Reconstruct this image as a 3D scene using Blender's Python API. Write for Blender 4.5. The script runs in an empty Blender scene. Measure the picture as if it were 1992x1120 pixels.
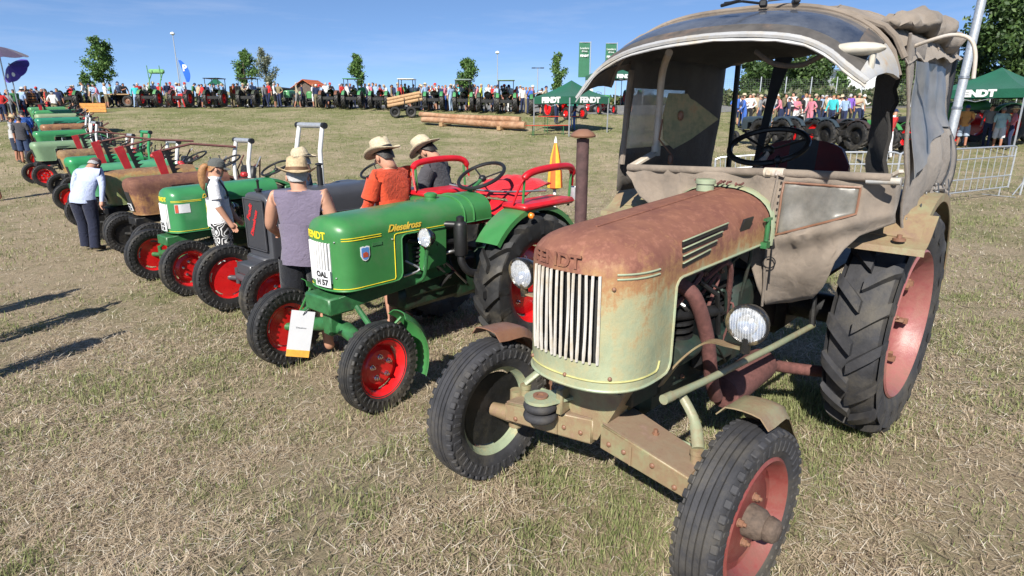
import bpy, bmesh, math, random
import numpy as np
from mathutils import Vector, Matrix, noise as mnoise

# ------------------------------------------------------------------ camera, sky, sun, exposure
R = math.radians
scene = bpy.context.scene
CAM_H, FOC, PITCH = 1.85, 1194.0, R(16.13)          # eye height (m), focal length in photo pixels, downward pitch
cam_d = bpy.data.cameras.new('camera'); cam = bpy.data.objects.new('camera', cam_d); scene.collection.objects.link(cam)
cam.location = (0, 0, CAM_H); cam.rotation_euler = (math.pi/2 - PITCH, 0, 0)
cam_d.sensor_width = 36; cam_d.lens = 36*FOC/1992; cam_d.clip_start = .05; cam_d.clip_end = 3000
scene.camera = cam
SUN_EL, SUN_DIR = R(38), (.31, .951)                 # elevation; horizontal direction in which shadows fall
world = bpy.data.worlds.new('World'); scene.world = world; world.use_nodes = True
wn, wl = world.node_tree.nodes, world.node_tree.links
bg = wn['Background']; sky = wn.new('ShaderNodeTexSky'); sky.sky_type = 'NISHITA'; sky.sun_disc = False
sky.sun_elevation = SUN_EL; sky.sun_rotation = math.atan2(-SUN_DIR[0], -SUN_DIR[1])
sky.air_density = .45; sky.dust_density = 0; sky.ozone_density = 8.0; sky.altitude = 1500
# faint streaks of high cirrus over the clear sky
tc = wn.new('ShaderNodeTexCoord'); mp = wn.new('ShaderNodeMapping'); mp.inputs['Scale'].default_value = (1.3, 1.3, 11)
nz = wn.new('ShaderNodeTexNoise'); nz.inputs['Scale'].default_value = 2.6; nz.inputs['Detail'].default_value = 7; nz.inputs['Roughness'].default_value = .62
cr = wn.new('ShaderNodeValToRGB'); cr.color_ramp.elements[0].position = .52; cr.color_ramp.elements[1].position = .86
cr.color_ramp.elements[1].color = (.22, .22, .22, 1)
mx = wn.new('ShaderNodeMix'); mx.data_type = 'RGBA'; mx.inputs['B'].default_value = (5.2, 5.3, 6.0, 1)
hs = wn.new('ShaderNodeHueSaturation'); hs.inputs['Saturation'].default_value = 1.14; hs.inputs['Hue'].default_value = .504; hs.inputs['Value'].default_value = 1.62
gm = wn.new('ShaderNodeGamma'); gm.inputs['Gamma'].default_value = .60
wl.new(tc.outputs['Generated'], mp.inputs['Vector']); wl.new(mp.outputs['Vector'], nz.inputs['Vector'])
wl.new(nz.outputs['Fac'], cr.inputs['Fac']); wl.new(cr.outputs['Color'], mx.inputs['Factor'])
wl.new(sky.outputs['Color'], gm.inputs['Color']); wl.new(gm.outputs['Color'], hs.inputs['Color']); wl.new(hs.outputs['Color'], mx.inputs['A']); wl.new(mx.outputs['Result'], bg.inputs['Color'])
bg.inputs['Strength'].default_value = .11
sd = bpy.data.lights.new('sun', 'SUN'); sun = bpy.data.objects.new('sun', sd); scene.collection.objects.link(sun)
sd.energy = 5.0; sd.angle = R(.53); sd.color = (1, .95, .86)
sun.rotation_euler = Vector((SUN_DIR[0]*math.cos(SUN_EL), SUN_DIR[1]*math.cos(SUN_EL), -math.sin(SUN_EL))).to_track_quat('-Z', 'Y').to_euler()
vs = scene.view_settings; vs.view_transform = 'Standard'; vs.look = 'None'; vs.exposure = .72; vs.gamma = 1; vs.use_curve_mapping = False
scene.cycles.max_bounces = 6; scene.cycles.transparent_max_bounces = 12

# ------------------------------------------------------------------ terrain
rnd = random.Random(7)
def clamp(t): return 0. if t < 0 else 1. if t > 1 else t
def ss(t): t = clamp(t); return t*t*(3-2*t)
def gz(x, y):
    q = (x-.37)*-.755+(y-2.457)*.656                 # distance along the tractor row: the meadow sags gently towards its middle
    dip = -(.19*ss((q-.85)/1.0)+.17*ss((q-2.2)/4))*(1-ss((y-14)/12))*ss((6-x)/4)
    t = clamp((y-20)/30)
    return dip + 2.25*(.45*ss(t)+.55*t)*(1-.0*x)
def ray(u, v):
    b = -(v-560)/FOC; c, s = math.cos(PITCH), math.sin(PITCH)
    return Vector(((u-996)/FOC, c+b*s, -s+b*c))
def G(u, v):
    """the spot of ground seen at a photo pixel"""
    d = ray(u, v); t = 1.5
    while t < 400:
        p = Vector((0, 0, CAM_H))+d*t
        if p.z < gz(p.x, p.y): break
        t *= 1.01
    lo, hi = t/1.01, t
    for _ in range(24):
        m = (lo+hi)/2; p = Vector((0, 0, CAM_H))+d*m
        if p.z < gz(p.x, p.y): hi = m
        else: lo = m
    p = Vector((0, 0, CAM_H))+d*hi
    return Vector((p.x, p.y, gz(p.x, p.y)))
def GD(u, dist):
    """the spot of ground straight under photo column u at distance dist along the view"""
    x = (u-996)/FOC*dist/math.cos(PITCH); 
    return Vector((x*1.0, dist, gz(x, dist)))

# ------------------------------------------------------------------ mesh helpers
def V3(a): return Vector(a)
class MB:
    def __init__(s): s.v = []; s.f = []; s.m = []
    def add(s, vs, fs, mi=0):
        o = len(s.v); s.v += [tuple(a) for a in vs]; s.f += [tuple(i+o for i in f) for f in fs]; s.m += [mi]*len(fs); return s
    def box(s, c, d, rot=None, bev=0, mi=0):
        hx, hy, hz = d[0]/2, d[1]/2, d[2]/2; c = Vector(c)
        M = rot if rot is not None else Matrix.Identity(3)
        if bev <= 0:
            vs = [(sx*hx, sy*hy, sz*hz) for sx in (-1, 1) for sy in (-1, 1) for sz in (-1, 1)]
            fs = [(0, 1, 3, 2), (4, 6, 7, 5), (0, 4, 5, 1), (2, 3, 7, 6), (0, 2, 6, 4), (1, 5, 7, 3)]
        else:
            b = min(bev, hx*.95, hy*.95, hz*.95); vs = []; idx = {}
            for sx in (-1, 1):
                for sy in (-1, 1):
                    for sz in (-1, 1):
                        for ax in range(3):
                            p = [sx*(hx-b), sy*(hy-b), sz*(hz-b)]; p[ax] = (sx*hx, sy*hy, sz*hz)[ax]
                            idx[sx, sy, sz, ax] = len(vs); vs.append(tuple(p))
            fs = []
            for ax in range(3):
                o1, o2 = [a for a in range(3) if a != ax]
                for sg in (-1, 1):
                    q = []
                    for a, b2 in ((-1, -1), (1, -1), (1, 1), (-1, 1)):
                        k = [0, 0, 0]; k[ax] = sg; k[o1] = a; k[o2] = b2; q.append(idx[k[0], k[1], k[2], ax])
                    fs.append(tuple(q))
                for a in (-1, 1):
                    for b2 in (-1, 1):
                        k0 = [0, 0, 0]; k0[o1] = a; k0[o2] = b2; k1 = list(k0); k0[ax] = -1; k1[ax] = 1
                        fs.append((idx[k0[0], k0[1], k0[2], o1], idx[k1[0], k1[1], k1[2], o1], idx[k1[0], k1[1], k1[2], o2], idx[k0[0], k0[1], k0[2], o2]))
            for sx in (-1, 1):
                for sy in (-1, 1):
                    for sz in (-1, 1): fs.append(tuple(idx[sx, sy, sz, a] for a in range(3)))
        return s.add([c+M@Vector(p) for p in vs], fs, mi)
    def bar(s, a, b, w, h, up=(0, 0, 1), bev=0, mi=0):
        a, b = Vector(a), Vector(b); x = (b-a); L = x.length; x.normalize(); u = Vector(up)
        y = u.cross(x)
        if y.length < 1e-4: y = Vector((0, 1, 0)).cross(x)
        y.normalize(); z = x.cross(y)
        return s.box((a+b)/2, (L, w, h), Matrix((x, y, z)).transposed(), bev, mi)
    def loft(s, rings, closed=True, caps=True, mi=0):
        n = len(rings[0]); vs = [p for r in rings for p in r]; fs = []
        for i in range(len(rings)-1):
            for j in range(n if closed else n-1):
                k = (j+1) % n; fs.append((i*n+j, i*n+k, (i+1)*n+k, (i+1)*n+j))
        if caps and closed: fs.append(tuple(range(n-1, -1, -1))); fs.append(tuple((len(rings)-1)*n+j for j in range(n)))
        return s.add(vs, fs, mi)
    def tube(s, path, r, n=8, caps=True, flat=1.0, mi=0, up=None):
        P = [Vector(p) for p in path]; m = len(P); rr = r if isinstance(r, (list, tuple)) else [r]*m
        t0 = (P[1]-P[0]).normalized(); u = Vector(up) if up else (Vector((0, 0, 1)) if abs(t0.z) < .9 else Vector((1, 0, 0)))
        rings = []
        for i in range(m):
            t = (P[min(i+1, m-1)]-P[max(i-1, 0)])
            t = t.normalized() if t.length > 1e-9 else t0
            a = u.cross(t)
            if a.length < 1e-5: a = Vector((0, 1, 0)).cross(t)
            a.normalize(); b = t.cross(a); u = b
            rings.append([P[i]+(a*math.cos(2*math.pi*j/n)+b*math.sin(2*math.pi*j/n)*flat)*rr[i] for j in range(n)])
        return s.loft(rings, True, caps, mi)
    def lathe(s, prof, n=24, c=(0, 0, 0), axis='y', closed=False, caps=False, mi=0, a0=0, a1=2*math.pi):
        full = abs(a1-a0-2*math.pi) < 1e-6; cnt = n if full else n+1
        c = Vector(c); rings = []
        for i in range(cnt):
            a = a0+(a1-a0)*i/n; ca, sa = math.cos(a), math.sin(a); ring = []
            for r, h in prof:
                if axis == 'y': p = (r*ca, h, r*sa)
                elif axis == 'z': p = (r*ca, r*sa, h)
                else: p = (h, r*ca, r*sa)
                ring.append(c+Vector(p))
            rings.append(ring)
        m = len(prof); vs = [p for r in rings for p in r]; fs = []
        for i in range(cnt if full else cnt-1):
            k = (i+1) % cnt
            for j in range(m if closed else m-1):
                l = (j+1) % m; fs.append((i*m+j, i*m+l, k*m+l, k*m+j))
        if caps:
            for j in (0, m-1):
                if prof[j][0] > 1e-5: fs.append(tuple(i*m+j for i in range(cnt)))
        return s.add(vs, fs, mi)
    def sheet(s, grid, th=.004, mi=0):
        """a grid of points given real thickness"""
        ni, nj = len(grid), len(grid[0]); g = [[Vector(p) for p in r] for r in grid]; nrm = []
        for i in range(ni):
            row = []
            for j in range(nj):
                a = g[min(i+1, ni-1)][j]-g[max(i-1, 0)][j]; b = g[i][min(j+1, nj-1)]-g[i][max(j-1, 0)]
                n = a.cross(b); row.append(n.normalized() if n.length > 1e-12 else Vector((0, 0, 1)))
            nrm.append(row)
        vs = [g[i][j]+nrm[i][j]*th/2 for i in range(ni) for j in range(nj)]+[g[i][j]-nrm[i][j]*th/2 for i in range(ni) for j in range(nj)]
        o = ni*nj; I = lambda i, j, k=0: k*o+i*nj+j; fs = []
        for i in range(ni-1):
            for j in range(nj-1):
                fs.append((I(i, j), I(i+1, j), I(i+1, j+1), I(i, j+1))); fs.append((I(i, j, 1), I(i, j+1, 1), I(i+1, j+1, 1), I(i+1, j, 1)))
        for i in range(ni-1):
            fs.append((I(i, 0), I(i, 0, 1), I(i+1, 0, 1), I(i+1, 0))); fs.append((I(i, nj-1), I(i+1, nj-1), I(i+1, nj-1, 1), I(i, nj-1, 1)))
        for j in range(nj-1):
            fs.append((I(0, j), I(0, j+1), I(0, j+1, 1), I(0, j, 1))); fs.append((I(ni-1, j), I(ni-1, j, 1), I(ni-1, j+1, 1), I(ni-1, j+1)))
        return s.add(vs, fs, mi)
    def prism(s, pts, off, mi=0):
        """a flat polygon (3D points) pushed by the vector off"""
        n = len(pts); off = Vector(off); a = [Vector(p) for p in pts]
        return s.add(a+[p+off for p in a], [tuple(range(n-1, -1, -1)), tuple(range(n, 2*n))]+[(i, (i+1) % n, n+(i+1) % n, n+i) for i in range(n)], mi)
    def ball(s, c, r, n=12, m=8, mi=0):
        c = Vector(c); rx, ry, rz = r if isinstance(r, (tuple, list)) else (r, r, r)
        rings = [[c+Vector((rx*math.sin(math.pi*i/m)*math.cos(2*math.pi*j/n), ry*math.sin(math.pi*i/m)*math.sin(2*math.pi*j/n), rz*math.cos(math.pi*i/m))) for j in range(n)] for i in range(m+1)]
        rings[0] = [p+(q-c)*1e-3 for p, q in zip(rings[0], rings[1])]; 
        return s.loft(rings, True, False, mi)
    def mesh(s, name, smooth=True, angle=40):
        me = bpy.data.meshes.new(name); me.from_pydata(s.v, [], s.f)
        if len(s.f) < 60000:
            bm = bmesh.new(); bm.from_mesh(me)
            if s.m and max(s.m) > 0:
                for f, i in zip(bm.faces, s.m): f.material_index = i
            bmesh.ops.recalc_face_normals(bm, faces=bm.faces); bm.to_mesh(me); bm.free()
        if smooth:
            me.polygons.foreach_set('use_smooth', [True]*len(me.polygons)); me.set_sharp_from_angle(angle=R(angle))
        return me
    def build(s, name, mat, parent=None, smooth=True, angle=40, loc=None):
        return link(name, s.mesh(name, smooth, angle), mat, parent, loc)
def link(name, me, mat, parent=None, loc=None, rot=None):
    o = bpy.data.objects.new(name, me); scene.collection.objects.link(o)
    if mat is not None:
        ms = mat if isinstance(mat, (list, tuple)) else [mat]
        if len(me.materials) == 0:
            for m_ in ms: me.materials.append(m_)
        else:
            for i, m_ in enumerate(ms):
                if me.materials[i] != m_: o.material_slots[i].link = 'OBJECT'; o.material_slots[i].material = m_
    if parent: o.parent = parent
    if loc is not None: o.location = loc
    if rot is not None: o.rotation_euler = rot
    return o
def empty(name, loc=(0, 0, 0), rz=0, parent=None, rot=None):
    o = bpy.data.objects.new(name, None); scene.collection.objects.link(o); o.location = loc; o.rotation_euler = rot or (0, 0, rz); o.empty_display_size = .1
    if parent: o.parent = parent
    return o
def tag(o, label=None, cat=None, group=None, kind=None):
    for k, v in (('label', label), ('category', cat), ('group', group), ('kind', kind)):
        if v: o[k] = v
    return o
def copy_tree(o, parent=None):
    c = o.copy(); scene.collection.objects.link(c); c.parent = parent
    for ch in list(o.children): copy_tree(ch, c)
    return c
def rz3(a): return Matrix.Rotation(a, 3, 'Z')
def ry3(a): return Matrix.Rotation(a, 3, 'Y')
def rx3(a): return Matrix.Rotation(a, 3, 'X')
def lerp(a, b, t): return a+(b-a)*t
def vl(a, b, t): return Vector(a).lerp(Vector(b), t)
def curve_pts(pts, k=6):
    """Catmull-Rom through the given points"""
    P = [Vector(p) for p in pts]; P = [P[0]*2-P[1]]+P+[P[-1]*2-P[-2]]; out = []
    for i in range(1, len(P)-2):
        for j in range(k):
            t = j/k; a, b, c, d = P[i-1:i+3]
            out.append(.5*((2*b)+(c-a)*t+(2*a-5*b+4*c-d)*t*t+(3*b-a-3*c+d)*t**3))
    out.append(P[-2]); return out
TEXTS = {}
def text_mesh(body, size=1., shear=0., extr=0., bold=0.):
    """(vertices, faces) of a line of lettering in the XY plane, centred"""
    key = (body, size, shear, extr, bold)
    if key not in TEXTS:
        cu = bpy.data.curves.new('lettering', 'FONT'); cu.body = body; cu.size = size; cu.shear = shear; cu.extrude = extr; cu.offset = bold
        cu.align_x = 'CENTER'; cu.align_y = 'CENTER'; cu.resolution_u = 3
        o = bpy.data.objects.new('lettering', cu); scene.collection.objects.link(o)
        dg = bpy.context.evaluated_depsgraph_get(); me = o.evaluated_get(dg).to_mesh()
        TEXTS[key] = ([v.co.copy() for v in me.vertices], [tuple(p.vertices) for p in me.polygons])
        o.evaluated_get(dg).to_mesh_clear(); bpy.data.objects.remove(o); bpy.data.curves.remove(cu)
    return TEXTS[key]

# ------------------------------------------------------------------ materials
MATS = {}
def nodes_of(name):
    m = bpy.data.materials.new(name); m.use_nodes = True; nt = m.node_tree
    return m, nt, nt.nodes['Principled BSDF'], nt.nodes, nt.links
def c4(c): return (c[0], c[1], c[2], 1)
def noise_n(nt, vec, scale, detail=5, rough=.6):
    n = nt.nodes.new('ShaderNodeTexNoise'); n.inputs['Scale'].default_value = scale; n.inputs['Detail'].default_value = detail; n.inputs['Roughness'].default_value = rough
    if vec: nt.links.new(vec, n.inputs['Vector'])
    return n
def ramp_n(nt, fac, p0, p1, c0=(0, 0, 0, 1), c1=(1, 1, 1, 1)):
    r = nt.nodes.new('ShaderNodeValToRGB'); r.color_ramp.elements[0].position = p0; r.color_ramp.elements[1].position = p1
    r.color_ramp.elements[0].color = c0; r.color_ramp.elements[1].color = c1; nt.links.new(fac, r.inputs['Fac']); return r
def mix_n(nt, fac, a, b):
    m = nt.nodes.new('ShaderNodeMix'); m.data_type = 'RGBA'
    for s_, v in (('Factor', fac), ('A', a), ('B', b)):
        if hasattr(v, 'is_output'): nt.links.new(v, m.inputs[s_])
        else: m.inputs[s_].default_value = v if s_ == 'Factor' else c4(v)
    return m.outputs['Result']
def math_n(nt, op, a, b=None):
    m = nt.nodes.new('ShaderNodeMath'); m.operation = op
    for i, v in enumerate((a, b)):
        if v is None: continue
        if hasattr(v, 'is_output'): nt.links.new(v, m.inputs[i])
        else: m.inputs[i].default_value = v
    return m.outputs[0]
def bump_n(nt, h, strength, dist, bsdf):
    b = nt.nodes.new('ShaderNodeBump'); b.inputs['Strength'].default_value = strength; b.inputs['Distance'].default_value = dist
    nt.links.new(h, b.inputs['Height']); nt.links.new(b.outputs['Normal'], bsdf.inputs['Normal'])
def pm(name, col, rough=.5, metal=0., var=.2, scale=14., bump=0., dirt=None, dirt_amt=.3, spec=.5, coat=0., bscale=None):
    """a painted / plain surface with uneven tone, optional dirt patches and fine relief"""
    if name in MATS: return MATS[name]
    m, nt, b, ns, ls = nodes_of(name); vec = ns.new('ShaderNodeTexCoord').outputs['Object']
    n1 = noise_n(nt, vec, scale)
    lo = tuple(max(0, c*(1-var)) for c in col); hi = tuple(min(1, c*(1+var)) for c in col)
    c = mix_n(nt, ramp_n(nt, n1.outputs['Fac'], .3, .7).outputs['Color'], lo, hi)
    if dirt:
        n2 = noise_n(nt, vec, scale*.35, 8, .7)
        c = mix_n(nt, ramp_n(nt, n2.outputs['Fac'], .62-dirt_amt*.35, .80-dirt_amt*.25).outputs['Color'], c, dirt)
    ls.new(c, b.inputs['Base Color']); b.inputs['Metallic'].default_value = metal
    r = nt.nodes.new('ShaderNodeMapRange'); r.inputs['To Min'].default_value = max(.02, rough*.8); r.inputs['To Max'].default_value = min(1, rough*1.25)
    ls.new(n1.outputs['Fac'], r.inputs['Value']); ls.new(r.outputs['Result'], b.inputs['Roughness'])
    b.inputs['Specular IOR Level'].default_value = spec; b.inputs['Coat Weight'].default_value = coat; b.inputs['Coat Roughness'].default_value = .08
    if bump: bump_n(nt, noise_n(nt, vec, bscale or scale*3, 6).outputs['Fac'], bump, .01, b)
    MATS[name] = m; return m
def rusty(name, paint, rust, rust2, amt, top=None, rough=.6, scale=9., ochre=(.40, .18, .06)):
    """old paint worn to rust; top=(z0, z1): the weathered upper side is rusted through between these heights"""
    m, nt, b, ns, ls = nodes_of(name); tcn = ns.new('ShaderNodeTexCoord'); vec = tcn.outputs['Object']
    n1 = noise_n(nt, vec, scale*.5, 10, .72); n2 = noise_n(nt, vec, scale*3.2, 8, .7); n3 = noise_n(nt, vec, scale*.9, 4)
    mps = ns.new('ShaderNodeMapping'); mps.inputs['Scale'].default_value = (16, 16, 1.3); ls.new(vec, mps.inputs['Vector']); n5 = noise_n(nt, mps.outputs['Vector'], 1.6, 6, .65)
    f = math_n(nt, 'ADD', math_n(nt, 'MULTIPLY', n1.outputs['Fac'], .55), math_n(nt, 'ADD', math_n(nt, 'MULTIPLY', n2.outputs['Fac'], .25), math_n(nt, 'MULTIPLY', n5.outputs['Fac'], .20)))
    f = math_n(nt, 'ADD', f, amt-.475)
    if top:
        sx = ns.new('ShaderNodeSeparateXYZ'); ls.new(vec, sx.inputs[0])
        mr = ns.new('ShaderNodeMapRange'); mr.inputs['From Min'].default_value = top[0]; mr.inputs['From Max'].default_value = top[1]
        ls.new(sx.outputs['Z'], mr.inputs['Value']); mr.inputs['To Max'].default_value = .42
        f = math_n(nt, 'ADD', f, mr.outputs['Result'])
    fade = ramp_n(nt, f, .41, .53); ora = ramp_n(nt, f, .51, .60); deep = ramp_n(nt, f, .60, .71)
    pc = mix_n(nt, ramp_n(nt, n3.outputs['Fac'], .3, .7).outputs['Color'], tuple(c*.84 for c in paint), tuple(min(1, c*1.14) for c in paint))
    c = mix_n(nt, math_n(nt, 'MULTIPLY', fade.outputs['Color'], .78), pc, tuple(.4*p+.6*q for p, q in zip(paint, (.44, .33, .16) if ochre[0] == .40 else tuple(min(1, o_*1.1+.02) for o_ in ochre))))
    c = mix_n(nt, math_n(nt, 'MULTIPLY', ora.outputs['Color'], .8), c, tuple(.35*p+.65*q for p, q in zip(rust2, ochre)))
    rc = mix_n(nt, ramp_n(nt, n3.outputs['Fac'], .35, .65).outputs['Color'], rust, rust2)
    rc = mix_n(nt, math_n(nt, 'MULTIPLY', ramp_n(nt, n2.outputs['Fac'], .52, .66).outputs['Color'], .45), rc, tuple(min(1, q*1.5+.02) for q in rust2))
    c = mix_n(nt, deep.outputs['Color'], c, rc)
    # scratches and chips, longest along the bodywork
    mpn = ns.new('ShaderNodeMapping'); mpn.inputs['Scale'].default_value = (14, 14, 60); ls.new(vec, mpn.inputs['Vector'])
    n4 = noise_n(nt, mpn.outputs['Vector'], 2.2, 6, .75)
    c = mix_n(nt, math_n(nt, 'MULTIPLY', ramp_n(nt, n4.outputs['Fac'], .66, .70).outputs['Color'], .65), c, tuple(r_*.55 for r_ in rust))
    ls.new(c, b.inputs['Base Color'])
    mr = ns.new('ShaderNodeMapRange'); mr.inputs['To Min'].default_value = rough*.7; mr.inputs['To Max'].default_value = .85; ls.new(deep.outputs['Color'], mr.inputs['Value']); ls.new(mr.outputs['Result'], b.inputs['Roughness'])
    bump_n(nt, math_n(nt, 'ADD', n2.outputs['Fac'], math_n(nt, 'MULTIPLY', f, 1.5)), .35, .005, b)
    MATS[name] = m; return m
def fabric(name, col, col2=None, rough=.9, scale=5., weave=900., fold=.4, trans=0.):
    if name in MATS: return MATS[name]
    m, nt, b, ns, ls = nodes_of(name); vec = ns.new('ShaderNodeTexCoord').outputs['Object']
    n1 = noise_n(nt, vec, scale, 8, .65); n2 = noise_n(nt, vec, weave, 2)
    col2 = col2 or tuple(c*.72 for c in col)
    c = mix_n(nt, ramp_n(nt, n1.outputs['Fac'], .35, .68).outputs['Color'], col, col2); ls.new(c, b.inputs['Base Color'])
    b.inputs['Roughness'].default_value = rough; b.inputs['Specular IOR Level'].default_value = .2; b.inputs['Sheen Weight'].default_value = .15
    dv = ns.new('ShaderNodeVectorMath'); dv.operation = 'ADD'; n6 = noise_n(nt, vec, scale*.8, 3); sc6 = ns.new('ShaderNodeVectorMath'); sc6.operation = 'SCALE'; sc6.inputs['Scale'].default_value = .5; ls.new(n6.outputs['Color'], sc6.inputs[0]); ls.new(vec, dv.inputs[0]); ls.new(sc6.outputs[0], dv.inputs[1])
    n7 = noise_n(nt, dv.outputs[0], scale*2.1, 2, .4); cre = math_n(nt, 'ABSOLUTE', math_n(nt, 'SUBTRACT', n7.outputs['Fac'], .5))
    hgt = math_n(nt, 'ADD', math_n(nt, 'MULTIPLY', n1.outputs['Fac'], fold*4), math_n(nt, 'ADD', n2.outputs['Fac'], math_n(nt, 'MULTIPLY', cre, fold*14)))
    bump_n(nt, hgt, .45, .008, b)
    MATS[name] = m; return m
def glassy(name, tint, alpha, rough=.15, haze=(.5, .5, .5), haze_amt=.3, scale=6.):
    """old clear plastic / dusty glass: partly see-through, with cloudy patches"""
    m, nt, b, ns, ls = nodes_of(name); vec = ns.new('ShaderNodeTexCoord').outputs['Object']
    n1 = noise_n(nt, vec, scale, 8, .7)
    f = ramp_n(nt, n1.outputs['Fac'], .35, .75)
    ls.new(mix_n(nt, f.outputs['Color'], tint, haze), b.inputs['Base Color'])
    mr = ns.new('ShaderNodeMapRange'); mr.inputs['To Min'].default_value = alpha; mr.inputs['To Max'].default_value = min(1, alpha+haze_amt)
    ls.new(f.outputs['Color'], mr.inputs['Value']); ls.new(mr.outputs['Result'], b.inputs['Alpha'])
    b.inputs['Roughness'].default_value = rough; MATS[name] = m; return m

M = {}
M['mint_rust'] = rusty('mint_rust', (.295, .325, .21), (.160, .060, .043), (.225, .094, .058), .418, top=(1.10, 1.44))
M['mint'] = rusty('mint_worn', (.27, .32, .215), (.22, .10, .06), (.30, .17, .08), .41)
M['mint_panel'] = rusty('mint_panel', (.31, .355, .24), (.22, .09, .05), (.30, .15, .07), .36)
M['axle_rust'] = rusty('axle_rust', (.23, .25, .14), (.15, .085, .066), (.23, .145, .10), .55, ochre=(.25, .17, .095))
M['rust'] = rusty('bare_rust', (.17, .09, .065), (.13, .055, .042), (.19, .09, .06), .55, ochre=(.22, .11, .06))
M['rust_pipe'] = pm('rust_pipe', (.13, .052, .045), .85, 0, .3, 40, .3, dirt=(.10, .045, .04))
M['pink_rim'] = rusty('faded_red_rim', (.19, .036, .032), (.12, .05, .04), (.16, .075, .06), .45, ochre=(.19, .08, .06))
M['pink_rear'] = rusty('faded_pink_rim', (.27, .088, .085), (.16, .068, .055), (.21, .11, .09), .45, ochre=(.25, .12, .09))
M['bar_white'] = rusty('chipped_white', (.56, .53, .49), (.22, .09, .05), (.34, .17, .09), .40)
M['frame_white'] = rusty('dull_white_trim', (.40, .40, .40), (.30, .14, .08), (.42, .25, .15), .41)
M['pole_white'] = rusty('flaking_white_pole', (.50, .45, .40), (.26, .11, .06), (.34, .18, .10), .42)
M['tyre_old'] = pm('tyre_old', (.030, .030, .034), .72, 0, .35, 10, .25, dirt=(.085, .075, .06), dirt_amt=.42, bscale=60)
M['tyre'] = pm('tyre', (.018, .018, .019), .6, 0, .3, 12, .2, dirt=(.075, .065, .05), dirt_amt=.35, bscale=60)
M['black'] = pm('black_paint', (.012, .012, .013), .45)
M['black_gloss'] = pm('black_gloss', (.01, .01, .011), .15, coat=.4)
M['dark'] = pm('dark_oily_metal', (.016, .016, .017), .55, .3, .4, 20, .2, dirt=(.05, .045, .035))
M['core'] = pm('radiator_core', (.02, .02, .02), .7, 0, .5, 200)
M['steel'] = pm('steel', (.42, .42, .42), .35, .9)
M['chrome'] = pm('chrome', (.75, .75, .76), .12, 1., .05)
M['grey_metal'] = pm('galvanised', (.50, .52, .54), .42, .6, .15, 30)
M['canvas'] = fabric('canvas', (.28, .23, .185), (.155, .128, .105), scale=4., fold=.5)
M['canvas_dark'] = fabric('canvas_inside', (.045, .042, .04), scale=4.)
M['canvas_side'] = fabric('canvas_side', (.265, .226, .193), (.155, .132, .115), scale=4., fold=.5)
M['red_cloth'] = fabric('red_cloth', (.62, .02, .03), (.45, .012, .02), rough=.55)
M['red_vinyl'] = pm('red_vinyl', (.50, .012, .02), .35, 0, .2, 8, .1)
M['green'] = pm('tractor_green', (.042, .185, .052), .36, 0, .12, 5, .02, dirt=(.095, .175, .08), dirt_amt=.42, coat=.18, bscale=40)
M['green_dk'] = pm('chassis_green', (.03, .13, .045), .42, 0, .2, 20, .15, dirt=(.03, .07, .035), dirt_amt=.3)
M['red_rim'] = pm('red_rim', (.62, .012, .014), .28, 0, .12, 10, coat=.3)
M['yellow'] = pm('yellow_paint', (.78, .62, .03), .35)
M['gold'] = pm('gold_script', (.72, .48, .06), .35)
M['white'] = pm('white_paint', (.74, .74, .73), .4, 0, .06)
M['lens'] = glassy('lamp_lens', (.75, .78, .82), .22, .05, (.85, .87, .90), .18, 30.); M['mirror'] = pm('lamp_reflector', (.80, .80, .82), .10, 1., .05)
M['orange_lens'] = pm('orange_lens', (.75, .20, .02), .2)
M['seat_white'] = pm('seat_grey', (.35, .35, .37), .5)
M['seat_red'] = pm('seat_red', (.16, .015, .02), .5)
M['film_top'] = glassy('windscreen_film', (.035, .045, .07), .80, .12, (.17, .18, .20), .15, 3.)
M['film_left'] = glassy('clouded_left_film', (.40, .43, .46), .50, .35, (.55, .55, .55), .30, 5.)
M['film_side'] = glassy('clouded_side_film', (.17, .17, .175), .80, .4, (.27, .265, .26), .15, 4.)
M['film_low'] = glassy('clouded_apron_film', (.13, .125, .11), .78, .3, (.26, .24, .21), .18, 7.)
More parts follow.
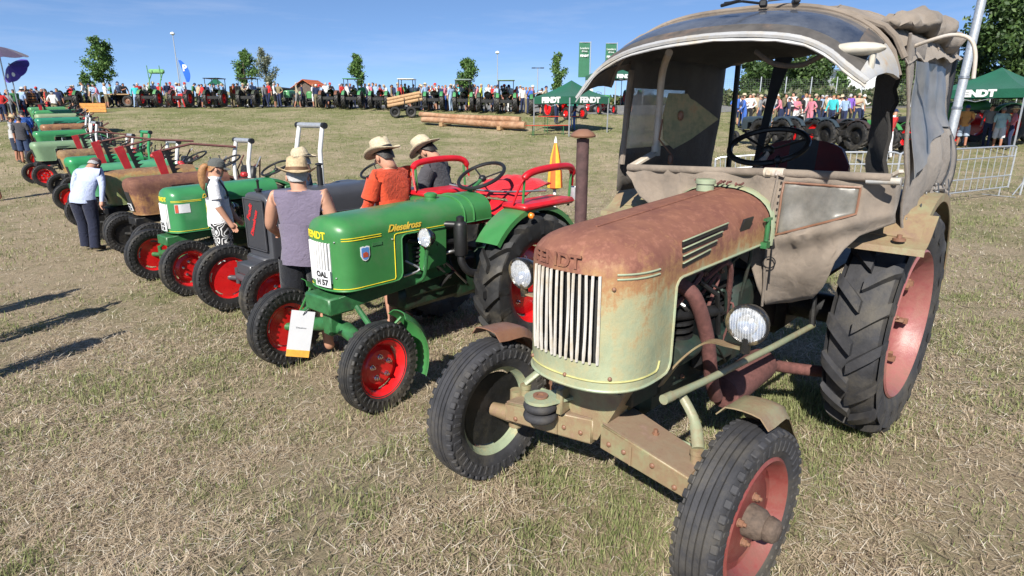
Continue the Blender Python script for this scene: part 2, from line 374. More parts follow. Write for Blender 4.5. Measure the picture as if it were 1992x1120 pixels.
# ------------------------------------------------------------------ tractor components
CACHE = {}
def tyre_mesh(r, w, rim, kind, nl, sgn=1, lod=0):
    key = ('tyre', round(r, 3), round(w, 3), round(rim, 3), kind, nl, sgn, lod)
    if key in CACHE: return CACHE[key]
    mb = MB(); hw = w/2; n = (76, 40, 24)[lod]; mid = lerp(rim, r, .5)
    side = [(rim-.004, .70), (rim+.012, .80), (lerp(rim, mid, .5), .94), (mid, 1.0), (lerp(mid, r, .55), .985)]
    if kind == 'front':
        crown = [(r-.030, .90), (r-.012, .80), (r-.004, .70)]
        if lod < 2:
            g = .011; e = .022
            for c in (.46, .15): crown += [(r-.003, c+e+.012), (r-g, c+e), (r-g, c-e), (r-.001, c-e-.012)]
        crown += [(r, .0)]
    else:
        crown = [(r-.085, .93), (r-.055, .82), (r-.045, .5), (r-.04, 0)]
    half = side+crown
    prof = [(a, -b*hw) for a, b in half]+[(a, b*hw) for a, b in reversed(half[:-1])]
    mb.lathe(prof, n)
    if kind == 'front' and lod < 2:
        for i in range(nl):
            for s in (-1, 1):
                a = 2*math.pi*(i+(.5 if s > 0 else 0))/nl; t = Vector((-math.sin(a), 0, math.cos(a))); rad = Vector((math.cos(a), 0, math.sin(a)))
                ax = Vector((0, s, 0)); rd = (rad*.94+ax*.34).normalized(); ly = (ax-rd*ax.dot(rd)).normalized()
                mb.box(rad*(r-.026)+ax*hw*.83, (2*math.pi*r/nl*.58, hw*.34, .036), Matrix((t, ly, rd)).transposed(), .004)
                if lod == 0:
                    mb.box(rad*(r-.062)+ax*hw*.975, (2*math.pi*r/nl*.34, hw*.10, .045), Matrix((t, ax, rad)).transposed(), .003)
    if kind == 'rear':
        lw = 2*math.pi*r/nl*.36; steps = (7, 5, 3)[lod]
        for i in range(nl):
            for s in (-1, 1):
                a0 = 2*math.pi*(i+(.5 if s > 0 else 0))/nl; rings = []
                for k in range(steps+1):
                    t = k/steps; h = s*hw*lerp(-.04, 1.0, t); a = a0+sgn*t*1.02*hw/r
                    ro = r-.020*t**3-(.012 if k == steps else 0); ri = r-.06-.04*t*t; ww = lw*(.92 if k in (0, steps) else 1)
                    q = []
                    for da, rr in ((-.5, ri), (-.40, ro), (.40, ro), (.5, ri)):
                        aa = a+da*ww/r; q.append(Vector((rr*math.cos(aa), h, rr*math.sin(aa))))
                    rings.append(q)
                if lod < 2:
                    a = a0+sgn*1.06*hw/r; q = []
                    for da, rr in ((-.42, r-.15), (-.36, r-.10), (.36, r-.10), (.42, r-.15)):
                        aa = a+da*lw/r; q.append(Vector((rr*math.cos(aa), s*hw*1.012, rr*math.sin(aa))))
                    rings.append(q)
                mb.loft(rings)
    CACHE[key] = mb.mesh('tyre', True, 35); return CACHE[key]
def rim_mesh(w, rim, depth, lod=0):
    key = ('rim', round(w, 3), round(rim, 3), round(depth, 3), lod)
    if key not in CACHE:
        hw = w/2*(.66 if depth == 0 else depth)
        prof = [(rim+.016, -hw), (rim+.012, -hw-.008), (rim-.004, -hw), (rim-.012, -hw*.72), (rim-.03, -hw*.5), (rim-.034, hw*.3), (rim-.016, hw*.6), (rim-.008, hw*.85), (rim+.006, hw+.008), (rim+.018, hw), (rim+.01, hw*.9), (rim-.002, hw*.5), (rim-.02, 0), (rim-.01, -hw*.6)]
        CACHE[key] = MB().lathe(prof, (64, 36, 24)[lod], closed=True).mesh('rim')
    return CACHE[key]
def disc_mesh(rd, y0, dome, hub_r, hub_h, tabs, rim, lod=0):
    key = ('disc', round(rd, 3), round(y0, 3), dome, hub_r, hub_h, tabs, round(rim, 3), lod)
    if key not in CACHE:
        mb = MB(); n = (48, 32, 20)[lod]
        p = [(0, y0-.012), (rd, y0-.012), (rd+.004, y0-.004), (rd-.004, y0+.002), (rd*.86, y0+dome*.4), (rd*.78, y0+dome), (hub_r*1.25, y0+dome)]
        p += [(hub_r*1.2, y0+dome+.004), (hub_r, y0+dome+.012), (hub_r*.96, y0+dome+hub_h*.8), (hub_r*.8, y0+dome+hub_h), (0, y0+dome+hub_h*1.03)] if hub_h else [(0, y0+dome)]
        mb.lathe(p, n)
        for i in range(tabs):
            a = 2*math.pi*(i+.3)/tabs; rad = Vector((math.cos(a), 0, math.sin(a))); t = Vector((-math.sin(a), 0, math.cos(a)))
            mb.box(rad*(rd+rim-.03)/2+Vector((0, y0-.006, 0)), (rim-.03-rd+.03, .008, rd*(2*math.pi/tabs)*.55), Matrix((rad, Vector((0, 1, 0)), t)).transposed())
        CACHE[key] = mb.mesh('wheel_disc')
    return CACHE[key]
def nut_mesh(s):
    key = ('nut', s)
    if key not in CACHE: CACHE[key] = MB().lathe([(0, 0), (s*1.3, 0), (s*1.3, s*.25), (s, s*.3), (s, s*1.3), (s*.55, s*1.5), (s*.5, s*2.2), (0, s*2.2)], 8).mesh('wheel_nut')
    return CACHE[key]
def wheel(parent, name, loc, r, w, rim, kind, side, mats, steer=0., camber=0., disc=(.76, .0, .02, .06, .05, 4), nuts=(5, .6, .011), nl=None, lod=0, label=None, depth=0):
    """an Empty with tyre, rim, wheel_disc and wheel_nut pieces; +Y of the wheel points outwards"""
    e = empty(name, loc, parent=parent, rot=(camber*(1 if side > 0 else -1)*0+camber, 0, steer+(0 if side > 0 else math.pi)))
    e.rotation_mode = 'ZYX'
    nl = nl or (46 if kind == 'front' else 19)
    t = link('tyre', tyre_mesh(r, w, rim, kind, nl, side, lod), mats[0], e)
    link('rim', rim_mesh(w, rim, depth, lod), mats[1], e)
    fr, y0, dome, hr, hh, tabs = disc
    link('wheel_disc', disc_mesh(rim*fr, y0, dome, hr, hh, tabs, rim, lod), mats[2], e)
    if nuts and lod < 2:
        cnt, fr2, s = nuts
        for i in range(cnt):
            a = 2*math.pi*(i+.22)/cnt; o = link('wheel_nut', nut_mesh(s), mats[3], e, (rim*fr*fr2*math.cos(a), y0+dome, rim*fr*fr2*math.sin(a)))
    if label: e['label'] = label
    return e
def lamp(parent, loc, r, mats, rot=None, lod=0):
    """headlamp: bowl, chrome ring, lens; faces +X"""
    e = empty('headlamp', loc, parent=parent, rot=rot or (0, 0, 0)); n = 28 if lod == 0 else 14
    MB().lathe([(0, -r*1.05), (r*.35, -r*1.02), (r*.72, -r*.75), (r*.95, -r*.3), (r*1.02, 0), (r*1.02, r*.16), (r*.9, r*.16)], n, axis='x').build('lamp_bowl', mats[0], e)
    MB().lathe([(r*.90, r*.06), (r*.99, r*.10), (r*1.06, r*.14), (r*1.06, r*.24), (r*.97, r*.27), (r*.90, r*.20)], n, axis='x', closed=True).build('lamp_ring', mats[1], e)
    if lod == 0:
        MB().lathe([(r*.92, r*.12), (r*.80, -r*.12), (r*.55, -r*.42), (r*.25, -r*.58), (0, -r*.62)], n, axis='x').build('reflector', M['mirror'], e)
        MB().lathe([(0, -r*.60), (r*.10, -r*.55), (r*.13, -r*.35), (r*.08, -r*.22), (0, -r*.20)], 10, axis='x').build('bulb', M['white'], e)
        for k in range(-6, 7): y = k*r*.135; zz = math.sqrt(max(0, (r*.90)**2-y*y)); MB().tube([(r*(.18+.16*(1-(q*q+(y/r)**2)))*1.0, y, q*r) for q in np.linspace(-zz/r, zz/r, 7)], r*.022, 5).build('lens_flute', M['lens'], e)
    MB().lathe([(r*.93, r*.17), (r*.7, r*.27), (r*.35, r*.33), (0, r*.35)], n, axis='x').build('lens', mats[2], e)
    return e
class Hood:
    """bonnet with a rounded nose; zpan: bottom of the nose panel, zb: lower edge of the bonnet sides behind it"""
    def __init__(s, w, xr, xp, xn, a, zpan, zb, zs, ztf, ztr, ex=.8, px=.85, kx=.8, wn=1.0):
        s.__dict__.update(w=w, xr=xr, xp=xp, xn=xn, a=a, zpan=zpan, zb=zb, zs=zs, ztf=ztf, ztr=ztr, ex=ex, px=px, kx=kx)
        s.rake = 0.
        s.fine = []                                     # fine outline from the front centre back along +y
        N = 80
        for i in range(N+1):
            th = math.pi/2*i/N; s.fine.append((xn+a*max(0, math.cos(th))**ex, w*math.sin(th)**ex))
        s.fine += [(xn-(xn-xr)*i/40, w) for i in range(1, 41)]
        s.arc = [0]
        for p, q in zip(s.fine, s.fine[1:]): s.arc.append(s.arc[-1]+math.hypot(q[0]-p[0], q[1]-p[1]))
    def at(s, d, z, off=0.):
        """point on the outline at arc length d from the front centre (positive: tractor's left)"""
        sg = 1 if d >= 0 else -1; d = min(abs(d), s.arc[-1]-1e-6); i = int(np.searchsorted(s.arc, d)); i = max(1, i)
        t = (d-s.arc[i-1])/max(1e-9, s.arc[i]-s.arc[i-1]); p, q = s.fine[i-1], s.fine[i]
        x, y = lerp(p[0], q[0], t), lerp(p[1], q[1], t); j0, j1 = max(0, i-2), min(len(s.fine)-1, i+1)
        tx, ty = s.fine[j1][0]-s.fine[j0][0], s.fine[j1][1]-s.fine[j0][1]; L = math.hypot(tx, ty)
        nx, ny = ty/L, -tx/L
        return Vector((x+nx*off-s.rake*max(0, s.zs-z)*clamp((x-s.xp)/.2), sg*(y+ny*off), z))
    def arc_of_y(s, y):
        for i, (px_, py) in enumerate(s.fine):
            if py >= y: return s.arc[i]
        return s.arc[80]
    def zt(s, x): return lerp(s.ztr, s.ztf, clamp((x-s.xr)/(s.xn+s.a-s.xr)))
    def mesh_into(s, mb, grille=None, rows_extra=(), lod=0):
        cols = []; w = s.w
        xs = list(np.linspace(s.xr, s.xp-.05, 7 if lod == 0 else 3))+[s.xp-.03, s.xp-.015, s.xp-.004, s.xp, s.xp+.012, s.xp+.035, s.xp+.08]
        xs += [x for x in np.linspace(s.xp+.08, s.xn, 4)[1:]]
        def zbc(x):
            if x <= s.xp-.05: return s.zb
            if x < s.xp: t = (x-s.xp+.05)/.05; return s.zb-.05*(1-math.sqrt(max(0, 1-t*t))) if x < s.xp-.003 else s.zb-.06
            t = clamp((x-s.xp)/.06); return s.zpan+.05*(1-math.sqrt(max(0, 1-(1-t)**2)))
        left = [(x, w, zbc(x)) for x in xs]
        N = 20 if lod == 0 else 8; nose = []; ys = []
        for i in range(1, N): th = math.pi/2*i/N; ys.append(w*math.cos(th)**s.ex)
        if grille: ys = [y for y in ys if abs(y-grille[0]) > .008]+[grille[0]]
        ys = sorted(set(ys), reverse=True)
        for y in ys: sn = (y/w)**(1/s.ex); nose.append((s.xn+s.a*math.sqrt(max(0, 1-sn*sn))**s.ex, y, s.zpan))
        cols = left+nose+[(s.xn+s.a, 0, s.zpan)]+[(x, -y, z) for x, y, z in reversed(nose)]+[(x, -y, z) for x, y, z in reversed(left)]
        zr = {s.zpan, s.zpan+.03, s.zb-.06, s.zb-.02, s.zb, lerp(s.zb, s.zs, .5), s.zs}
        if grille: zr |= {grille[1], grille[2]}
        zr |= set(np.linspace(s.zpan+.08, s.zb-.08, 4 if lod == 0 else 2)); zr = sorted(zr)
        K = 9 if lod == 0 else 5; grid = []
        for z in zr: grid.append([(x-s.rake*max(0, s.zs-max(z, b))*clamp((x-s.xp)/.2), y, max(z, b)) for x, y, b in cols])
        for k in range(1, K+1):
            ph = math.pi/2*k/K; kk = 1-math.cos(ph)**s.px if k < K else 1; row = []
            for x, y, b in cols:
                xx = s.xn+(x-s.xn)*(1-kk*s.kx) if x > s.xn else x
                row.append((xx, y*(1-kk), s.zs+(s.zt(xx)-s.zs)*math.sin(ph)**s.px))
            grid.append(row)
        nc = len(cols); vs = [Vector(p) for r in grid for p in r]; fs = []
        for i in range(len(grid)-1):
            for j in range(nc-1):
                q = (i*nc+j, i*nc+j+1, (i+1)*nc+j+1, (i+1)*nc+j)
                if grille and i < len(zr)-1 and abs(grid[i][j][1]) <= grille[0]+1e-3 and abs(grid[i][j+1][1]) <= grille[0]+1e-3 and grid[i][j][0] > s.xn and zr[i] >= grille[1]-1e-6 and zr[i+1] <= grille[2]+1e-6: continue
                a = [vs[t] for t in q]
                if ((a[2]-a[0]).cross(a[3]-a[1])).length < 1e-9: continue
                fs.append(q)
        mb.add(vs, fs); s.cols = cols; return mb
    def edge_path(s, off=.0, dz=0.):
        return [Vector((x-s.rake*max(0, s.zs-b)*clamp((x-s.xp)/.2), y, b+dz)) for x, y, b in s.cols]
    def wrap_text(s, mb, body, size, d0, z0, off, shear=0, extr=.002, bold=0, sx=1.):
        vs, fs = text_mesh(body, size, shear, extr, bold)
        return mb.add([s.at(d0+v.x*sx, z0+v.y, off+v.z) for v in vs], fs)
def clean(me):
    bm = bmesh.new(); bm.from_mesh(me); bmesh.ops.remove_doubles(bm, verts=bm.verts, dist=1e-5); bmesh.ops.recalc_face_normals(bm, faces=bm.faces); bm.to_mesh(me); bm.free(); return me
def hood_obj(h, mat, parent, grille=None, lod=0, name='bonnet'):
    mb = MB(); h.mesh_into(mb, grille, lod=lod); me = clean(mb.mesh(name, True, 50))
    me.polygons.foreach_set('use_smooth', [True]*len(me.polygons)); me.set_sharp_from_angle(angle=R(50))
    return link(name, me, mat, parent)
def arc_fender(mb, c, rad, y0, y1, a0, a1, th=.006, crown=.02, lip=.03, n=18, m=7):
    """mudguard: arc in the XZ plane round c from angle a0 to a1 (0 = forwards, 90 = up), across y0..y1"""
    g = []
    for i in range(n+1):
        a = lerp(a0, a1, i/n); row = []
        for j in range(m+1):
            t = j/m; rr = rad+crown*(1-(2*t-1)**2)
            if t == 0 or t == 1: rr = rad-lip
            y = lerp(y0, y1, t); row.append(Vector((c[0]+rr*math.cos(a), y, c[2]+rr*math.sin(a))))
        row[0].y = row[1].y if lip else row[0].y; row[m].y = row[m-1].y if lip else row[m].y
        g.append(row)
    return mb.sheet(g, th)
def ring_path(c, r, n=28, nrm=None, a0=0, a1=2*math.pi):
    c = Vector(c); q = Vector(nrm or (0, 0, 1)).to_track_quat('Z', 'Y')
    return [c+q@Vector((r*math.cos(lerp(a0, a1, i/n)), r*math.sin(lerp(a0, a1, i/n)), 0)) for i in range(n+1)]
def steering(parent, c, r, nrm, foot, mats, lod=0):
    nrm = Vector(nrm).normalized(); e = empty('steering_wheel', (0, 0, 0), parent=parent); c = Vector(c)
    p = ring_path(c, r, 28 if lod == 0 else 14, nrm); MB().tube(p, r*.062+.003, 8 if lod == 0 else 5, False).build('steering_rim', mats[0], e)
    if lod < 2:
        mb = MB(); q = nrm.to_track_quat('Z', 'Y')
        for k in range(3): a = 2*math.pi*k/3+.5; mb.tube([c-nrm*.03, c+q@Vector((r*.5*math.cos(a), r*.5*math.sin(a), -.015)), c+q@Vector((r*math.cos(a), r*math.sin(a), 0))], .007, 6)
        mb.ball(c-nrm*.03, (.035, .035, .03)); mb.build('steering_spokes', mats[0], e)
    MB().tube([c-nrm*.03, Vector(foot)], [.018, .022], 10).build('steering_column', mats[1], e)
    return e
# ------------------------------------------------------------------ ground
def ground():
    m, nt, b, ns, ls = nodes_of('dry_meadow'); vec = ns.new('ShaderNodeTexCoord').outputs['Object']
    big = noise_n(nt, vec, .45, 6, .6); mid = noise_n(nt, vec, 3.2, 8, .65); fine = noise_n(nt, vec, 45, 8, .8); vf = noise_n(nt, vec, 220, 4, .8)
    straw = mix_n(nt, ramp_n(nt, fine.outputs['Fac'], .35, .68).outputs['Color'], (.29, .225, .15), (.52, .43, .30))
    grn = mix_n(nt, ramp_n(nt, fine.outputs['Fac'], .3, .7).outputs['Color'], (.09, .105, .04), (.25, .26, .11))
    f = math_n(nt, 'ADD', math_n(nt, 'MULTIPLY', big.outputs['Fac'], .55), math_n(nt, 'MULTIPLY', mid.outputs['Fac'], .45))
    # the turf is fresher towards the road
    sx = ns.new('ShaderNodeSeparateXYZ'); ls.new(vec, sx.inputs[0]); mr = ns.new('ShaderNodeMapRange'); mr.inputs['From Min'].default_value = 12; mr.inputs['From Max'].default_value = 44; mr.inputs['To Max'].default_value = .13; ls.new(sx.outputs['Y'], mr.inputs['Value'])
    f = math_n(nt, 'ADD', f, mr.outputs['Result'])
    c = mix_n(nt, ramp_n(nt, f, .46, .66).outputs['Color'], straw, grn)
    c = mix_n(nt, math_n(nt, 'MULTIPLY', ramp_n(nt, vf.outputs['Fac'], .56, .66).outputs['Color'], .7), c, (.08, .062, .036))
    ls.new(c, b.inputs['Base Color']); b.inputs['Roughness'].default_value = .95; b.inputs['Specular IOR Level'].default_value = .1
    bump_n(nt, math_n(nt, 'ADD', fine.outputs['Fac'], vf.outputs['Fac']), .8, .03, b); MATS['ground'] = m
    ys = list(np.arange(-4, 14, .4))+list(np.arange(14, 60, 1.0))+list(np.arange(60, 160, 10))+[200, 300, 500, 900]
    xs = [-900, -500, -300, -200, -140, -100]+list(np.arange(-70, -14, 2.0))+list(np.arange(-14, 14, .5))+list(np.arange(14, 71, 2.0))+[100, 140, 200, 300, 500, 900]
    n = len(xs); mb = MB(); mb.v = [(x, y, gz(x, y)+(.012*mnoise.noise(Vector((x*.9, y*.9, 0))) if abs(x) < 14 and y < 14 else 0)) for y in ys for x in xs]
    mb.f = [(j*n+i, j*n+i+1, (j+1)*n+i+1, (j+1)*n+i) for j in range(len(ys)-1) for i in range(n-1)]; mb.m = [0]*len(mb.f)
    tag(mb.build('ground', m, angle=80), kind='structure')

def wheel_spots(o, hd, L, ft, rt): return [(o[0]+math.cos(hd)*a-math.sin(hd)*b, o[1]+math.sin(hd)*a+math.cos(hd)*b) for a, b in ((0, ft/2), (0, -ft/2), (-L, rt/2), (-L, -rt/2))]
WHEELS = wheel_spots((.37, 2.457), R(228), 1.94, 1.30, 1.44)+wheel_spots((-1.4, 4.37), R(228.6), 1.65, 1.27, 1.24)
def grass():
    rs = np.random.RandomState(11); Vs, Fs, Cs = [], [], []; off = 0
    bands = [(1.3, 4.5, 7600, .74, 0), (4.5, 8, 2800, 1.05, 0), (8, 14, 620, 1.9, 1), (14, 26, 150, 2.9, 1), (26, 47, 34, 4.6, 1)]
    for r0, r1, dens, ws, lod in bands:
        ang = R(51); area = ang*(r1*r1-r0*r0); n = int(area*dens); r = np.sqrt(rs.uniform(r0*r0, r1*r1, n)); a = rs.uniform(-ang, ang, n)
        x, y = r*np.sin(a), r*np.cos(a); keep = (y > 1.2) & (y < 46.5); x, y = x[keep], y[keep]; n = len(x)
        z = np.array([gz(px, py) for px, py in zip(x, y)])-.004
        pn = np.array([mnoise.noise(Vector((px*.8, py*.8, 3.)))+.7*mnoise.noise(Vector((px*2.9, py*2.9, 7.)))+.5*mnoise.noise(Vector((px*9, py*9, 1.))) for px, py in zip(x, y)])
        green = (pn+rs.normal(0, .42, n)+np.clip((y-14)/40, 0, .5)+.10*np.clip(x/4, -1, 1)) > .13
        bare = np.array([mnoise.noise(Vector((px*.55, py*.55, 21.)))+.5*mnoise.noise(Vector((px*1.9, py*1.9, 5.))) for px, py in zip(x, y)]) > .30; kp = ~bare | (rs.uniform(0, 1, n) < .35); x, y, z, pn, green = x[kp], y[kp], z[kp], pn[kp], green[kp]; n = len(x)
        flat = ~green & (rs.uniform(0, 1, n) < .74)
        L = np.where(green, rs.uniform(.022, .060, n)*(1+.7*np.clip(pn, 0, 1)), np.where(flat, rs.uniform(.035, .105, n), rs.uniform(.02, .055, n)))*(1+.25*(ws-1))
        W = np.where(green, rs.uniform(.0022, .0042, n), rs.uniform(.0014, .0030, n))*ws*.95
        th = rs.uniform(0, 2*np.pi, n); tilt = np.where(flat, rs.uniform(1.25, 1.54, n), np.where(green, rs.uniform(.15, 1.05, n), rs.uniform(.3, 1.2, n)))
        dx, dy = np.cos(th), np.sin(th); sx_, sy_ = -dy*W, dx*W; h = L*np.cos(tilt); d = L*np.sin(tilt)
        lift = np.where(flat, rs.uniform(.004, .030, n), 0); bend = rs.uniform(.0, .5, n)*h
        # colours: straw, bleached straw, brown thatch, fresh and dull green
        k = rs.uniform(0, 1, n)[:, None]; straw = np.array([.64, .53, .385])*(1-k)+np.array([.42, .325, .225])*k; pale = np.array([.76, .69, .57]); gr = np.array([.15, .19, .065])*(1-k)+np.array([.34, .34, .165])*k
        c = np.where(green[:, None], gr, straw); bl = (rs.uniform(0, 1, n) < .16) & ~green; c[bl] = pale; br = (rs.uniform(0, 1, n) < .14) & ~green; c[br] = np.array([.17, .12, .09])
        B = np.stack([x, y, z+lift], 1); S_ = np.stack([sx_, sy_, np.zeros(n)], 1)
        M1 = B+np.stack([dx*d*.5, dy*d*.5, h*.55+bend*.15], 1); T_ = B+np.stack([dx*d, dy*d, h-bend*.25], 1)
        if lod == 0:
            v = np.stack([B-S_, B+S_, M1+S_*.8, M1-S_*.8, T_], 1).reshape(-1, 3); i = off+np.arange(n)[:, None]*5
            f3 = np.concatenate([i+np.array([0, 1, 2]), i+np.array([0, 2, 3]), i+np.array([3, 2, 4])], 0); off += 5*n; Cs.append(np.repeat(c, 5, 0))
        else:
            v = np.stack([B-S_, B+S_, T_], 1).reshape(-1, 3); i = off+np.arange(n)[:, None]*3; f3 = i+np.array([0, 1, 2]); off += 3*n; Cs.append(np.repeat(c, 3, 0))
        Vs.append(v); Fs.append(f3)
    # longer blades left standing round the wheels
    for wx, wy in WHEELS:
        n = 260; x, y = wx+rs.normal(0, .17, n), wy+rs.normal(0, .17, n); z = np.array([gz(a_, b_) for a_, b_ in zip(x, y)])-.004; th = rs.uniform(0, 6.283, n); L = rs.uniform(.04, .105, n); tl = rs.uniform(.1, .8, n); W = rs.uniform(.0018, .0034, n)
        dx, dy = np.cos(th), np.sin(th); B = np.stack([x, y, z], 1); S_ = np.stack([-dy*W, dx*W, 0*W], 1); T_ = B+np.stack([dx*L*np.sin(tl), dy*L*np.sin(tl), L*np.cos(tl)], 1); M1 = (B+T_)/2+np.stack([0*W, 0*W, .1*L], 1)
        Vs.append(np.stack([B-S_, B+S_, M1+S_*.8, M1-S_*.8, T_], 1).reshape(-1, 3)); i = off+np.arange(n)[:, None]*5; Fs.append(np.concatenate([i+np.array([0, 1, 2]), i+np.array([0, 2, 3]), i+np.array([3, 2, 4])], 0)); off += 5*n
        k = rs.uniform(0, 1, n)[:, None]; c = np.where(rs.uniform(0, 1, n)[:, None] < .6, np.array([.16, .21, .07])*(1-k)+np.array([.27, .29, .12])*k, np.array([.56, .47, .32])); Cs.append(np.repeat(c, 5, 0))
    v = np.concatenate(Vs).astype(np.float32); f = np.concatenate(Fs).astype(np.int32); c = np.concatenate(Cs).astype(np.float32)
    me = bpy.data.meshes.new('grass'); me.vertices.add(len(v)); me.vertices.foreach_set('co', v.ravel()); me.loops.add(f.size); me.loops.foreach_set('vertex_index', f.ravel()); me.polygons.add(len(f)); me.polygons.foreach_set('loop_start', np.arange(0, f.size, 3, dtype=np.int32)); me.update(calc_edges=True)
    at = me.attributes.new('tint', 'FLOAT_COLOR', 'POINT'); at.data.foreach_set('color', np.concatenate([c, np.ones((len(c), 1), np.float32)], 1).ravel())
    m, nt, b, ns, ls = nodes_of('grass_blades'); an = ns.new('ShaderNodeAttribute'); an.attribute_name = 'tint'; ls.new(an.outputs['Color'], b.inputs['Base Color']); b.inputs['Roughness'].default_value = .65; b.inputs['Specular IOR Level'].default_value = .25
    tr = ns.new('ShaderNodeBsdfTranslucent'); ls.new(an.outputs['Color'], tr.inputs['Color']); mxs = ns.new('ShaderNodeMixShader'); mxs.inputs[0].default_value = .32; ls.new(b.outputs[0], mxs.inputs[1]); ls.new(tr.outputs[0], mxs.inputs[2]); ls.new(mxs.outputs[0], ns['Material Output'].inputs['Surface'])
    tag(link('grass', me, m), 'short dry meadow grass with straw stalks and green tufts', 'grass', kind='stuff')
ground(); grass()
# ------------------------------------------------------------------ the weathered tractor with the canvas cab
HEAD = R(228)
def weathered_tractor():
    T = empty('canvas_cab_tractor', (.37, 2.457, 0), HEAD)
    tag(T, 'rusty pale green tractor with tattered beige canvas cab and white grille bars', 'tractor')
    L, ft, rt, rf, rr = 1.94, 1.30, 1.44, .368, .665
    # --- bonnet
    h = Hood(w=.272, xr=-1.12, xp=-.13, xn=.0, a=.26, zpan=.80, zb=1.20, zs=1.268, ztf=1.395, ztr=1.455, ex=.84, px=.86, kx=.80)
    hood_obj(h, M['mint_rust'], T, (.155, .915, 1.262))
    MB().tube(h.edge_path(), .007, 6, False).build('bonnet_edge', M['mint'], T)
    # raised seam along the middle of the bonnet
    MB().tube([(x, 0, h.zt(x)+.002) for x in np.linspace(-1.1, .05, 12)], .006, 6, flat=.6).build('bonnet_seam', M['mint_rust'], T)
    # radiator core behind the bars
    mb = MB(); mb.loft([[h.at(d, z, -.03) for d in np.linspace(-.24, .24, 11)] for z in (.90, 1.265)], closed=False, caps=False)
    mb.build('radiator_core', M['core'], T)
    mb = MB()
    for d in np.linspace(-.20, .20, 17): mb.bar(h.at(d, .91, -.022), h.at(d, 1.26, -.022), .003, .006)
    mb.build('radiator_mesh', M['dark'], T)
    r = random.Random(3); dm = h.arc_of_y(.148)
    for i in range(13):
        d = lerp(-dm, dm, i/12); zt_, zb_ = 1.263, .912; j = [r.uniform(-.0035, .0035) for _ in range(4)]; path = []
        for k in range(9):
            t = k/8; bend = math.sin(t*math.pi)*j[0]*1.6+j[1]*t*.9+(.005*math.sin(t*3.1+i) if i in (4, 6, 7) else 0)
            path.append(h.at(d+bend, lerp(zt_, zb_, t), .006+.004*math.sin(t*math.pi)))
        MB().tube(path, [.0058]*7+[.007, .0055], 6, flat=1.2).build('grille_bar', M['bar_white'], T)
    mb = MB(); h.wrap_text(mb, 'FENDT', .072, -.045, 1.303, .001, extr=.004, bold=.0015, sx=1.1); mb.build('lettering', M['mint_rust'], T, angle=20)
    # pressed swage lines on the nose and the panel edge bead
    mb = MB()
    for z in (1.252, 1.270): mb.tube([h.at(d, z, .001) for d in np.linspace(.215, .42, 9)], .0042, 6)
    mb.build('swage_line', M['mint_panel'], T)
    mb = MB(); mb.tube([h.at(d, .84, .001) for d in np.linspace(-.40, .44, 30)]+[h.at(.455, .85, .001), h.at(.465, .88, .001)], .0045, 6)
    mb.build('panel_bead', M['yellow_faded'], T)
    for d, z in ((.205, 1.215), (.205, .855), (.02, .842), (-.2, .85)): MB().ball(h.at(d, z, .002), .009, 8, 6).build('bolt', M['rust'], T)
    # louvres: raised black strips paint in the shade of recessed slots
    for k in range(4):
        x0, x1 = -.17, -.60+.06*k; z = 1.338-.030*k; sl = .018
        mb = MB(); mb.bar((x0, h.w+.0015-.012*max(0, (z-1.27)/.1), z), (x1, h.w+.0015-.012*max(0, (z-1.27)/.1), z+sl), .004, .015); mb.build('louvre_slot_shade', M['black'], T)
        mb = MB(); mb.bar((x0, h.w+.004-.012*max(0, (z-1.27)/.1), z+.0105), (x1, h.w+.004-.012*max(0, (z-1.27)/.1), z+sl+.0105), .008, .004, bev=.001); mb.build('louvre_lip', M['mint_panel'], T)
    MB().box((-.80, h.w+.001, 1.335), (.115, .008, .062), rx3(R(-14)), .002).build('maker_plate', M['black'], T)
    mb = MB(); mb.tube([(-1.03, h.w+.02, 1.22), (-1.03, h.w+.02, 1.33)], .012, 8); mb.box((-1.03, h.w+.018, 1.33), (.07, .02, .012)); mb.box((-1.03, h.w+.018, 1.20), (.05, .03, .03)); mb.build('bonnet_latch', M['green_dk'], T)
    # scuttle band behind the bonnet
    rings = []
    for x, gw in ((-1.115, .008), (-1.13, .016), (-1.19, .016), (-1.215, .010)):
        ring = [Vector((x, -h.w-gw, 1.18))]
        for k in range(17):
            ph = math.pi*k/16; cy = math.cos(ph); ring.append(Vector((x, -(abs(cy)**.86*(1 if cy > 0 else -1))*(h.w+gw), 1.268+(1.455-1.268+gw)*math.sin(ph)**.86)))
        ring.append(Vector((x, h.w+gw, 1.18))); rings.append(ring)
    MB().loft(rings, closed=False, caps=False).build('scuttle', M['mint'], T)
    mb = MB(); mb.lathe([(0, .0), (.045, 0), (.045, .035), (.052, .037), (.052, .055), (.045, .06), (0, .06)], 18, (-1.0, -.04, 1.448), 'z'); mb.build('filler_cap', M['mint'], T)
    mb = MB(); r2 = random.Random(5)
    for k in range(9): p = [Vector((-1.12+r2.uniform(-.03, .05), -.14+k*.03, 1.478+r2.uniform(-.005, .012))) for _ in range(3)]; mb.tube(p, .006, 5)
    mb.build('rusty_chain', M['rust_pipe'], T)
    # --- exhaust stack on the far side with rain cap
    mb = MB(); mb.lathe([(0, 1.30), (.0265, 1.30), (.0265, 1.735), (.021, 1.735)], 20, (-.12, -.20, 0), 'z'); mb.build('exhaust_stack', M['stack_dark'], T)
    mb = MB(); mb.lathe([(.0, 1.735), (.03, 1.738), (.052, 1.742), (.054, 1.748), (.043, 1.762), (.02, 1.774), (0, 1.775)], 24, (-.12, -.20, 0), 'z'); mb.build('rain_cap', M['rust'], T)
    # --- engine and drive line
    mb = MB(); mb.box((-.66, 0, .86), (.78, .30, .58), None, .03); mb.box((-.66, 0, .58), (.84, .24, .22), None, .04); mb.box((-1.15, 0, .74), (.34, .36, .50), None, .06)
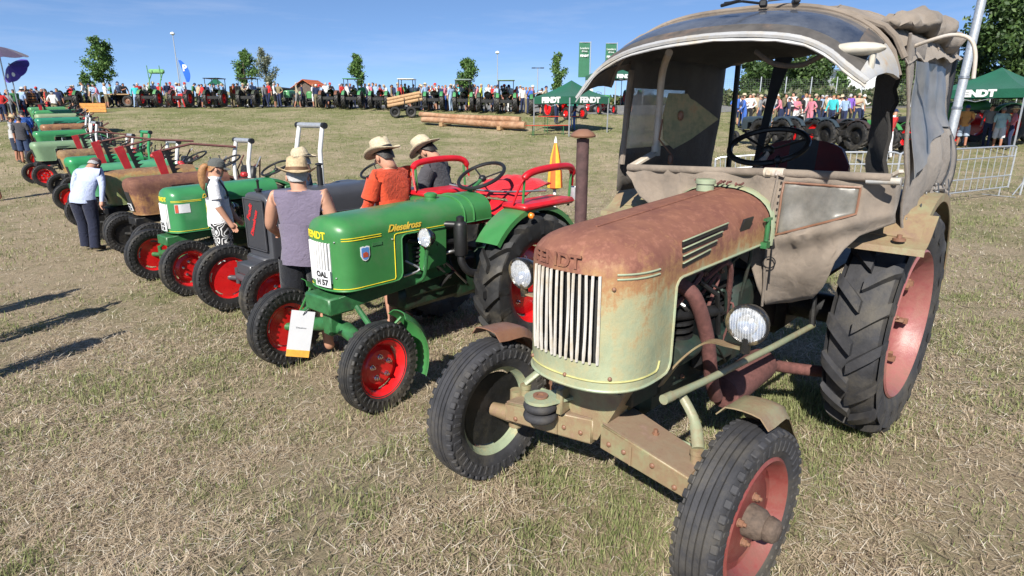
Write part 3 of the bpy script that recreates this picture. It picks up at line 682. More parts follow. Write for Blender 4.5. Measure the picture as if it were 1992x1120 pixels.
    mb.build('engine_block', M['engine_shade_green'], T)
    mb = MB()
    for k in range(5): mb.lathe([(0, 0), (.10, 0), (.10, .014), (0, .014)], 18, (-.42, .12, .78+k*.035), 'z')
    for k in range(6): mb.box((-.80, .165, .86+k*.03), (.26, .05, .012))
    mb.tube([(-.30, .16, .98), (-.48, .22, .96), (-.70, .22, .92)], .028, 10); mb.tube([(-.5, .2, 1.1), (-.62, .24, 1.02), (-.7, .23, .8)], .012, 8); mb.box((-.62, .2, .70), (.14, .07, .11), None, .01)
    mb.build('engine_fittings', M['dark'], T)
    rq = random.Random(12)
    for k in range(9):
        x0, z0 = -.3-rq.random()*.7, .7+rq.random()*.45; MB().tube(curve_pts([(x0, .15, z0), (x0-rq.uniform(-.1, .15), .20+rq.random()*.05, z0-rq.uniform(-.1, .15)), (x0-rq.uniform(-.2, .3), .17, z0-rq.uniform(.1, .3))], 5), rq.choice([.006, .009, .014]), 6).build('hose', rq.choice([M['black'], M['rust_pipe'], M['steel'], M['engine_shade_green']]), T)
    for k in range(14): MB().lathe([(0, 0), (.013, 0), (.013, .012), (.007, .014), (.007, .02), (0, .02)], 6, (-.32-rq.random()*.7, .150, .62+rq.random()*.5), 'y').build('engine_bolt', M['rust'], T)
    mb = MB(); mb.lathe([(0, -.02), (.05, -.02), (.055, .02), (.055, .16), (.045, .18), (0, .18)], 16, (-.47, .20, .80), 'x'); mb.build('oil_filter', M['engine_shade_green'], T)
    mb = MB(); mb.box((-1.62, 0, .70), (.72, .30, .42), None, .06); mb.tube([(-1.92, -.62, .675), (-1.92, .62, .675)], .09, 14); mb.box((-1.92, 0, .70), (.36, .40, .44), None, .06); mb.build('gearbox', M['dark'], T)
    mb = MB()
    for s in (-1, 1): mb.bar((-.10, s*.10, .66), (-1.0, s*.17, .66), .05, .14, bev=.006)
    mb.build('chassis_rail', M['engine_shade_green'], T)
    # exhaust manifold pipe, silencer and tail pipe in purple-brown rust
    MB().tube(curve_pts([(-.33, .17, 1.13), (-.38, .24, 1.06), (-.50, .26, .85), (-.60, .26, .60), (-.70, .25, .47)], 5), .034, 12).build('exhaust_pipe', M['rust_pipe'], T)
    MB().lathe([(0, 0), (.05, 0), (.085, .02), (.09, .05), (.09, .50), (.08, .54), (.03, .56), (0, .56)], 22, (-1.30, .26, .47), 'x').build('silencer', M['rust_pipe'], T)
    MB().tube(curve_pts([(-1.28, .26, .47), (-1.42, .30, .42), (-1.55, .40, .385), (-1.66, .55, .37)], 5), .034, 12).build('tail_pipe', M['rust_pipe'], T)
    # --- headlamps on bent flat brackets
    for s in (1, -1):
        lamp(T, (-.156, s*.566, 1.075), .077, (M['lamp_black'], M['lamp_black'], M['lens']), (0, R(6), R(3*s)))
        g = curve_pts([(-.26, s*.17, .66), (-.28, s*.25, .80), (-.27, s*.36, .915), (-.20, s*.48, .955), (-.17, s*.556, .968)], 6)
        MB().sheet([[p+Vector((-.022, 0, 0)), p+Vector((.022, 0, 0))] for p in g], .008).build('lamp_bracket', M['axle_rust'], T)
        MB().tube([(-.165, s*.56, .955), (-.16, s*.565, 1.02)], .02, 10).build('lamp_foot', M['lamp_black'], T)
    # --- front axle: tapering channel beams on both sides of a cast bracket
    for s in (1, -1):
        mb = MB(); it, ot = .515, .475
        top = [(-.24, s*.05, it), (-.01, s*.02, it), (.065, s*.49, ot), (-.125, s*.48, ot)]
        low = [(-.24, s*.05, it-.125), (-.01, s*.02, it-.125), (.065, s*.49, ot-.10), (-.125, s*.48, ot-.10)]
        mb.loft([[Vector(p) for p in low], [Vector(p) for p in top]]); me = mb.mesh('axle_beam', True, 20); bm = bmesh.new(); bm.from_mesh(me); bmesh.ops.bevel(bm, geom=list(bm.edges), offset=.008, segments=2, affect='EDGES'); bm.to_mesh(me); bm.free(); link('axle_beam', me, M['axle_rust'], T)
        cx, cy = sum(p[0] for p in top)/4, sum(p[1] for p in top)/4; MB().prism([(lerp(p[0], cx, .06), lerp(p[1], cy, .04), p[2]+.001) for p in top], (0, 0, .005)).build('axle_top_plate', M['beam_top'], T)
        for t in (.12, .30, .62, .86): MB().ball((lerp(-.006, .069, t), s*lerp(.02, .49, t), lerp(it, ot, t)-.055-.02*math.sin(t*9)), (.008, .012, .012), 8, 6).build('rivet', M['rust'], T)
        MB().bar((lerp(-.008, .067, .38), s*lerp(.02, .49, .38), it-.12), (lerp(-.008, .067, .38), s*lerp(.02, .49, .38), it-.03), .010, .010).build('weld_seam', M['axle_rust'], T)
        mb = MB(); mb.lathe([(0, 0), (.024, 0), (.024, .05), (.028, .05), (.028, .07), (0, .072)], 12, (-.055, s*.455, ot-.005), 'z'); mb.build('king_pin', M['axle_rust'], T)
        mb = MB(); mb.lathe([(0, 0), (.016, 0), (.016, .012), (.010, .014), (.010, .03), (0, .03)], 6, (-.11, s*.24, .497), 'z'); mb.build('axle_bolt', M['rust'], T)
        mb = MB(); mb.tube([(-.04, s*.50, .50), (-.04, s*.51, .30)], .035, 12); mb.tube([(-.02, s*.50, .37), (0, s*(ft/2-.02), .368)], [.045, .035], 12); mb.build('stub_axle', M['axle_rust'], T)
        mb = MB(); mb.tube(curve_pts([(-.055, s*.46, .545), (-.13, s*.40, .62), (-.16, s*.32, .70)], 4), [.025]*4+[.021]*4+[.018], 10, flat=.7); mb.build('steering_arm', M['link_paint'], T)
    mb = MB(); mb.tube([(-.20, -.47, .45), (-.20, .47, .45)], .016, 10); mb.build('tie_rod', M['mint'], T)
    mb = MB(); mb.tube([(-.02, .325, .735), (-.30, .345, .715), (-1.0, .39, .68), (-1.58, .42, .655)], [.018, .0165, .0165, .0165], 12)
    mb.tube([(.005, .323, .737), (-.06, .328, .733)], .021, 12); mb.build('drag_link', M['link_paint'], T)
    mb = MB(); mb.tube([(-1.56, .42, .66), (-1.58, .40, .90)], .018, 8); mb.build('drop_arm', M['dark'], T)
    mb = MB()
    poly = [(-.02, -.20, .70), (-.02, .14, .70), (-.02, .10, .62), (-.02, -.00, .42), (-.02, -.09, .40), (-.02, -.17, .55)]
    mb.prism(poly, (-.14, 0, 0)); mb.box((-.10, -.03, .71), (.30, .36, .016), None, .003); mb.box((-.12, 0, .76), (.2, .3, .07), None, .01); mb.build('axle_bracket', M['axle_rust'], T, angle=20)
    mb = MB(); mb.box((.0, -.175, .575), (.10, .035, .13), rz3(.1), .008); mb.build('hitch_side_plate', M['axle_rust'], T)
    # hitch eye with the two rubber rollers
    g = [(-.04, -.13, .575), (-.06, -.20, .575)]+[(.08+.075*math.cos(a), -.25+.075*math.sin(a), .575) for a in np.linspace(R(200), R(420), 12)]
    MB().prism(g, (0, 0, .014)).build('hitch_plate', M['mint'], T)
    for z in (.548, .498): MB().lathe([(.05+.03*math.cos(a), .024*math.sin(a)) for a in np.linspace(0, 2*math.pi, 13)[:-1]], 24, (.08, -.25, z), 'z', closed=True).build('rubber_roller', M['tyre_old'], T)
    MB().lathe([(0, -.11), (.022, -.11), (.022, .012), (.035, .014), (.035, .022), (.018, .022), (.018, .016), (0, .016)], 16, (.08, -.25, .577), 'z').build('hitch_pin', M['rust'], T)
    # --- wheels
    st = R(-4)
    wheel(T, 'front_wheel', (0, ft/2+.02, rf), rf, .165, .240, 'front', 1, (M['tyre_old'], M['pink_rim'], M['disc_red'], M['rust']), st, 0, (.74, .022, .012, .062, .0, 4), (4, .50, .014), 42, depth=.84)
    w2 = wheel(T, 'front_wheel', (0, -ft/2, rf), rf, .165, .240, 'front', -1, (M['tyre_old'], M['mint'], M['dark'], M['rust']), R(-1), 0, (.80, -.005, .012, .062, .0, 4), (4, .50, .014), 42)  # far disc: its shadow is put into the dark metal colour
    hubm = MB().lathe([(.0, 0), (.066, 0), (.064, .02), (.060, .055), (.046, .075), (.050, .082), (.045, .11), (.03, .122), (0, .124)], 20)
    for e_ in [c for c in T.children if c.name.startswith('front_wheel')]:
        link('hub_cap', hubm.mesh('hub_cap'), M['hub_brown'], e_, (0, .030, 0))
    for s in (1, -1):
        e_ = wheel(T, 'rear_wheel', (-L, s*(rt/2), rr), rr, .275, .42, 'rear', s, (M['tyre_old'], M['pink_rear'], M['pink_rim'], M['rust']), R(-3), 0, (.80, -.045, .02, .10, .03, 8), (8, .80, .016), 18, depth=.86)
        for k in range(8):
            mb = MB(); a = 2*math.pi*(k+.3)/8; rad = Vector((math.cos(a), 0, math.sin(a))); mb.bar(rad*.33+Vector((0, -.03, 0)), rad*.335+Vector((0, .045, 0)), .03, .03); mb.bar(rad*.28+Vector((0, .01, 0)), rad*.36+Vector((0, .005, 0)), .045, .02)
            mb.build('rim_clamp', M['rust'], e_)
    # --- front mudguards
    for s in (1, -1):
        mb = MB(); g = []
        for i in range(15):
            a = lerp(R(86), R(204), i/14); row = []
            for j in range(7):
                t = j/6; y = s*lerp(ft/2-.10, ft/2+.095, t); rd = .425+.018*(1-(2*t-1)**2)-(.03 if j in (0, 6) else 0)-.01*math.sin(i*1.3)
                row.append(Vector((rd*math.cos(a), y, rf+rd*math.sin(a))))
            g.append(row)
        mb.sheet(g, .005); mb.build('front_mudguard', M['axle_rust'] if s > 0 else M['rust'], T)
    # --- rear mudguards with the flat step plate in front
    for s in (1, -1):
        y0, y1 = (.54, .925) if s > 0 else (-.925, -.54)
        mb = MB(); arc_fender(mb, (-L, 0, rr), .745, y0, y1, R(50), R(176), .006, .012, .035, 22, 8)
        mb.build('rear_mudguard', M['axle_rust'], T)
        mb = MB(); a = R(52)
        g = [[Vector((-L+.745*math.cos(a)+dx, s*y, rr+.745*math.sin(a)+dz)) for y in (.48, .60, .76, .92)] for dx, dz in ((-.12, .09), (0, 0), (.06, -.03), (.12, -.045), (.125, -.075))]
        mb.sheet(g, .006); mb.build('step_plate', M['axle_rust'], T)
    MB().lathe([(0, 0), (.03, 0), (.03, .012), (.012, .014), (.012, .03), (0, .03)], 12, (-1.40, .80, 1.235), 'z').build('step_bolt', M['rust'], T)
    mb = MB(); mb.box((-1.36, .62, 1.28), (.16, .05, .06), None, .02); mb.tube([(-1.30, .60, 1.25), (-1.33, .62, 1.40)], .016, 8); mb.build('mudguard_stay', M['mint'], T)
    mb = MB(); mb.box((-1.75, 0, 1.0), (.9, 1.0, .02)); mb.box((-1.35, 0, 1.15), (.12, .6, .35), None, .02); mb.build('platform', M['dark'], T)
    canvas_cab(T, h)
    return T
def fold(u, v, k, amp, sd):
    return amp*(mnoise.noise(Vector((u*k+sd, v*k*.45, sd*1.7)))+.5*mnoise.noise(Vector((u*k*2.3, v*k*1.3, sd+9)))+.55*(.45-2.2*abs(mnoise.noise(Vector((u*k*1.6+v*k*.9, v*k*1.1-u*k*.5, sd+3))))))
def canvas_cab(T, h):
    # top rail wrapped in canvas
    MB().tube([(-1.20, -.63, 1.518), (-1.2, -.2, 1.53), (-1.2, .2, 1.542), (-1.2, .76, 1.552)], .021, 12).build('canvas_rail', M['canvas'], T)
    mb = MB(); mb.tube([(-1.2, .185, 1.5425), (-1.2, .285, 1.544)], .025, 14); mb.box((-1.178, .215, 1.545), (.02, .03, .03), None, .004); mb.box((-1.178, .262, 1.545), (.02, .03, .03), None, .004); mb.build('rail_clip', M['pole_white'], T)
    MB().tube([(-1.2, .66, 1.535), (-1.2, .80, 1.54)], .017, 10).build('rail_end', M['frame_white'], T)
    # apron hanging from the rail, with a clouded window right of the steering column
    def hem(y):
        K = [(-.63, 1.49), (-.50, 1.345), (-.30, 1.25), (.20, 1.05), (.26, .84), (.36, .845), (.48, .90), (.545, 1.0), (.60, 1.18), (.66, 1.265), (.78, 1.325)]
        for (a, za), (b, zb) in zip(K, K[1:]):
            if y <= b: return lerp(za, zb, ss((y-a)/(b-a)) if False else (y-a)/(b-a))
        return K[-1][1]
    ys = list(np.linspace(-.63, .27, 24))+list(np.linspace(.295, .64, 14))+[.66, .69, .72, .75, .78]; vsn = [0, .04]+list(np.linspace(.08, .5, 11))+list(np.linspace(.54, 1, 12))
    def P(y, t):
        zt_ = 1.53+.02*y; zh = hem(y); z = lerp(zt_, zh, t); kw = clamp((y-.235)/.06)*clamp((.72-y)/.06); zl = 1.235+.14*clamp((y-.295)/.345)
        zw = lerp(zt_, 1.50, t/.08) if t < .08 else lerp(1.50, zl, (t-.08)/.42) if t < .5 else lerp(zl, zh, (t-.5)/.5); z = lerp(z, min(zw, zt_), kw)
        x = -1.19+.0*t
        if y > .26:                                    # the loose right-hand part billows and tucks under
            bil = math.sin(math.pi*clamp((zt_-z)/.72))**1.0; x += .03*bil-.14*clamp((1.25-z)/.4)**2*clamp((y-.26)/.1)
            x += -.16*clamp((y-.60)/.18)
        else: x += .03*t
        x += fold(y*2.2, z*1.0, 3.2, .030, 3.)+(.035*math.exp(-((z-1.21-.34*(y-.3))/.035)**2) if y > .3 else 0)-(.03*math.exp(-((z-1.10-.5*(y-.3))/.05)**2) if y > .3 else 0)
        return Vector((x, y, z))
    def split(name, mat, pred):
        mb = MB(); G_ = [[P(y, t) for t in vsn] for y in ys]; vs = [p for r_ in G_ for p in r_]; n = len(vsn); fs = []
        for i in range(len(ys)-1):
            for j in range(n-1):
                cy = (ys[i]+ys[i+1])/2; cz = (vsn[j]+vsn[j+1])/2
                if pred(cy, cz): fs.append((i*n+j, i*n+j+1, (i+1)*n+j+1, (i+1)*n+j))
        mb.add(vs, fs); o = mb.build(name, mat, T, angle=80)
        bm = bmesh.new(); bm.from_mesh(o.data); bmesh.ops.delete(bm, geom=[v for v in bm.verts if not v.link_faces], context='VERTS'); bm.to_mesh(o.data); bm.free()
        sm = o.modifiers.new('thickness', 'SOLIDIFY'); sm.thickness = .004; return o
    win = lambda y, t: .295 < y < .64 and .08 < t < .5
    winl = lambda y, z: -.60 < y < -.36 and 1.36 < z < 1.47 and False
    split('apron', M['canvas'], lambda y, z: not win(y, z)); split('apron_window', M['film_low'], win)
    mb = MB(); mb.tube([P(y, .08)+Vector((.006, 0, 0)) for y in np.linspace(.295, .64, 12)]+[P(.64, t)+Vector((.006, 0, 0)) for t in np.linspace(.1, .5, 8)]+[P(y, .5)+Vector((.006, 0, 0)) for y in np.linspace(.63, .295, 12)]+[P(.295, t)+Vector((.006, 0, 0)) for t in np.linspace(.48, .08, 8)], .006, 6, False); mb.build('window_binding', M['rust'], T)
    mb = MB(); mb.tube([P(.295, .02)+Vector((.008, 0, 0))]+[P(.262, t)+Vector((.012, 0, 0)) for t in np.linspace(.0, 1, 20)], .012, 8, flat=.6); mb.build('apron_seam', M['canvas'], T)
    mb = MB()
    for t in np.linspace(.02, .44, 9): mb.ball(P(.285, t)+Vector((.012, 0, 0)), .005, 6, 4)
    mb.build('apron_laces', M['black'], T)
    mb = MB(); mb.box((-1.15, .272, 1.185), (.02, .045, .05), rx3(.2), .003); mb.tube(ring_path((-1.13, .285, 1.09), .03, 14, (1, .3, 0)), .0035, 5); mb.tube([(-1.13, .29, 1.17), (-1.12, .30, .98)], .004, 5); mb.build('apron_strap', M['black'], T)
    # --- roof
    def roof(x, u):                                     # u in -1..1
        k = clamp((-1.15-x)/1.4); hw = lerp(.745, .765, ss(k*1.6)); top = 2.285+.075*math.sin(math.pi*clamp(k*.95+.02)**.8)-.06*k*k; ed = lerp(2.06, 2.13, k)
        return Vector((x, u*hw, ed+(top-ed)*(max(0, 1-abs(u)**3.2))**.62+fold(x*2, u*2, 2.4, .024, 8.)-.02*math.exp(-((x+1.85)/.05)**2)*0))
    us = np.linspace(-1, 1, 33)
    mb = MB(); mb.sheet([[roof(x, u) for u in us] for x in np.linspace(-1.15, -2.58, 26)], .006); mb.build('roof_canvas', M['canvas'], T, angle=80)
    for xs_ in (-1.42, -1.86, -2.28): MB().tube([roof(xs_, u)+Vector((0, 0, .005)) for u in us*.985], .0045, 5).build('roof_seam', M['canvas'], T)
    for u_ in (-.55, .0, .55): MB().tube([roof(x_, u_)+Vector((0, 0, .005)) for x_ in np.linspace(-1.16, -2.56, 20)], .004, 5).build('roof_seam', M['canvas'], T)
    mb = MB(); mb.tube([roof(-1.14, u)+Vector((.0, 0, .008)) for u in us], .014, 8); mb.build('roof_front_bead', M['canvas'], T)
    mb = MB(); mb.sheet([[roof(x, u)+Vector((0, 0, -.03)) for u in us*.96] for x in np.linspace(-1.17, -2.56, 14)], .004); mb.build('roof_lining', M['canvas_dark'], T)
    # bundle of rolled-up canvas at the right rear edge of the roof
    path = curve_pts([(-1.16, .66, 2.225), (-1.5, .70, 2.255), (-1.85, .72, 2.255), (-2.2, .72, 2.21), (-2.5, .69, 2.13)], 8); rr_ = random.Random(2)
    rad = [.012+.066*math.sin(math.pi*min(1, i/(len(path)-1)*.97+.015))**.55+rr_.uniform(-.006, .010) for i in range(len(path))]; rad[0] = rad[-1] = .004
    mb = MB(); mb.tube(path, rad, 14, flat=.72); me = mb.mesh('rolled_canvas', True, 80)
    for v in me.vertices: v.co += Vector((0, 1, 1))*fold(v.co.x*2.2, v.co.z*5+v.co.y*5, 2.5, .038, 4.)
    link('rolled_canvas', me, M['canvas'], T)
    path = curve_pts([(-2.54, .70, 2.17), (-2.6, .4, 2.28), (-2.62, 0, 2.30), (-2.6, -.4, 2.28), (-2.54, -.80, 2.15)], 6)
    mb = MB(); mb.tube(path, [.05+.012*math.sin(i*1.9) for i in range(len(path))], 10); mb.build('rear_roof_roll', M['canvas'], T)
    # --- windscreen swung up as an awning
    def hinge(u): return Vector((-1.13, .735*u, 1.98+.335*(max(0, 1-abs(u)**3.0))**.62))
    K = [(-.667, 1.915), (-.588, 2.003), (-.497, 2.075), (-.322, 2.133), (-.055, 2.162), (.207, 2.161), (.424, 2.133), (.549, 2.081), (.633, 2.015), (.714, 1.955)]
    KP = curve_pts([(-.70, y, z) for y, z in K], 6)
    def edge(u): i = (u+1)/2*(len(KP)-1); a = int(min(i, len(KP)-2)); return KP[a].lerp(KP[a+1], i-a)
    def S(t, u): return hinge(u).lerp(edge(u), t)+Vector((0, 0, .03*math.sin(math.pi*clamp(t))))
    uf = np.linspace(-1, 1, 41)
    def sheet_of(name, mat, t0, t1, u0, u1, th, dz=0., nt=5):
        mb = MB(); mb.sheet([[S(t, u)+Vector((0, 0, dz)) for u in np.linspace(u0, u1, 33)] for t in np.linspace(t0, t1, nt)], th); return mb.build(name, mat, T, angle=60)
    sheet_of('windscreen', M['film_top'], .06, .80, -.93, .80, .004)
    sheet_of('windscreen_frame', M['canvas'], 0, .07, -1, 1, .014)
    sheet_of('windscreen_frame', M['frame_dark'], .79, .95, -1, 1, .012)
    sheet_of('windscreen_frame', M['frame_dark'], .05, .82, .80, .90, .014); sheet_of('windscreen_frame', M['frame_white'], .05, .95, .905, 1, .016); sheet_of('windscreen_frame', M['frame_dark'], .05, .82, -1, -.93, .014)
    sheet_of('sun_visor', M['frame_white'], .945, 1.01, -1, 1, .012)
    mb = MB(); mb.sheet([[edge(u)+Vector((-.006+.012*k, 0, -.010-.012*k+fold(u*4, k, 2, .004, 1.))) for u in uf] for k in (-.4, 0, .5, 1.)], .005); mb.build('visor_lip', M['frame_white'], T)
    mb = MB(); mb.tube([hinge(u)+Vector((0, 0, .014)) for u in uf], .013, 8); mb.build('hinge_bead', M['canvas'], T)
    # underside frame rail seen against the light at the left end
    # wiper motor and arm on the frame
    mb = MB(); p = S(.15, .16); mb.box(p+Vector((0, 0, .03)), (.05, .035, .03), rz3(.3), .006); mb.tube([p+Vector((0, 0, .03)), p+Vector((.10, -.06, .035)), p+Vector((.20, -.10, .02))], .006, 6); mb.tube([p+Vector((.19, -.12, .012)), p+Vector((.22, -.02, .02))], .008, 6)
    q = S(.03, .36); mb.box(q+Vector((0, 0, .035)), (.05, .03, .022), rz3(.6), .006); mb.tube([p+Vector((0, .02, .04)), q+Vector((0, 0, .05))], .004, 5); mb.build('wiper', M['black'], T)
    # pale plastic pod under the right end of the frame
    mb = MB(); mb.ball((-.80, .63, 2.085), (.05, .115, .028), 16, 10); mb.box((-.80, .70, 2.04), (.03, .02, .09), None, .006); mb.build('indicator_pod', M['pod'], T)
    mb = MB(); mb.tube(curve_pts([(-1.0, .15, 2.12), (-1.02, .24, 2.06), (-1.02, .36, 2.05), (-1.0, .46, 2.09)], 5), .012, 8); mb.build('grab_handle', M['frame_dark'], T)
    # --- left side wall with its window, dark on the inside
    def LW(x, z): return Vector((x, -.70-.05*clamp((2.0-z)/.5)+fold(x*2, z*2, 2.0, .012, 6.), z))
    xs = [-1.27, -1.33, -1.40]+list(np.linspace(-1.46, -1.98, 9))+list(np.linspace(-2.05, -2.62, 7)); zs_ = [1.36, 1.45, 1.52, 1.58, 1.62]+list(np.linspace(1.66, 1.98, 8))+[2.03, 2.10, 2.16]
    def wall(name, mat, pred):
        mb = MB(); vs = [LW(x, z) for x in xs for z in zs_]; n = len(zs_); fs = [(i*n+j, i*n+j+1, (i+1)*n+j+1, (i+1)*n+j) for i in range(len(xs)-1) for j in range(n-1) if pred((xs[i]+xs[i+1])/2, (zs_[j]+zs_[j+1])/2)]
        mb.add(vs, fs); o = mb.build(name, mat, T, angle=80); bm = bmesh.new(); bm.from_mesh(o.data); bmesh.ops.delete(bm, geom=[v for v in bm.verts if not v.link_faces], context='VERTS'); bm.to_mesh(o.data); bm.free()
        sm = o.modifiers.new('thickness', 'SOLIDIFY'); sm.thickness = .004
    wn_ = lambda x, z: -1.98 < x < -1.33 and 1.60 < z < 1.98
    wall('side_wall', M['canvas_wall'], lambda x, z: not wn_(x, z)); wall('side_window', M['film_left'], wn_)
    mb = MB(); mb.tube([(-1.26, -.68, 2.08), (-1.265, -.70, 1.9), (-1.27, -.72, 1.53)], .018, 8); mb.build('door_edge', M['canvas'], T)
    # white flaking pole with its foot
    mb = MB(); mb.tube(curve_pts([(-1.22, -.42, 2.16), (-1.33, -.50, 2.12), (-1.38, -.545, 2.04), (-1.40, -.56, 1.9), (-1.42, -.575, 1.62)], 6), .021, 12); mb.build('cab_pole', M['pole_white'], T)
    mb = MB(); mb.bar((-1.42, -.575, 1.60), (-1.22, -.62, 1.525), .05, .025, bev=.006); mb.lathe([(0, -.02), (.028, -.02), (.028, .04), (0, .04)], 10, (-1.42, -.575, 1.6), 'z'); mb.build('pole_foot', M['pole_white'], T)
    # loose fan-shaped sheet-metal plate tied to the pole
    c = Vector((-1.47, -.46, 1.68)); a_, b_ = Vector((-.55, .78, 0)).normalized(), Vector((.05, .05, 1)); pts = []
    for p in [(-.075, .17), (.03, .165), (.045, .14), (.075, .125), (.215, .02), (.07, -.10), (-.02, -.155), (-.085, -.10), (-.095, .05)]: pts.append(c+a_*p[0]*1.05+b_*(p[1]+.10))
    MB().prism(pts, (.012, .010, 0)).build('metal_guard', M['olive_plate'], T)
    mb = MB(); mb.ball(c+a_*.01+b_*.14+Vector((.03, .01, 0)), (.012, .02, .03), 8, 6); mb.tube([c+a_*-.1+b_*.12, c+a_*-.11+b_*.0, c+a_*-.02+b_*-.1], .006, 6); mb.box(c+a_*-.03+b_*-.12, (.03, .03, .06), rz3(.4), .008); mb.build('guard_wire', M['rust'], T)
    # --- rear uprights, hanging flap, seat
    for y_, z_ in ((-.60, 1.25), (.72, 1.4)): MB().tube([(-2.60, y_, z_), (-2.60, y_, 2.2)], .021, 8).build('rear_post', M['black'], T)
    g = [[Vector((-2.5, -.30-.10*t+w_*.5, 2.20-.95*t)) for w_ in (0, .05+.10*(1-t)**4, .10+.14*(1-t)**4)] for t in np.linspace(0, 1, 9)]
    MB().sheet(g, .004).build('rear_strap', M['strap'], T)
    g = [[Vector((-1.62+.04*math.sin(t*5)+.05*k, .60+.035*(k-1)+fold(t*2, k, 2, .02, 2.), 2.06-.62*t)) for k in (0, 1, 2, 3)] for t in np.linspace(0, 1, 12)]
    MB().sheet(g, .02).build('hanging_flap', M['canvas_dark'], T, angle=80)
    mb = MB(); mb.ball((-1.60, .60, 1.43), (.05, .05, .022), 10, 6); mb.tube([(-1.6, .62, 1.40), (-1.45, .70, 1.48), (-1.3, .76, 1.53)], .015, 8); mb.bar((-1.35, .66, 1.50), (-1.28, .78, 1.58), .03, .015); mb.build('cab_hinge', M['pole_white'], T)
    # seat with red sides and a pale middle
    def seat(name, mat, u0, u1, dx=0.):
        mb = MB(); g = []
        for u in np.linspace(u0, u1, 8):
            row = []
            for t in np.linspace(0, 1, 8):
                top = 1.665-.09*abs(u)**3.0-(.06*max(0, abs(u)-.8)/.2); row.append(Vector((-2.16-.04*t-.06*(1-u*u)+dx, .05+u*.29, lerp(1.36, top, t))))
            g.append(row)
        mb.sheet(g, .05); mb.build(name, mat, T, angle=60)
    seat('seat_back', M['seat_red'], -1, -.32); seat('seat_back', M['seat_pad'], -.32, .30); seat('seat_back', M['seat_red'], .30, 1)
    MB().box((-1.95, .05, 1.33), (.42, .5, .08), None, .03).build('seat_cushion', M['seat_red'], T)
    MB().tube([(-1.95, .05, 1.0), (-1.95, .05, 1.3)], .06, 10).build('seat_post', M['dark'], T)
    steering(T, (-1.62, .035, 1.655), .212, (.42, .0, .91), (-1.2, .03, 1.30), (M['black'], M['pole_white']))
    mb = MB(); mb.tube([(-1.42, .16, 1.3), (-1.43, .165, 1.57)], .008, 6); mb.ball((-1.43, .165, 1.59), (.02, .02, .025), 10, 8); mb.ball((-1.40, .17, 1.52), (.05, .07, .02), 10, 6); mb.build('gear_lever', M['black'], T)
    # --- right side curtain over the mudguard
    def bot(s_): return [1.27, 1.33, 1.40, 1.43, 1.42, 1.36][int(min(4, s_*5))]*(1-(s_*5-int(min(4, s_*5))))+[1.27, 1.33, 1.40, 1.43, 1.42, 1.36][int(min(4, s_*5))+1]*(s_*5-int(min(4, s_*5)))
    def RC(s_, t):
        xt = lerp(-1.20, -2.50, s_); xb = lerp(-1.52, -2.42, s_); yt = lerp(.735, .72, s_); yb = lerp(.78, .825, s_); z = lerp(2.17, bot(s_), t)
        bul = .05*math.sin(math.pi*clamp((t-.45)/.55))*clamp(s_*2)
        return Vector((lerp(xt, xb, t), lerp(yt, yb, t**1.3)+bul+fold(s_*5, t*2, 2.0, .014, 12.)+.008*math.sin(s_*24+t*3)*clamp(t*2), z))
    sv = list(np.linspace(0, .08, 3))+list(np.linspace(.10, .86, 16))+[.90, .95, 1.0]; tv = [0, .04, .08, .12]+list(np.linspace(.15, .54, 10))+list(np.linspace(.58, 1, 9))
    def curtain(name, mat, pred):
        mb = MB(); vs = [RC(s_, t) for s_ in sv for t in tv]; n = len(tv); fs = [(i*n+j, i*n+j+1, (i+1)*n+j+1, (i+1)*n+j) for i in range(len(sv)-1) for j in range(n-1) if pred((sv[i]+sv[i+1])/2, (tv[j]+tv[j+1])/2)]
        mb.add(vs, fs); o = mb.build(name, mat, T, angle=80); bm = bmesh.new(); bm.from_mesh(o.data); bmesh.ops.delete(bm, geom=[v for v in bm.verts if not v.link_faces], context='VERTS'); bm.to_mesh(o.data); bm.free()
        sm = o.modifiers.new('thickness', 'SOLIDIFY'); sm.thickness = .004
    wr = lambda s_, t: .10 < s_ < .86 and .13 < t < .545
    curtain('side_curtain', M['canvas_side'], lambda s_, t: not wr(s_, t))
    # its film window hangs loose at the lower front corner
    mb = MB(); g = []
    for s_ in np.linspace(.09, .87, 20):
        row = []
        for t in np.linspace(0, 1, 14):
            drop = lerp(.60+.10*(1-clamp((s_-.09)/.3)), .545, clamp((s_-.45)/.2)); p = RC(s_, lerp(.12, drop, t)); loose = clamp((t-.35)/.65)*(1-clamp((s_-.09)/.40)); row.append(p+Vector((.01*loose, .03*loose+.008+.008*math.sin(s_*34+t*2)*t, -.03*loose)))
        g.append(row)
    mb.sheet(g, .003); mb.build('curtain_window', M['film_side'], T, angle=80)
    mb = MB(); mb.tube([RC(s_, 1.0)+Vector((0, .01, .0)) for s_ in np.linspace(0, 1, 14)], .016, 8); mb.build('curtain_hem', M['canvas_side'], T)
    mb = MB(); mb.tube([RC(0, t)+Vector((0.01, 0, 0)) for t in np.linspace(0, 1, 14)], .007, 8); mb.build('curtain_seam', M['canvas_side'], T)
    mb = MB(); mb.tube([RC(.74, t)+Vector((0, .006, 0)) for t in np.linspace(.60, 1, 8)], .004, 6); mb.build('curtain_stitching', M['strap'], T)
    for s_ in np.linspace(.06, .94, 9): MB().lathe([(.006, 0), (.011, 0), (.011, .004), (.006, .004)], 10, RC(s_, .965)+Vector((0, .014, 0)), 'y', closed=True).build('eyelet', M['steel'], T)
    for s_ in (.20, .52, .80): p = RC(s_, .93); MB().sheet([[p+Vector((-.012, .016, 0)), p+Vector((.012, .016, 0))], [p+Vector((-.012, .03, -.06)), p+Vector((.012, .03, -.06))], [p+Vector((-.012, .034, -.13)), p+Vector((.012, .034, -.13))]], .003).build('strap', M['strap'], T)
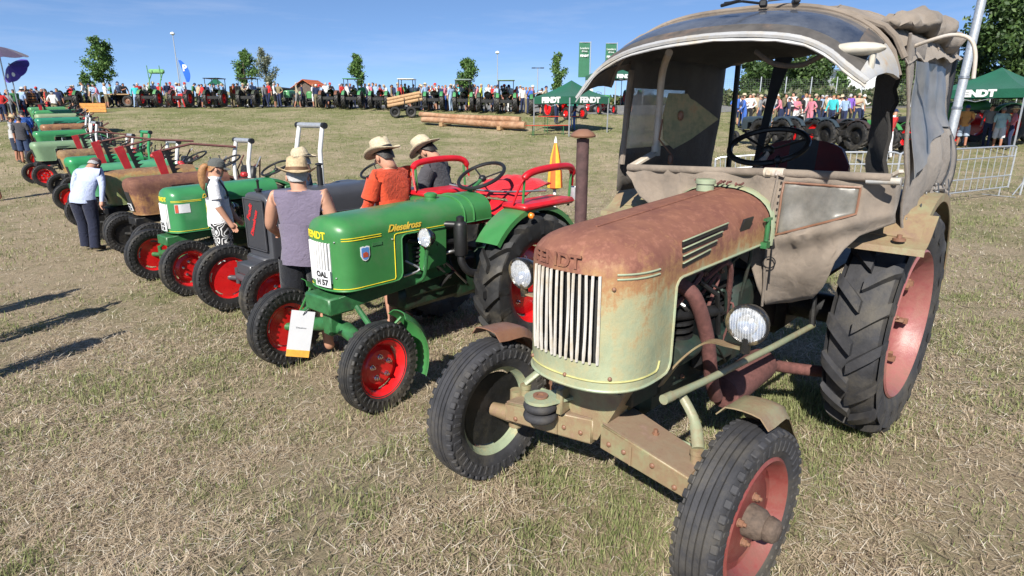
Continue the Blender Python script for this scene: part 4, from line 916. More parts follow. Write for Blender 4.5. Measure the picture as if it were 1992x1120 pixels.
    # mirror arm
    mb = MB(); mb.tube(curve_pts([(-1.35, .71, 2.12), (-1.30, .80, 2.145), (-1.28, .88, 2.16), (-1.27, .945, 2.14), (-1.27, .975, 2.08), (-1.275, .985, 1.98)], 6), .0082, 10); mb.build('mirror_arm', M['pole_white'], T)
M['olive_plate'] = rusty('olive_plate', (.15, .155, .07), (.10, .055, .035), (.17, .10, .05), .46)
M['beam_top'] = rusty('beam_top', (.21, .17, .12), (.16, .098, .08), (.215, .14, .108), .56, ochre=(.24, .17, .11))
M['disc_red'] = rusty('disc_red', (.15, .028, .026), (.10, .042, .034), (.13, .06, .05), .42, ochre=(.15, .06, .045))
M['stack_dark'] = pm('stack_dark', (.075, .040, .038), .8, 0, .35, 30, .3)
M['link_paint'] = rusty('link_paint', (.22, .26, .17), (.13, .075, .06), (.20, .13, .09), .47, ochre=(.24, .19, .11))
M['yellow_faded'] = pm('faded_yellow_bead', (.42, .40, .16), .6)
M['engine_shade_green'] = pm('old_engine_green_shaded', (.016, .036, .027), .6, 0, .3, 20, .2, dirt=(.03, .028, .022), dirt_amt=.6)  # engine bay shade is put into this near-black green, with dirt patches
M['lamp_black'] = rusty('lamp_black', (.015, .015, .016), (.09, .03, .025), (.13, .05, .04), .38, rough=.3)
M['hub_brown'] = pm('greasy_hub', (.10, .072, .055), .8, 0, .4, 40, .4)
M['frame_dark'] = pm('dark_trim', (.075, .068, .062), .7, 0, .3, 14, .15, dirt=(.18, .12, .085))
M['pod'] = pm('yellowed_plastic', (.46, .42, .35), .45)
M['strap'] = pm('webbing', (.055, .062, .075), .8)
M['seat_pad'] = pm('seat_dark_grey', (.07, .075, .085), .6)
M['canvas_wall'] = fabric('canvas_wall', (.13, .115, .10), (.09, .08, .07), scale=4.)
# ------------------------------------------------------------------ the other tractors
def paint(name, col, rough=.32, coat=.25): return pm(name, col, rough, 0, .10, 5, .02, dirt=tuple(c*.8+.01 for c in col), dirt_amt=.12, coat=coat, bscale=40)
M['rollbar'] = pm('rollbar_white', (.66, .66, .64), .4, 0, .08)
M['red_mower'] = rusty('red_mower', (.42, .025, .03), (.14, .05, .04), (.20, .08, .05), .34)
M['engine_shaded'] = pm('engine_shaded_green', (.012, .045, .02), .5, 0, .4, 16, .2, dirt=(.02, .02, .016), dirt_amt=.5)  # chassis green darkened so its colour holds the engine bay shade
M['plate'] = pm('number_plate', (.60, .61, .63), .4, 0, .03)
M['seat_black'] = pm('seat_black', (.02, .02, .022), .5)
M['wood'] = pm('weathered_wood', (.32, .20, .10), .8, 0, .3, 20)
def place(u, v, ft, head):
    """origin for a tractor whose left front wheel stands on the ground seen at pixel (u, v)"""
    g = G(u, v); o = g-Vector((-math.sin(head), math.cos(head), 0))*ft/2
    return Vector((o.x, o.y, gz(o.x, o.y)))
def flat_text(mb, body, size, o, ex, ey, shear=0, extr=.001, bold=0, sx=1.):
    vs, fs = text_mesh(body, size, shear, extr, bold); o, ex, ey = Vector(o), Vector(ex), Vector(ey); n = ex.cross(ey)
    return mb.add([o+ex*v.x*sx+ey*v.y+n*v.z for v in vs], fs)
def tractor(name, label, loc, head, sp, group=None, lod=0):
    g = dict(L=1.55, ft=1.16, rt=1.20, rf=.30, rr=.55, wf=.125, wr=.26, w=.225, xr=-1.42, xp=-.44, xn=-.08, a=.17, zpan=.70, zb=1.05, zs=1.10, ztf=1.235, ztr=1.27, ex=.8, px=.8, kx=.65,
             body=M['green'], under=M['green_dk'], rim=M['red_rim'], disc=M['red_rim'], tyre=M['tyre'], fender=None, seat=M['seat_black'], steer=0., grille='bars', sc=1.)
    g.update(sp); S = type('S', (), g); T = empty(name, loc, head); T.scale = (S.sc,)*3; tag(T, label, 'tractor', group)
    fender = S.fender or S.body; nut = M['chrome']; L = S.L
    h = Hood(w=S.w, xr=S.xr, xp=S.xp, xn=S.xn, a=S.a, zpan=S.zpan, zb=S.zb, zs=S.zs, ztf=S.ztf, ztr=S.ztr, ex=S.ex, px=S.px, kx=S.kx); h.rake = g.get('rake', 0)
    gy, g0, g1 = S.w*.52, S.zpan+.05, S.zb+.0
    hood_obj(h, S.body, T, (gy, g0, g1) if S.grille == 'bars' and lod == 0 else None, lod=min(lod, 1))
    MB().tube(h.edge_path(), .006, 5, False).build('bonnet_edge', S.body, T)
    if S.grille == 'bars' and lod == 0:
        dm = h.arc_of_y(gy*.93)
        MB().loft([[h.at(d, z, -.02) for d in np.linspace(-dm*1.1, dm*1.1, 9)] for z in (g0-.01, g1+.01)], closed=False, caps=False).build('radiator_core', M['core'], T)
        for i in range(9): d = lerp(-dm, dm, i/8); MB().bar(h.at(d, g0, .002), h.at(d, g1, .002), .012, .017, up=h.at(d, 1, 1)-h.at(d, 1, 0), bev=.002).build('grille_bar', M['white'], T)
    if lod < 2:
        # engine, clutch housing, gearbox, front frame
        mb = MB(); x0 = S.xp; zc = S.zb-.02
        mb.box((x0-.42, 0, (zc+.5)/2), (.62, .26, zc-.5), None, .025); mb.box((x0-.42, 0, .50), (.70, .22, .20), None, .04); mb.build('engine_block', M['engine_shaded'] if S.under == M['green_dk'] else S.under, T)
        mb = MB()
        for k in range(5): mb.lathe([(0, 0), (.085, 0), (.085, .012), (0, .012)], 14, (x0-.25, .10, zc-.25+k*.032), 'z')
        mb.box((x0-.55, .15, zc-.16), (.20, .06, .12), None, .01); mb.tube([(x0-.12, .14, zc-.05), (x0-.3, .19, zc-.09), (x0-.6, .19, zc-.12)], .02, 8); mb.tube([(x0-.5, .15, zc-.2), (x0-.52, .19, zc-.35), (x0-.4, .16, zc-.45)], .012, 6); mb.box((x0-.7, .16, zc-.32), (.12, .05, .10), None, .01)
        mb.build('engine_fittings', M['dark'], T)
        if lod == 0:
            rq = random.Random(4)
            for k in range(7): xa, za = x0-.1-rq.random()*.6, zc-.1-rq.random()*.35; MB().tube(curve_pts([(xa, .13, za), (xa-rq.uniform(-.1, .15), .18+rq.random()*.04, za-rq.uniform(-.1, .12)), (xa-rq.uniform(-.15, .25), .14, za-rq.uniform(.05, .2))], 4), rq.choice([.006, .009, .012]), 6).build('hose', rq.choice([M['black'], M['steel'], M['dark']]), T)
        mb = MB(); mb.box(((S.xp-.75-L)/2, 0, S.rr+.02), (L+S.xp-.75+.3 if L+S.xp-.75 > 0 else .4, .26, .36), None, .05); mb.box((-L, 0, S.rr+.02), (.34, .36, .40), None, .05); mb.tube([(-L, -S.rt/2+.1, S.rr), (-L, S.rt/2-.1, S.rr)], .075, 12); mb.build('gearbox', M['engine_shaded'] if S.under == M['green_dk'] else S.under, T)
        for s in (-1, 1): MB().bar((.03, s*.13, S.zpan-.10), (-1.02, s*.15, S.zpan-.01), .035, .10, bev=.005).build('frame_rail', S.under, T)
    # front axle
    fz = S.zpan-.10
    mb = MB(); mb.box((-.04, 0, fz), (.20, .30, .12), None, .012); mb.box((-.05, 0, fz-.14), (.10, .10, .20), None, .01); mb.build('front_frame', S.under, T)
    mb = MB(); mb.tube([(-.07, -S.ft/2+.12, S.rf+.02), (-.09, -.1, fz-.20), (-.09, .1, fz-.20), (-.07, S.ft/2-.12, S.rf+.02)], [.042, .055, .055, .042], 12); mb.build('front_axle', S.under, T)
    if lod < 2:
        for s in (-1, 1):
            mb = MB(); y = s*(S.ft/2-.11); mb.tube([(-.06, y, S.rf+.12), (-.06, y, S.rf-.06)], .025, 10); mb.tube([(-.06, y, S.rf), (0, s*(S.ft/2-.01), S.rf)], .03, 10); mb.build('stub_axle', S.under, T)
            MB().tube([(-.06, y, S.rf+.10), (-.11, s*S.ft*.30, S.rf+.19), (-.12, s*S.ft*.17, fz-.02)], .020, 8).build('steering_arm', S.under, T)
        MB().tube([(-.17, -S.ft/2+.13, S.rf+.05), (-.17, S.ft/2-.13, S.rf+.05)], .013, 8).build('tie_rod', S.under, T)
    for s in (1, -1):
        wheel(T, 'front_wheel', (0, s*S.ft/2, S.rf), S.rf, S.wf, S.rf*.64, 'front', s, (S.tyre, S.rim, S.disc, nut), S.steer, 0, S.fdisc if 'fdisc' in g else (.74, -.008, .022, .05, .0, 4), (5, .50, .0135), 34, lod)
        wheel(T, 'rear_wheel', (-L, s*S.rt/2, S.rr), S.rr, S.wr, S.rr*.60, 'rear', s, (S.tyre, S.rim, S.disc, nut), 0, 0, (.84, -.03, .02, .09, .02, 6), (6, .74, .014), 17, lod)
        if not g.get('nofender'):
            y0, y1 = sorted((s*(S.rt/2-.17), s*(S.rt/2+.13))); mb = MB(); arc_fender(mb, (-L, 0, S.rr), S.rr+.055, y0, y1, R(38), R(150), .006, .012, .03, (18, 12, 8)[lod], 7); mb.build('rear_mudguard', fender, T)
    # driving position
    sx = max(S.xr+.02, -L+.12) if not g.get('sx') else S.sx
    steering(T, (S.xr-.12, 0, S.ztr+.12), .20, (.45, 0, .89), (S.xr+.15, 0, S.ztr-.08), (M['black'], S.under), lod)
    mb = MB(); gr = []
    for u in np.linspace(-1, 1, 9):
        gr.append([Vector((-L-.05-.20*t, u*.20*(1-.15*t*t), S.rr+.42+.04*u*u+(.05*max(0, t-.5)*2)**1+.20*max(0, t-.55)*(1-u*u*.5))) for t in np.linspace(-.9, 1, 8)])
    mb.sheet(gr, .03); mb.build('seat', S.seat, T); MB().tube([(-L, 0, S.rr+.2), (-L-.05, 0, S.rr+.42)], .03, 8).build('seat_post', S.under, T)
    if lod < 2 and not g.get('nolamp'):
        for s in (1, -1):
            ly = .36 if 'lamp_y' not in g else S.lamp_y; lx = S.xp-.20 if 'lamp_x' not in g else S.lamp_x; lz = S.zb-.09 if 'lamp_z' not in g else S.lamp_z
            lamp(T, (lx, s*ly, lz), .068, (M['black_gloss'], M['chrome'], M['lens']), None, lod)
            MB().tube(curve_pts([(lx-.02, s*.15, lz-.36), (lx-.02, s*.24, lz-.30), (lx-.02, s*(ly-.03), lz-.16), (lx-.02, s*ly, lz-.06)], 4), .014, 8).build('lamp_bracket', S.under, T)
    if g.get('exhaust') == 'up':
        ex = S.xp-.1 if 'ex_x' not in g else S.ex_x
        MB().lathe([(0, S.zt_ if 'zt_' in g else S.ztf-.02), (.032, S.ztf-.02), (.032, S.ztf+.20), (.026, S.ztf+.20), (.026, S.ztf+.23), (.042, S.ztf+.235), (.042, S.ztf+.25), (0, S.ztf+.26)], 14, (ex, -.02, 0), 'z').build('exhaust_stack', M['black'], T)
    if g.get('rollbar'):
        col, zt_, wd = S.rollbar[:3]; xx = -L+.02-(S.rollbar[3] if len(S.rollbar) > 3 else 0); mats = M['rollbar'] if col == 'white' else S.body
        for s in (-1, 1): MB().tube([(xx, s*wd, S.rr), (xx-.02, s*wd, zt_-.35), (xx-.10, s*wd*.97, zt_)], .033, 10).build('rollbar_post', mats, T)
        MB().tube([(xx-.10, -wd*1.03, zt_), (xx-.10, wd*1.03, zt_)], .04, 12).build('rollbar_top', M['grey_metal'] if col == 'white' else mats, T)
        for s in (-1, 1): MB().tube([(xx-.10, s*wd*1.0, zt_), (xx-.10, s*(wd*1.03+.05), zt_)], .045, 12).build('rollbar_cap', M['black'], T)
    if g.get('clutter'):
        rc = random.Random(int(abs(loc[0])*97))
        for k in range(4): x = S.xr-.05-rc.random()*.5; y = rc.uniform(-.3, .3); MB().tube([(x, y, S.rr+.25), (x+rc.uniform(-.1, .1), y, S.ztr-.05), (x-.05-rc.random()*.15, y+rc.uniform(-.1, .1), S.ztr+rc.uniform(.05, .22))], .012, 6).build('lever', rc.choice([M['black'], M['rust_pipe'], M['steel']]), T)
        for k in range(4): MB().bar((S.xp+.02, S.w+.002, S.zb+.035-.0*k+.012), (S.xp-.02, S.w+.002, S.zb+.02), .004, .006) if False else MB().bar((S.xp-.06, S.w+.0015, S.zs-.005-.020*k), (S.xp-.40+.05*k, S.w+.0015, S.zs+.003-.020*k), .004, .009).build('louvre_slot_shade', M['black'], T)  # black strips colour in the shade of slots that are not cut
        MB().box((S.xp-.30, 0, S.zb-.10), (.10, S.w*2+.02, .16), None, .01).build('fan_cowl', M['dark'], T)
        MB().sheet([[h.at(d_, z_, .004) for d_ in np.linspace(-.09, .09, 7)] for z_ in (S.zpan+.10, S.zb-.02)], .004).build('grille_panel', M['core'], T)
        MB().bar((-L-.1, -.62, S.rr+.35), (-L-.75, -.5, S.rr+.72), .05, .05).build('drawbar', M['rust_pipe'], T); MB().box((-L-.25, .1, S.rr+.62), (.10, .42, .30), ry3(-.2), .03).build('seat_back', M['seat_black'], T)
        for s in (-1, 1): MB().box((-L+.05, s*(S.rt/2-.02), S.rr*2+.13), (.10, .10, .08), None, .02).build('tail_lamp', M['red_mower'], T)
    if g.get('mower'):
        mx_, my, tilt, hgt = S.mower
        e = empty('mower_bar', (mx_, my, 0), parent=T, rot=(0, tilt, 0))
        MB().prism([(-.03, 0, .7), (.04, 0, .7), (.055, 0, hgt), (-.085, 0, hgt), (-.09, 0, hgt-.06)], (0, .03, 0)).build('mower_board', M['red_mower'], e)
        mb = MB(); mb.box((-.16, .015, (hgt+.55)/2), (.07, .02, hgt-.55))
        for k in range(int((hgt-.6)/.07)): z = .6+k*.07; mb.prism([(-.19, 0, z), (-.19, 0, z+.05), (-.28, 0, z+.025)], (0, .02, 0))
        mb.build('cutter_bar', M['dark'], e)
        MB().bar((.0, .015, .35), (.0, .015, .75), .05, .05).build('mower_hinge', M['dark'], e)
        MB().tube([(-.10, .0, hgt-.02), (-.55, .1, hgt-.03), (-1.15, .35, hgt-.25)], .022, 6).build('swath_stick', M['rust_pipe'], e)
    if g.get('plate') and lod == 0:
        t1, t2, pw, ph, pz = S.plate; mb = MB(); ds = np.linspace(-pw/2, pw/2, 9); d0 = g.get('plate_d', 0)
        mb.sheet([[h.at(d0+d, z, .024) for d in ds] for z in (pz-ph/2, pz+ph/2)], .004); mb.build('number_plate', M['plate'], T)
        mb = MB(); h.wrap_text(mb, t1, ph*.46, d0, pz+ph*.22, .028, extr=.0006, bold=.002); h.wrap_text(mb, t2, ph*.46, d0, pz-ph*.24, .028, extr=.0006, bold=.002); mb.build('plate_lettering', M['black'], T, smooth=False)
    return T, h
def restored_tractor():
    T, h = tractor('green_tractor', 'glossy green tractor with red seats and gold script beside the canvas cab tractor', (-1.272*1.1, 3.976*1.1, -.185), R(228.6),
        dict(sc=1.1, xn=-.15, a=.16, xp=-.50, zb=1.02, zs=1.055, ztf=1.178, ztr=1.215, L=1.50, ft=1.154, rt=1.13, rf=.292, rr=.545, steer=R(6), fdisc=(.76, -.012, .02, .05, .0, 4), seat=M['red_vinyl'], lamp_x=-.66, lamp_y=.30, lamp_z=.985, plate=('OAL', 'H 57', .145, .115, .785), plate_d=.05))
    mb = MB(); h.wrap_text(mb, 'FENDT', .066, -.03, 1.062, .002, extr=.001, bold=.002, sx=1.1); mb.build('lettering', M['yellow'], T, smooth=False)
    mb = MB(); h.wrap_text(mb, 'Dieselross', .068, .70, 1.075, .003, shear=.35, extr=.001, bold=.0018); mb.build('script', M['gold'], T, smooth=False)
    def stripe(pts, r=.0028): MB().tube(pts, r, 5).build('pinstripe', M['yellow'], T)
    for sg in (1, -1):
        for z in (1.052, 1.037): stripe([h.at(sg*d, z, .002) for d in np.linspace(.20, .50, 9)])
        stripe([h.at(sg*d, .715, .002) for d in np.linspace(.12, .595, 14)]+[h.at(sg*.604, .73, .002), h.at(sg*.606, 1.0, .002), h.at(sg*.612, 1.028, .002)]+[h.at(sg*d, 1.034, .002) for d in np.linspace(.63, 1.30, 6)])
    # club badge on the panel
    o = h.at(.36, .94, .003); ex = (h.at(.37, .94, 0)-h.at(.35, .94, 0)).normalized(); ez = Vector((0, 0, 1)); nn = (h.at(.36, .965, 1)-h.at(.36, .965, 0))
    shp = [(-.036, .045), (-.015, .05), (0, .045), (.015, .05), (.036, .045), (.036, -.015), (.022, -.042), (0, -.052), (-.022, -.042), (-.036, -.015)]
    MB().prism([o+ex*x+ez*z for x, z in shp], nn*.003).build('club_badge', M['white'], T)
    MB().prism([o+ex*x*.82+ez*z*.84 for x, z in shp], nn*.0045).build('badge_field', M['badge_blue'], T)
    MB().prism([o+ex*x+ez*z for x, z in ((-.02, -.025), (.02, -.025), (.022, .0), (.005, .012), (-.02, .004))], nn*.006).build('badge_tractor', M['badge_red'], T)
    MB().bar(h.at(.42, .99, .003), h.at(.50, .99, .003), .004, .02).build('maker_plate', S_GREEN, T)
    for d, z in ((.155, 1.03), (.15, .79), (.59, 1.0)): MB().ball(h.at(d, z, .002), .007, 8, 6).build('screw', M['steel'], T)
    # tank strap bands on the rear of the bonnet
    for x in (-1.12, -1.22):
        ring = []
        for k in range(17):
            ph = math.pi*k/16; cy = math.cos(ph); ring.append((x, -(abs(cy)**.8*(1 if cy > 0 else -1))*(h.w+.004), 1.055+(h.zt(x)-1.055+.004)*math.sin(ph)**.8))
        MB().tube([(x, -h.w-.004, 1.03)]+ring+[(x, h.w+.004, 1.03)], .007, 6).build('tank_band', M['green'], T)
    MB().lathe([(0, 0), (.045, 0), (.045, .02), (.05, .022), (.05, .04), (.03, .05), (0, .05)], 16, (-.98, 0, h.zt(-.98)-.005), 'z').build('filler_cap', M['green'], T)
    # air cleaner with hose
    MB().lathe([(0, .80), (.045, .80), (.052, .82), (.052, 1.03), (.045, 1.05), (.03, 1.06), (.03, 1.09), (.012, 1.10), (0, 1.10)], 18, (-1.0, .30, 0), 'z').build('air_cleaner', M['black'], T)
    MB().tube([(-1.0, .30, 1.03), (-.93, .22, 1.035), (-.88, .15, 1.03)], .026, 10).build('intake_elbow', M['black'], T)
    MB().tube(curve_pts([(-1.0, .30, .82), (-1.0, .31, .74), (-1.06, .34, .66), (-1.25, .38, .63), (-1.42, .40, .63)], 5), .03, 10).build('exhaust_pipe', M['black'], T)
    mb = MB(); mb.prism([(-.70, .16, .72), (-.92, .16, .74), (-.93, .16, 1.03), (-.80, .16, 1.03), (-.72, .16, .95)], (0, .06, 0)); mb.build('fan_housing', M['green'], T)
    for s in (-1, 1):
        mb = MB(); g = []
        for i in range(12):
            a = lerp(R(118), R(205), i/11); row = []
            for j in range(6): t = j/5; rd = .355+.02*(1-(2*t-1)**2)-(.02 if j in (0, 5) else 0); row.append(Vector((rd*math.cos(a), s*lerp(.49, .665, t), .292+rd*math.sin(a))))
            g.append(row)
        mb.sheet(g, .005); mb.build('front_mudguard', M['green'], T)
        MB().tube([(-.06, s*.47, .40), (-.22, s*.54, .56)], .009, 6).build('mudguard_stay', M['green'], T)
        # padded side seat with red rail
        MB().box((-1.62, s*.55, 1.155), (.62, .26, .05), None, .02).build('side_seat', M['red_vinyl'], T)
        rail = curve_pts([(-1.30, s*.56, 1.18), (-1.33, s*.62, 1.34), (-1.42, s*.645, 1.41), (-1.75, s*.645, 1.43), (-1.95, s*.62, 1.40), (-1.99, s*.60, 1.26)], 6)
        MB().tube(rail, [.009]*8+[.028]*(len(rail)-12)+[.009]*4, 10).build('side_rail', M['red_vinyl'], T)
        for x in (-1.36, -1.94): MB().tube([(x, s*.60, 1.10), (x, s*.62, 1.36)], .010, 8).build('rail_post', M['green'], T)
    mb = MB(); mb.lathe([(0, 0), (.02, 0), (.025, .02), (.015, .035), (0, .04)], 12, (-1.36, .70, 1.10), 'x'); mb.build('turn_lamp', M['orange_lens'], T)
    mb = MB(); mb.ball((-1.27, .40, 1.04), (.045, .03, .03), 10, 8); mb.build('chrome_horn', M['chrome'], T)
    mb = MB(); g = [[Vector((-1.70-.42*t, u*.28, 1.12+.17*math.sin(t*2.2)*(1-.3*u*u)+fold(u*2, t*3, 2.5, .03, 5.))) for t in np.linspace(0, 1, 12)] for u in np.linspace(-1, 1, 12)]
    mb.sheet(g, .012); mb.build('seat_cover', M['red_cloth'], T, angle=80)
    MB().box((-2.02, 0, .95), (.30, .9, .06), None, .01).build('drawbar_box', M['green_dk'], T)
    MB().lathe([(.0, .0), (.05, 0), (.055, .10), (.05, .10), (.0, .02)], 14, (-2.0, .62, 1.15), 'z').build('tin_can', M['grey_metal'], T)
    mb = MB(); p = [Vector((-1.6-.02*k, -.45+.12*k, 1.22-.03*math.sin(k*.45))) for k in range(9)]; mb.tube(p, .010, 6); mb.build('safety_chain', M['steel'], T)
    return T
M['badge_blue'] = pm('badge_blue', (.10, .25, .55), .35); M['badge_red'] = pm('badge_red', (.45, .08, .04), .4); S_GREEN = pm('plate_green', (.05, .16, .06), .4)
def row_tractors():
    hd = R(229)
    grey = paint('engine_grey', (.055, .057, .066), .4, .15); mint = paint('mint_gloss', (.075, .27, .14), .38); pale = paint('pale_green', (.17, .26, .15), .45, .1); bright = paint('bright_green', (.03, .24, .085), .3)
    mott = rusty('mottled_green', (.17, .25, .10), (.15, .07, .045), (.22, .14, .07), .44, top=(1.10, 1.30)); brown = rusty('rust_brown', (.16, .17, .07), (.11, .045, .035), (.17, .075, .045), .60, top=(.95, 1.25)); bronze = rusty('bronze_rust', (.20, .16, .08), (.13, .075, .05), (.24, .16, .075), .52, top=(1.0, 1.3)); plum = rusty('plum_rust', (.10, .05, .05), (.07, .03, .032), (.11, .05, .045), .6)
    # grey tractor with square radiator
    T, h = tractor('grey_tractor', 'dark grey tractor with square radiator and tall red-rimmed front tyres', place(545, 635, 1.06, hd), hd,
        dict(ft=1.06, rt=1.25, rf=.37, rr=.62, wf=.15, w=.25, xr=-1.60, xp=-.30, xn=-.19, a=.05, ex=.42, px=.62, kx=.5, zpan=.66, zb=1.08, zs=1.20, ztf=1.345, ztr=1.36, L=1.72, body=grey, under=grey, grille='none', lamp_x=-.38, lamp_y=.35, lamp_z=1.02, exhaust='up', ex_x=-.95, rollbar=None, seat=M['seat_black'], fdisc=(.8, -.02, .02, .06, .03, 6)), 'tractors parked in the row')
    mb = MB(); mb.sheet([[Vector((-.125, y, z)) for y in (-.19, 0, .19)] for z in (.76, 1.0, 1.27)], .006); mb.build('radiator_mesh', M['mesh_dark'], T)
    for y in (-.20, .20): MB().bar((-.12, y, .75), (-.12, y, 1.28), .012, .016).build('radiator_frame', grey, T)
    for z in (.75, 1.28): MB().bar((-.12, -.20, z), (-.12, .20, z), .016, .012).build('radiator_frame', grey, T)
    c_, s_ = math.cos(R(62)), math.sin(R(62))
    for body, o, sz in (('Fendt', (-.118, -.085, 1.14), .085), ('Dieselross', (-.118, -.01, 1.03), .075)):
        mb = MB(); flat_text(mb, body, sz, o, (0, c_, s_), (0, -s_, c_), extr=.001, bold=.003); mb.build('script', M['script_red'], T, smooth=False)
    MB().lathe([(0, 0), (.03, 0), (.03, .03), (.04, .03), (.04, .045), (.012, .05), (.012, .12), (.02, .13), (0, .15)], 14, (-.20, 0, 1.335), 'z').build('radiator_cap', M['black'], T)
    MB().box((-.16, 0, .50), (.16, .40, .36), None, .02).build('axle_pillar', grey, T)
    # green tractor behind it
    T, h = tractor('green_tractor', 'green tractor with white info sheet on its nose, behind the woman with the cap', place(376, 573, 1.16, hd), hd,
        dict(rf=.345, rr=.58, wf=.14, ft=1.16, L=1.7, w=.235, xr=-1.45, xn=-.18, xp=-.54, zpan=.72, zb=1.08, zs=1.13, ztf=1.275, ztr=1.30, steer=R(5), body=M['green4'], grille='bars', rollbar=('white', 2.0, .32, .42), plate=('OAL', 'F 28', .17, .12, .80)), 'tractors parked in the row')
    mb = MB(); h.wrap_text(mb, 'FENDT', .075, .0, 1.135, .002, extr=.001, bold=.002); mb.build('lettering', M['yellow'], T, smooth=False)
    mb = MB(); h.wrap_text(mb, 'Dieselross', .075, .72, 1.155, .002, shear=.35, extr=.001, bold=.002); mb.build('script', M['gold'], T, smooth=False)
    for z in (1.12, 1.105): MB().tube([h.at(d, z, .002) for d in np.linspace(.18, .55, 9)], .003, 5).build('pinstripe', M['yellow'], T)
    MB().tube([h.at(d, .74, .002) for d in np.linspace(.0, .59, 14)]+[h.at(.60, .76, .002), h.at(.60, 1.06, .002)], .003, 5).build('pinstripe', M['yellow'], T)
    MB().sheet([[h.at(d, z, .004) for d in np.linspace(.22, .40, 5)] for z in (.97, 1.08)], .002).build('info_sheet', M['plate'], T); MB().sheet([[h.at(d, z, .007) for d in (.225, .26)] for z in (.975, 1.075)], .002).build('sheet_logo', M['badge_red'], T)
    MB().box((-1.72, .40, 1.16), (.5, .03, .10), None, .01).build('seat_rail', M['green_dk'], T)
    base = dict(rf=.31, rr=.54, wf=.135, ft=1.14, L=1.55)
    def t(label, u, v, **k): d = dict(base, clutter=1, rake=.22); d.update(k); return tractor('row_tractor', label, place(u, v, d['ft'], hd+k.get('dh', 0)), hd+k.get('dh', 0), d, 'tractors parked in the row', 0 if u > 230 else 1)
    dk = M['dark']
    t('rust brown tractor with rounded nose and white number plate next to green one', 305, 512, body=brown, under=dk, rim=dk, disc=dk, rollbar=('white', 1.72, .26, .2), plate=('OAL', 'R 20', .15, .11, .80), mower=(-1.0, -.55, R(14), 1.62), grille='none', zpan=.68)
    t('mottled green tractor with peeling paint between brown and mint tractors', 248, 483, body=mott, under=dk, rim=dk, disc=dk, plate=('OAL', 'D 15', .15, .11, .78), mower=(-.9, -.55, R(16), 1.65), grille='none', zpan=.68)
    t('mint green tractor with the man in pale blue shirt at its nose', 206, 455, body=mint, under=dk, rim=dk, disc=dk, mower=(-.72, -.52, R(12), 1.66), grille='none', rollbar=('white', 1.60, .26), zpan=.66)
    t('bright green tractor with yellow stripe lettering behind the bending man', 170, 420, body=bright, rim=M['red_rim'], rollbar=('green', 1.72, .24), grille='none')
    t('bronze brown tractor with rounded rusted nose and black front tyres', 150, 392, body=bronze, under=dk, rim=dk, disc=dk, grille='none', rollbar=('white', 1.55, .22), mower=(-.8, -.5, R(12), 1.6), zpan=.68)
    t('pale green tractor with dark red front wheels pulled forward from the row', 92, 364, body=pale, under=dk, rim=M['red_rim'], disc=M['red_rim'], grille='none', rollbar=('white', 1.75, .24))
    t('clean mid green tractor behind the pale green one', 93, 331, body=M['green4'], grille='none', rollbar=('white', 1.70, .22))
    t('plum coloured rusty tractor with low bonnet', 105, 312, body=plum, under=dk, rim=dk, disc=dk, grille='none')
    t('sea green tractor with a teal jacket laid over its wheel', 92, 293, body=paint('sea_green', (.03, .20, .12)), grille='none')
    t('cream green tractor far down the row', 90, 281, body=paint('cream_green', (.22, .28, .16), .5, .1), under=dk, grille='none')
    t('leaf green tractor second from the far end of the row', 84, 270, body=paint('leaf_green', (.06, .25, .09)), grille='none', mower=(-.5, -.5, R(6), 1.5))
    t('light green tractor at the far end of the row', 74, 261, body=paint('light_green', (.08, .24, .10)), grille='none')
M['script_red'] = pm('script_red', (.50, .02, .025), .5); M['mesh_dark'] = pm('radiator_gauze', (.035, .036, .042), .6, 0, .4, 160)
M['green4'] = paint('hammer_green', (.04, .21, .075))
# ------------------------------------------------------------------ people
SKIN = pm('skin', (.46, .245, .165), .5, 0, .12, 6, spec=.35); SKIN2 = pm('skin_tanned', (.36, .17, .11), .5, 0, .12, 6, spec=.35)
STRAW = pm('straw_weave', (.46, .35, .21), .8, 0, .25, 60, .5, bscale=160); STRAW2 = pm('straw_pale', (.50, .42, .29), .8, 0, .25, 60, .5, bscale=160)
HAIR = {'grey': pm('hair_grey', (.36, .35, .35), .6, 0, .3, 60, .5), 'brown': pm('hair_brown', (.05, .03, .02), .55, 0, .3, 60, .5), 'dark': pm('hair_dark', (.015, .012, .011), .5, 0, .3, 60, .4), 'blond': pm('hair_blond', (.30, .15, .06), .5, 0, .35, 60, .5)}
def cloth(col): return fabric('cloth_%02d_%02d_%02d' % tuple(int(c*100) for c in col), col, tuple(c*.85 for c in col), .85, 5., 500., .55)
SHOE = pm('shoe_dark', (.03, .028, .026), .6)
def pose_joints(p):
    J = {}; st = p.get('stance', .11); stp = p.get('step', 0.); kb = p.get('knee', .02)
    J['hip'] = (0, 0, .95); J['waist'] = (0, 0, 1.08); J['chest'] = (0, 0, 1.28); J['neck'] = (0, 0, 1.445); J['skull'] = (.014, 0, 1.575); J['crown'] = (.0, 0, 1.655)
    for n, s in (('l', 1), ('r', -1)):
        f = stp*s; J['h'+n] = (0, s*.095, .90); J['k'+n] = (f*.5+kb, s*lerp(.095, st, .5), .49); J['a'+n] = (f-.02, s*st, .09); J['t'+n] = (f+.15, s*(st+.03), .035)
        J['s'+n] = (-.005, s*.178, 1.415); u, w = p.get('arm'+n, ((.05, s*.12, -1), (.22, s*.02, -1)))
        u, w = Vector(u).normalized(), Vector(w).normalized(); e = Vector(J['s'+n])+u*.285; J['e'+n] = tuple(e); wr = e+w*.245; J['w'+n] = tuple(wr); J['p'+n] = tuple(wr+w*.095)
    return J
BONES = [('hip', 'waist', 'torso'), ('waist', 'chest', 'torso'), ('chest', 'neck', 'torso'), ('neck', 'skull', 'head'), ('skull', 'crown', 'head')]
